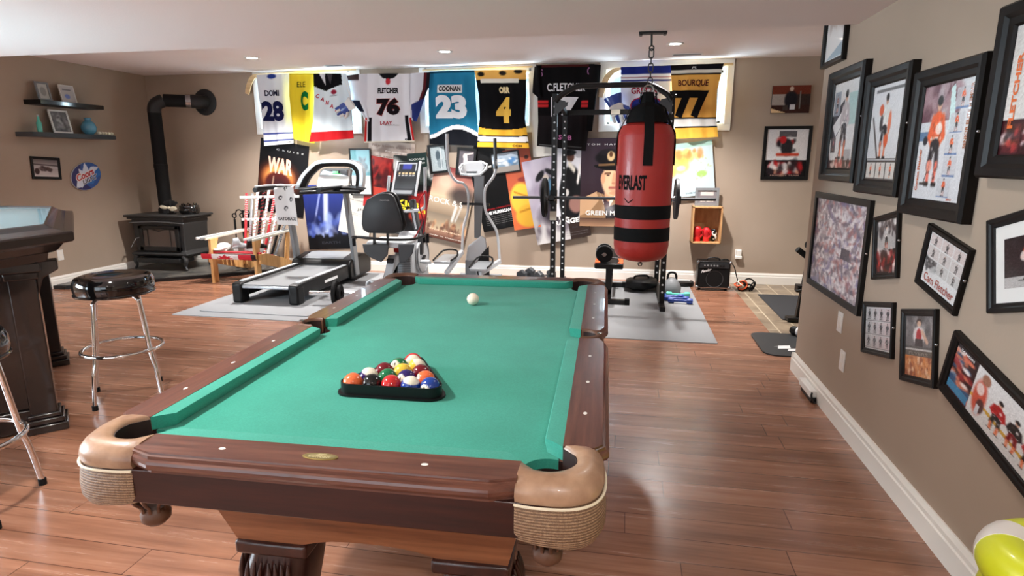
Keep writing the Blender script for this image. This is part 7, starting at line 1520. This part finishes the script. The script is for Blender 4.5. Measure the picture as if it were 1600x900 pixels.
def bglove(label, o, rz, m_='red_leather', s_=1.0):
    t = thing('boxing_glove', label, 'boxing glove', o, rot=(0, 0, rz)); b = MB()
    b.loft([[Vector((w*math.cos(a)*s_, d*math.sin(a)*s_, z*s_)) for a in [2*PI*k/20 for k in range(20)]] for z, w, d in ((.0, .035, .032), (.01, .044, .04), (.06, .040, .038), (.075, .042, .04), (.11, .056, .052), (.15, .058, .056), (.185, .048, .05), (.205, .028, .03))]); b.build('padding', m_, t, local=True, angle=70)
    b = MB(); b.tube(smoothpath([Vector(v)*s_ for v in ((.035, -.02, .06), (.062, -.03, .10), (.055, -.045, .145), (.035, -.052, .16))], 4), [.018*s_]*13, 0, 10); b.build('thumb', m_, t, local=True)
    b = MB(); b.lathe([(.042, .0), (.046, .002), (.046, .048), (.042, .05)], (0, 0, 0), sx=s_, sy=s_*.93, ring=True); b.build('cuff', 'red_plastic', t, local=True); return t
bglove('red boxing glove standing at the left inside the wall crate', (kx0+.072, YB-.10, kz0+.0165), .2, s_=.86)
bglove('red boxing glove leaning in the middle of the wall crate', (kx0+.174, YB-.10, kz0+.0165), -.1, s_=.80)
o = Vector((kx0+.268, YB-.10, kz0+.0165)); t = thing('hand_wrap', 'black and white hand wraps bundled at the right inside the crate', 'hand wraps', o)
for k in range(5): b = MB(); b.torus(o+Vector((-.012+.008*(k % 2), 0, .030+.022*k)), .020, .012, (.4*math.sin(k*2), .9, .3*math.cos(k)), seg=18, k=8); b.build('wrap', ('black', 'tape_white')[k % 2], t)
# amplifier
ax0, ax1, ay0, ay1, az1 = .845, 1.195, 6.96, 7.16, .335
t = thing('guitar_amplifier', 'black guitar amplifier with silver corners on the floor', 'amplifier', (1.02, 7.06, 0))
b = MB(); b.bb((ax0, ay0+.012, .022), (ax1, ay1, az1)); cab_ = b.build('cabinet', 'black', t, bevel=.006)
b = MB(); b.bb((ax0+.018, ay0+.004, .045), (ax1-.018, ay0+.014, az1-.085)); gr_ = b.build('grille', 'black_matte', t)
b = MB(); b.lathe([(.085, .0), (.095, .004), (.095, .0)], (1.03, ay0+.006, .135), (0, -1, 0), seg=40, ring=True); b.build('speaker_ring', 'dark_grey', gr_)
b = MB(); b.bb((ax0+.016, ay0+.0, az1-.075), (ax1-.016, ay0+.014, az1-.018)); pn = b.build('control_panel', 'charcoal', t)
for k in range(7): b = MB(); b.cyl((ax0+.07+.034*k, ay0-.006, az1-.045), .009, .014, (0, 1, 0), seg=16); b.build('knob', 'silver' if k < 5 else 'black', pn)
b = MB(); b.bb((ax0+.01, ay0-.002, .030), (ax1-.01, ay0+.012, .040)); b.build('trim_strip', 'steel', t)
for x in (ax0, ax1):
    for z in (.035, az1-.012): b = MB(); b.sph((x, ay0+.018, z), .020, seg=12); b.build('corner_guard', 'steel', t)
b = MB(); b.tube(smoothpath([(.95, 7.06, az1), (.965, 7.06, az1+.022), (1.02, 7.06, az1+.030), (1.075, 7.06, az1+.022), (1.09, 7.06, az1)], 5), .008); b.build('carry_handle', 'black', t)
p_ = Pic(4, 4, (10, 10, 11)); tv, tf, _, _ = text_geo('Fender', .05)
b = MB(); b.add([Vector((ax0+.045+(x*.105)*1.0-.012*(1-y), ay0+.001, az1-.135+y*.034+x*.028)) for x, y in tv], tf); b.build('logo', 'logo_white', gr_, smooth=False)
for x in (ax0+.03, ax1-.03):
    for y in (ay0+.04, ay1-.03): b = MB(); b.cyl((x, y, .011), .014, .022); b.build('foot', 'rubber', t)
t = thing('cable_pile', 'tangled heap of black and orange cables beside the amplifier', 'cables', (1.37, 7.05, 0)); R_ = random.Random(8)
for m_, n_, cx, cz, s_ in (('black_matte', 9, 1.40, .05, .10), ('orange', 3, 1.32, .08, .06), ('tan', 2, 1.36, .07, .06)):
    for k in range(n_):
        c_ = Vector((cx+R_.uniform(-s_, s_)*.7, 7.05+R_.uniform(-.06, .06), cz+R_.uniform(-.015, .03))); b = MB(); b.torus(c_, R_.uniform(.035, .06), .009, (R_.uniform(-1, 1), R_.uniform(-1, 1), R_.uniform(.2, 1)), seg=20, k=6); b.build('loop', m_, t)
b = MB(); b.tube(smoothpath([(1.10, 7.10, az1-.01), (1.17, 7.10, az1+.01), (1.25, 7.10, .27), (1.29, 7.10, .15), (1.31, 7.08, .08)], 6), .006); b.build('power_cord', 'black', t)
# inversion bench upright and bottle at the alcove edge
t = thing('workout_stand', 'black exercise frame with padded rollers, half hidden behind the right wall', 'exercise frame', (1.62, 5.68, .007))
b = MB(); b.bar((1.595, 5.70, .05), (1.655, 5.70, .70), .045, .055, up=(0, 1, 0)); b.build('upright', 'black_metal', t, bevel=.004)
b = MB(); b.bb((1.50, 5.66, .007), (1.80, 5.76, .045)); b.build('foot', 'black_metal', t, bevel=.006)
b = MB(); b.bar((1.60, 5.71, .03), (2.6, 5.9, .03), .05, .045); b.build('base_rail', 'black_metal', t, bevel=.004)
b = MB(); b.tube([(1.53, 5.68, .675), (1.63, 5.70, .60)], .026); b.build('foam_roller', 'black_matte', t); b = MB(); b.tube([(1.60, 5.66, .72), (1.74, 5.72, .70)], .032); b.build('foam_roller', 'black_matte', t)
b = MB(); b.bb((1.555, 5.65, .285), (1.66, 5.75, .35)); b.tube([(1.54, 5.64, .30), (1.60, 5.66, .31)], .012); b.build('adjuster', 'black_metal', t, bevel=.006)
q = Vector((1.53, 5.12, .0475)); t = thing('foam_roller', 'black roller with a white label lying on the black exercise mat', 'roller', q, rot=(0, 0, -.9))
b = MB(); b.lathe([(0, -.16), (.030, -.16), (.036, -.15), (.036, .16), (0, .16)], (0, 0, 0), (1, 0, 0)); b.build('cylinder', 'black', t, local=True); b = MB(); b.lathe([(.0363, -.10), (.0368, -.10), (.0368, -.03), (.0363, -.03)], (0, 0, 0), (1, 0, 0), ring=True); b.build('label_band', 'logo_white', t, local=True)
# lime padded bag in the lower right corner
o = Vector((1.025, 1.40, 0)); t = thing('lime_bag', 'lime yellow padded ring topped bag with a wide white band, lower right corner', 'bag', o)
b = MB(); b.lathe([(0, 0), (.14, 0), (.160, .02), (.166, .20), (.165, .44), (.150, .52), (.0, .52)], o, seg=48); b.build('body', 'lime', t)
b = MB(); N = 60; RM, rm = .115, .062
def tpt(a, p_, e=0): return o+Vector(((RM+(rm+e)*math.cos(p_))*math.cos(a), (RM+(rm+e)*math.cos(p_))*math.sin(a), 0.53+(rm+e)*math.sin(p_)))
b.torus(o+Vector((0, 0, 0.53)), RM, rm, seg=N, k=24); rg = b.build('rim_ring', 'lime', t)
for a0_, a1_ in ((2.15, 2.75), (.6, 1.25), (3.9, 4.6)):
    b = MB(); b.loft([[tpt(a0_+(a1_-a0_)*i/14, 2*PI*j/24, .0015) for j in range(24)] for i in range(15)]); b.build('white_band', 'white_plastic', rg)
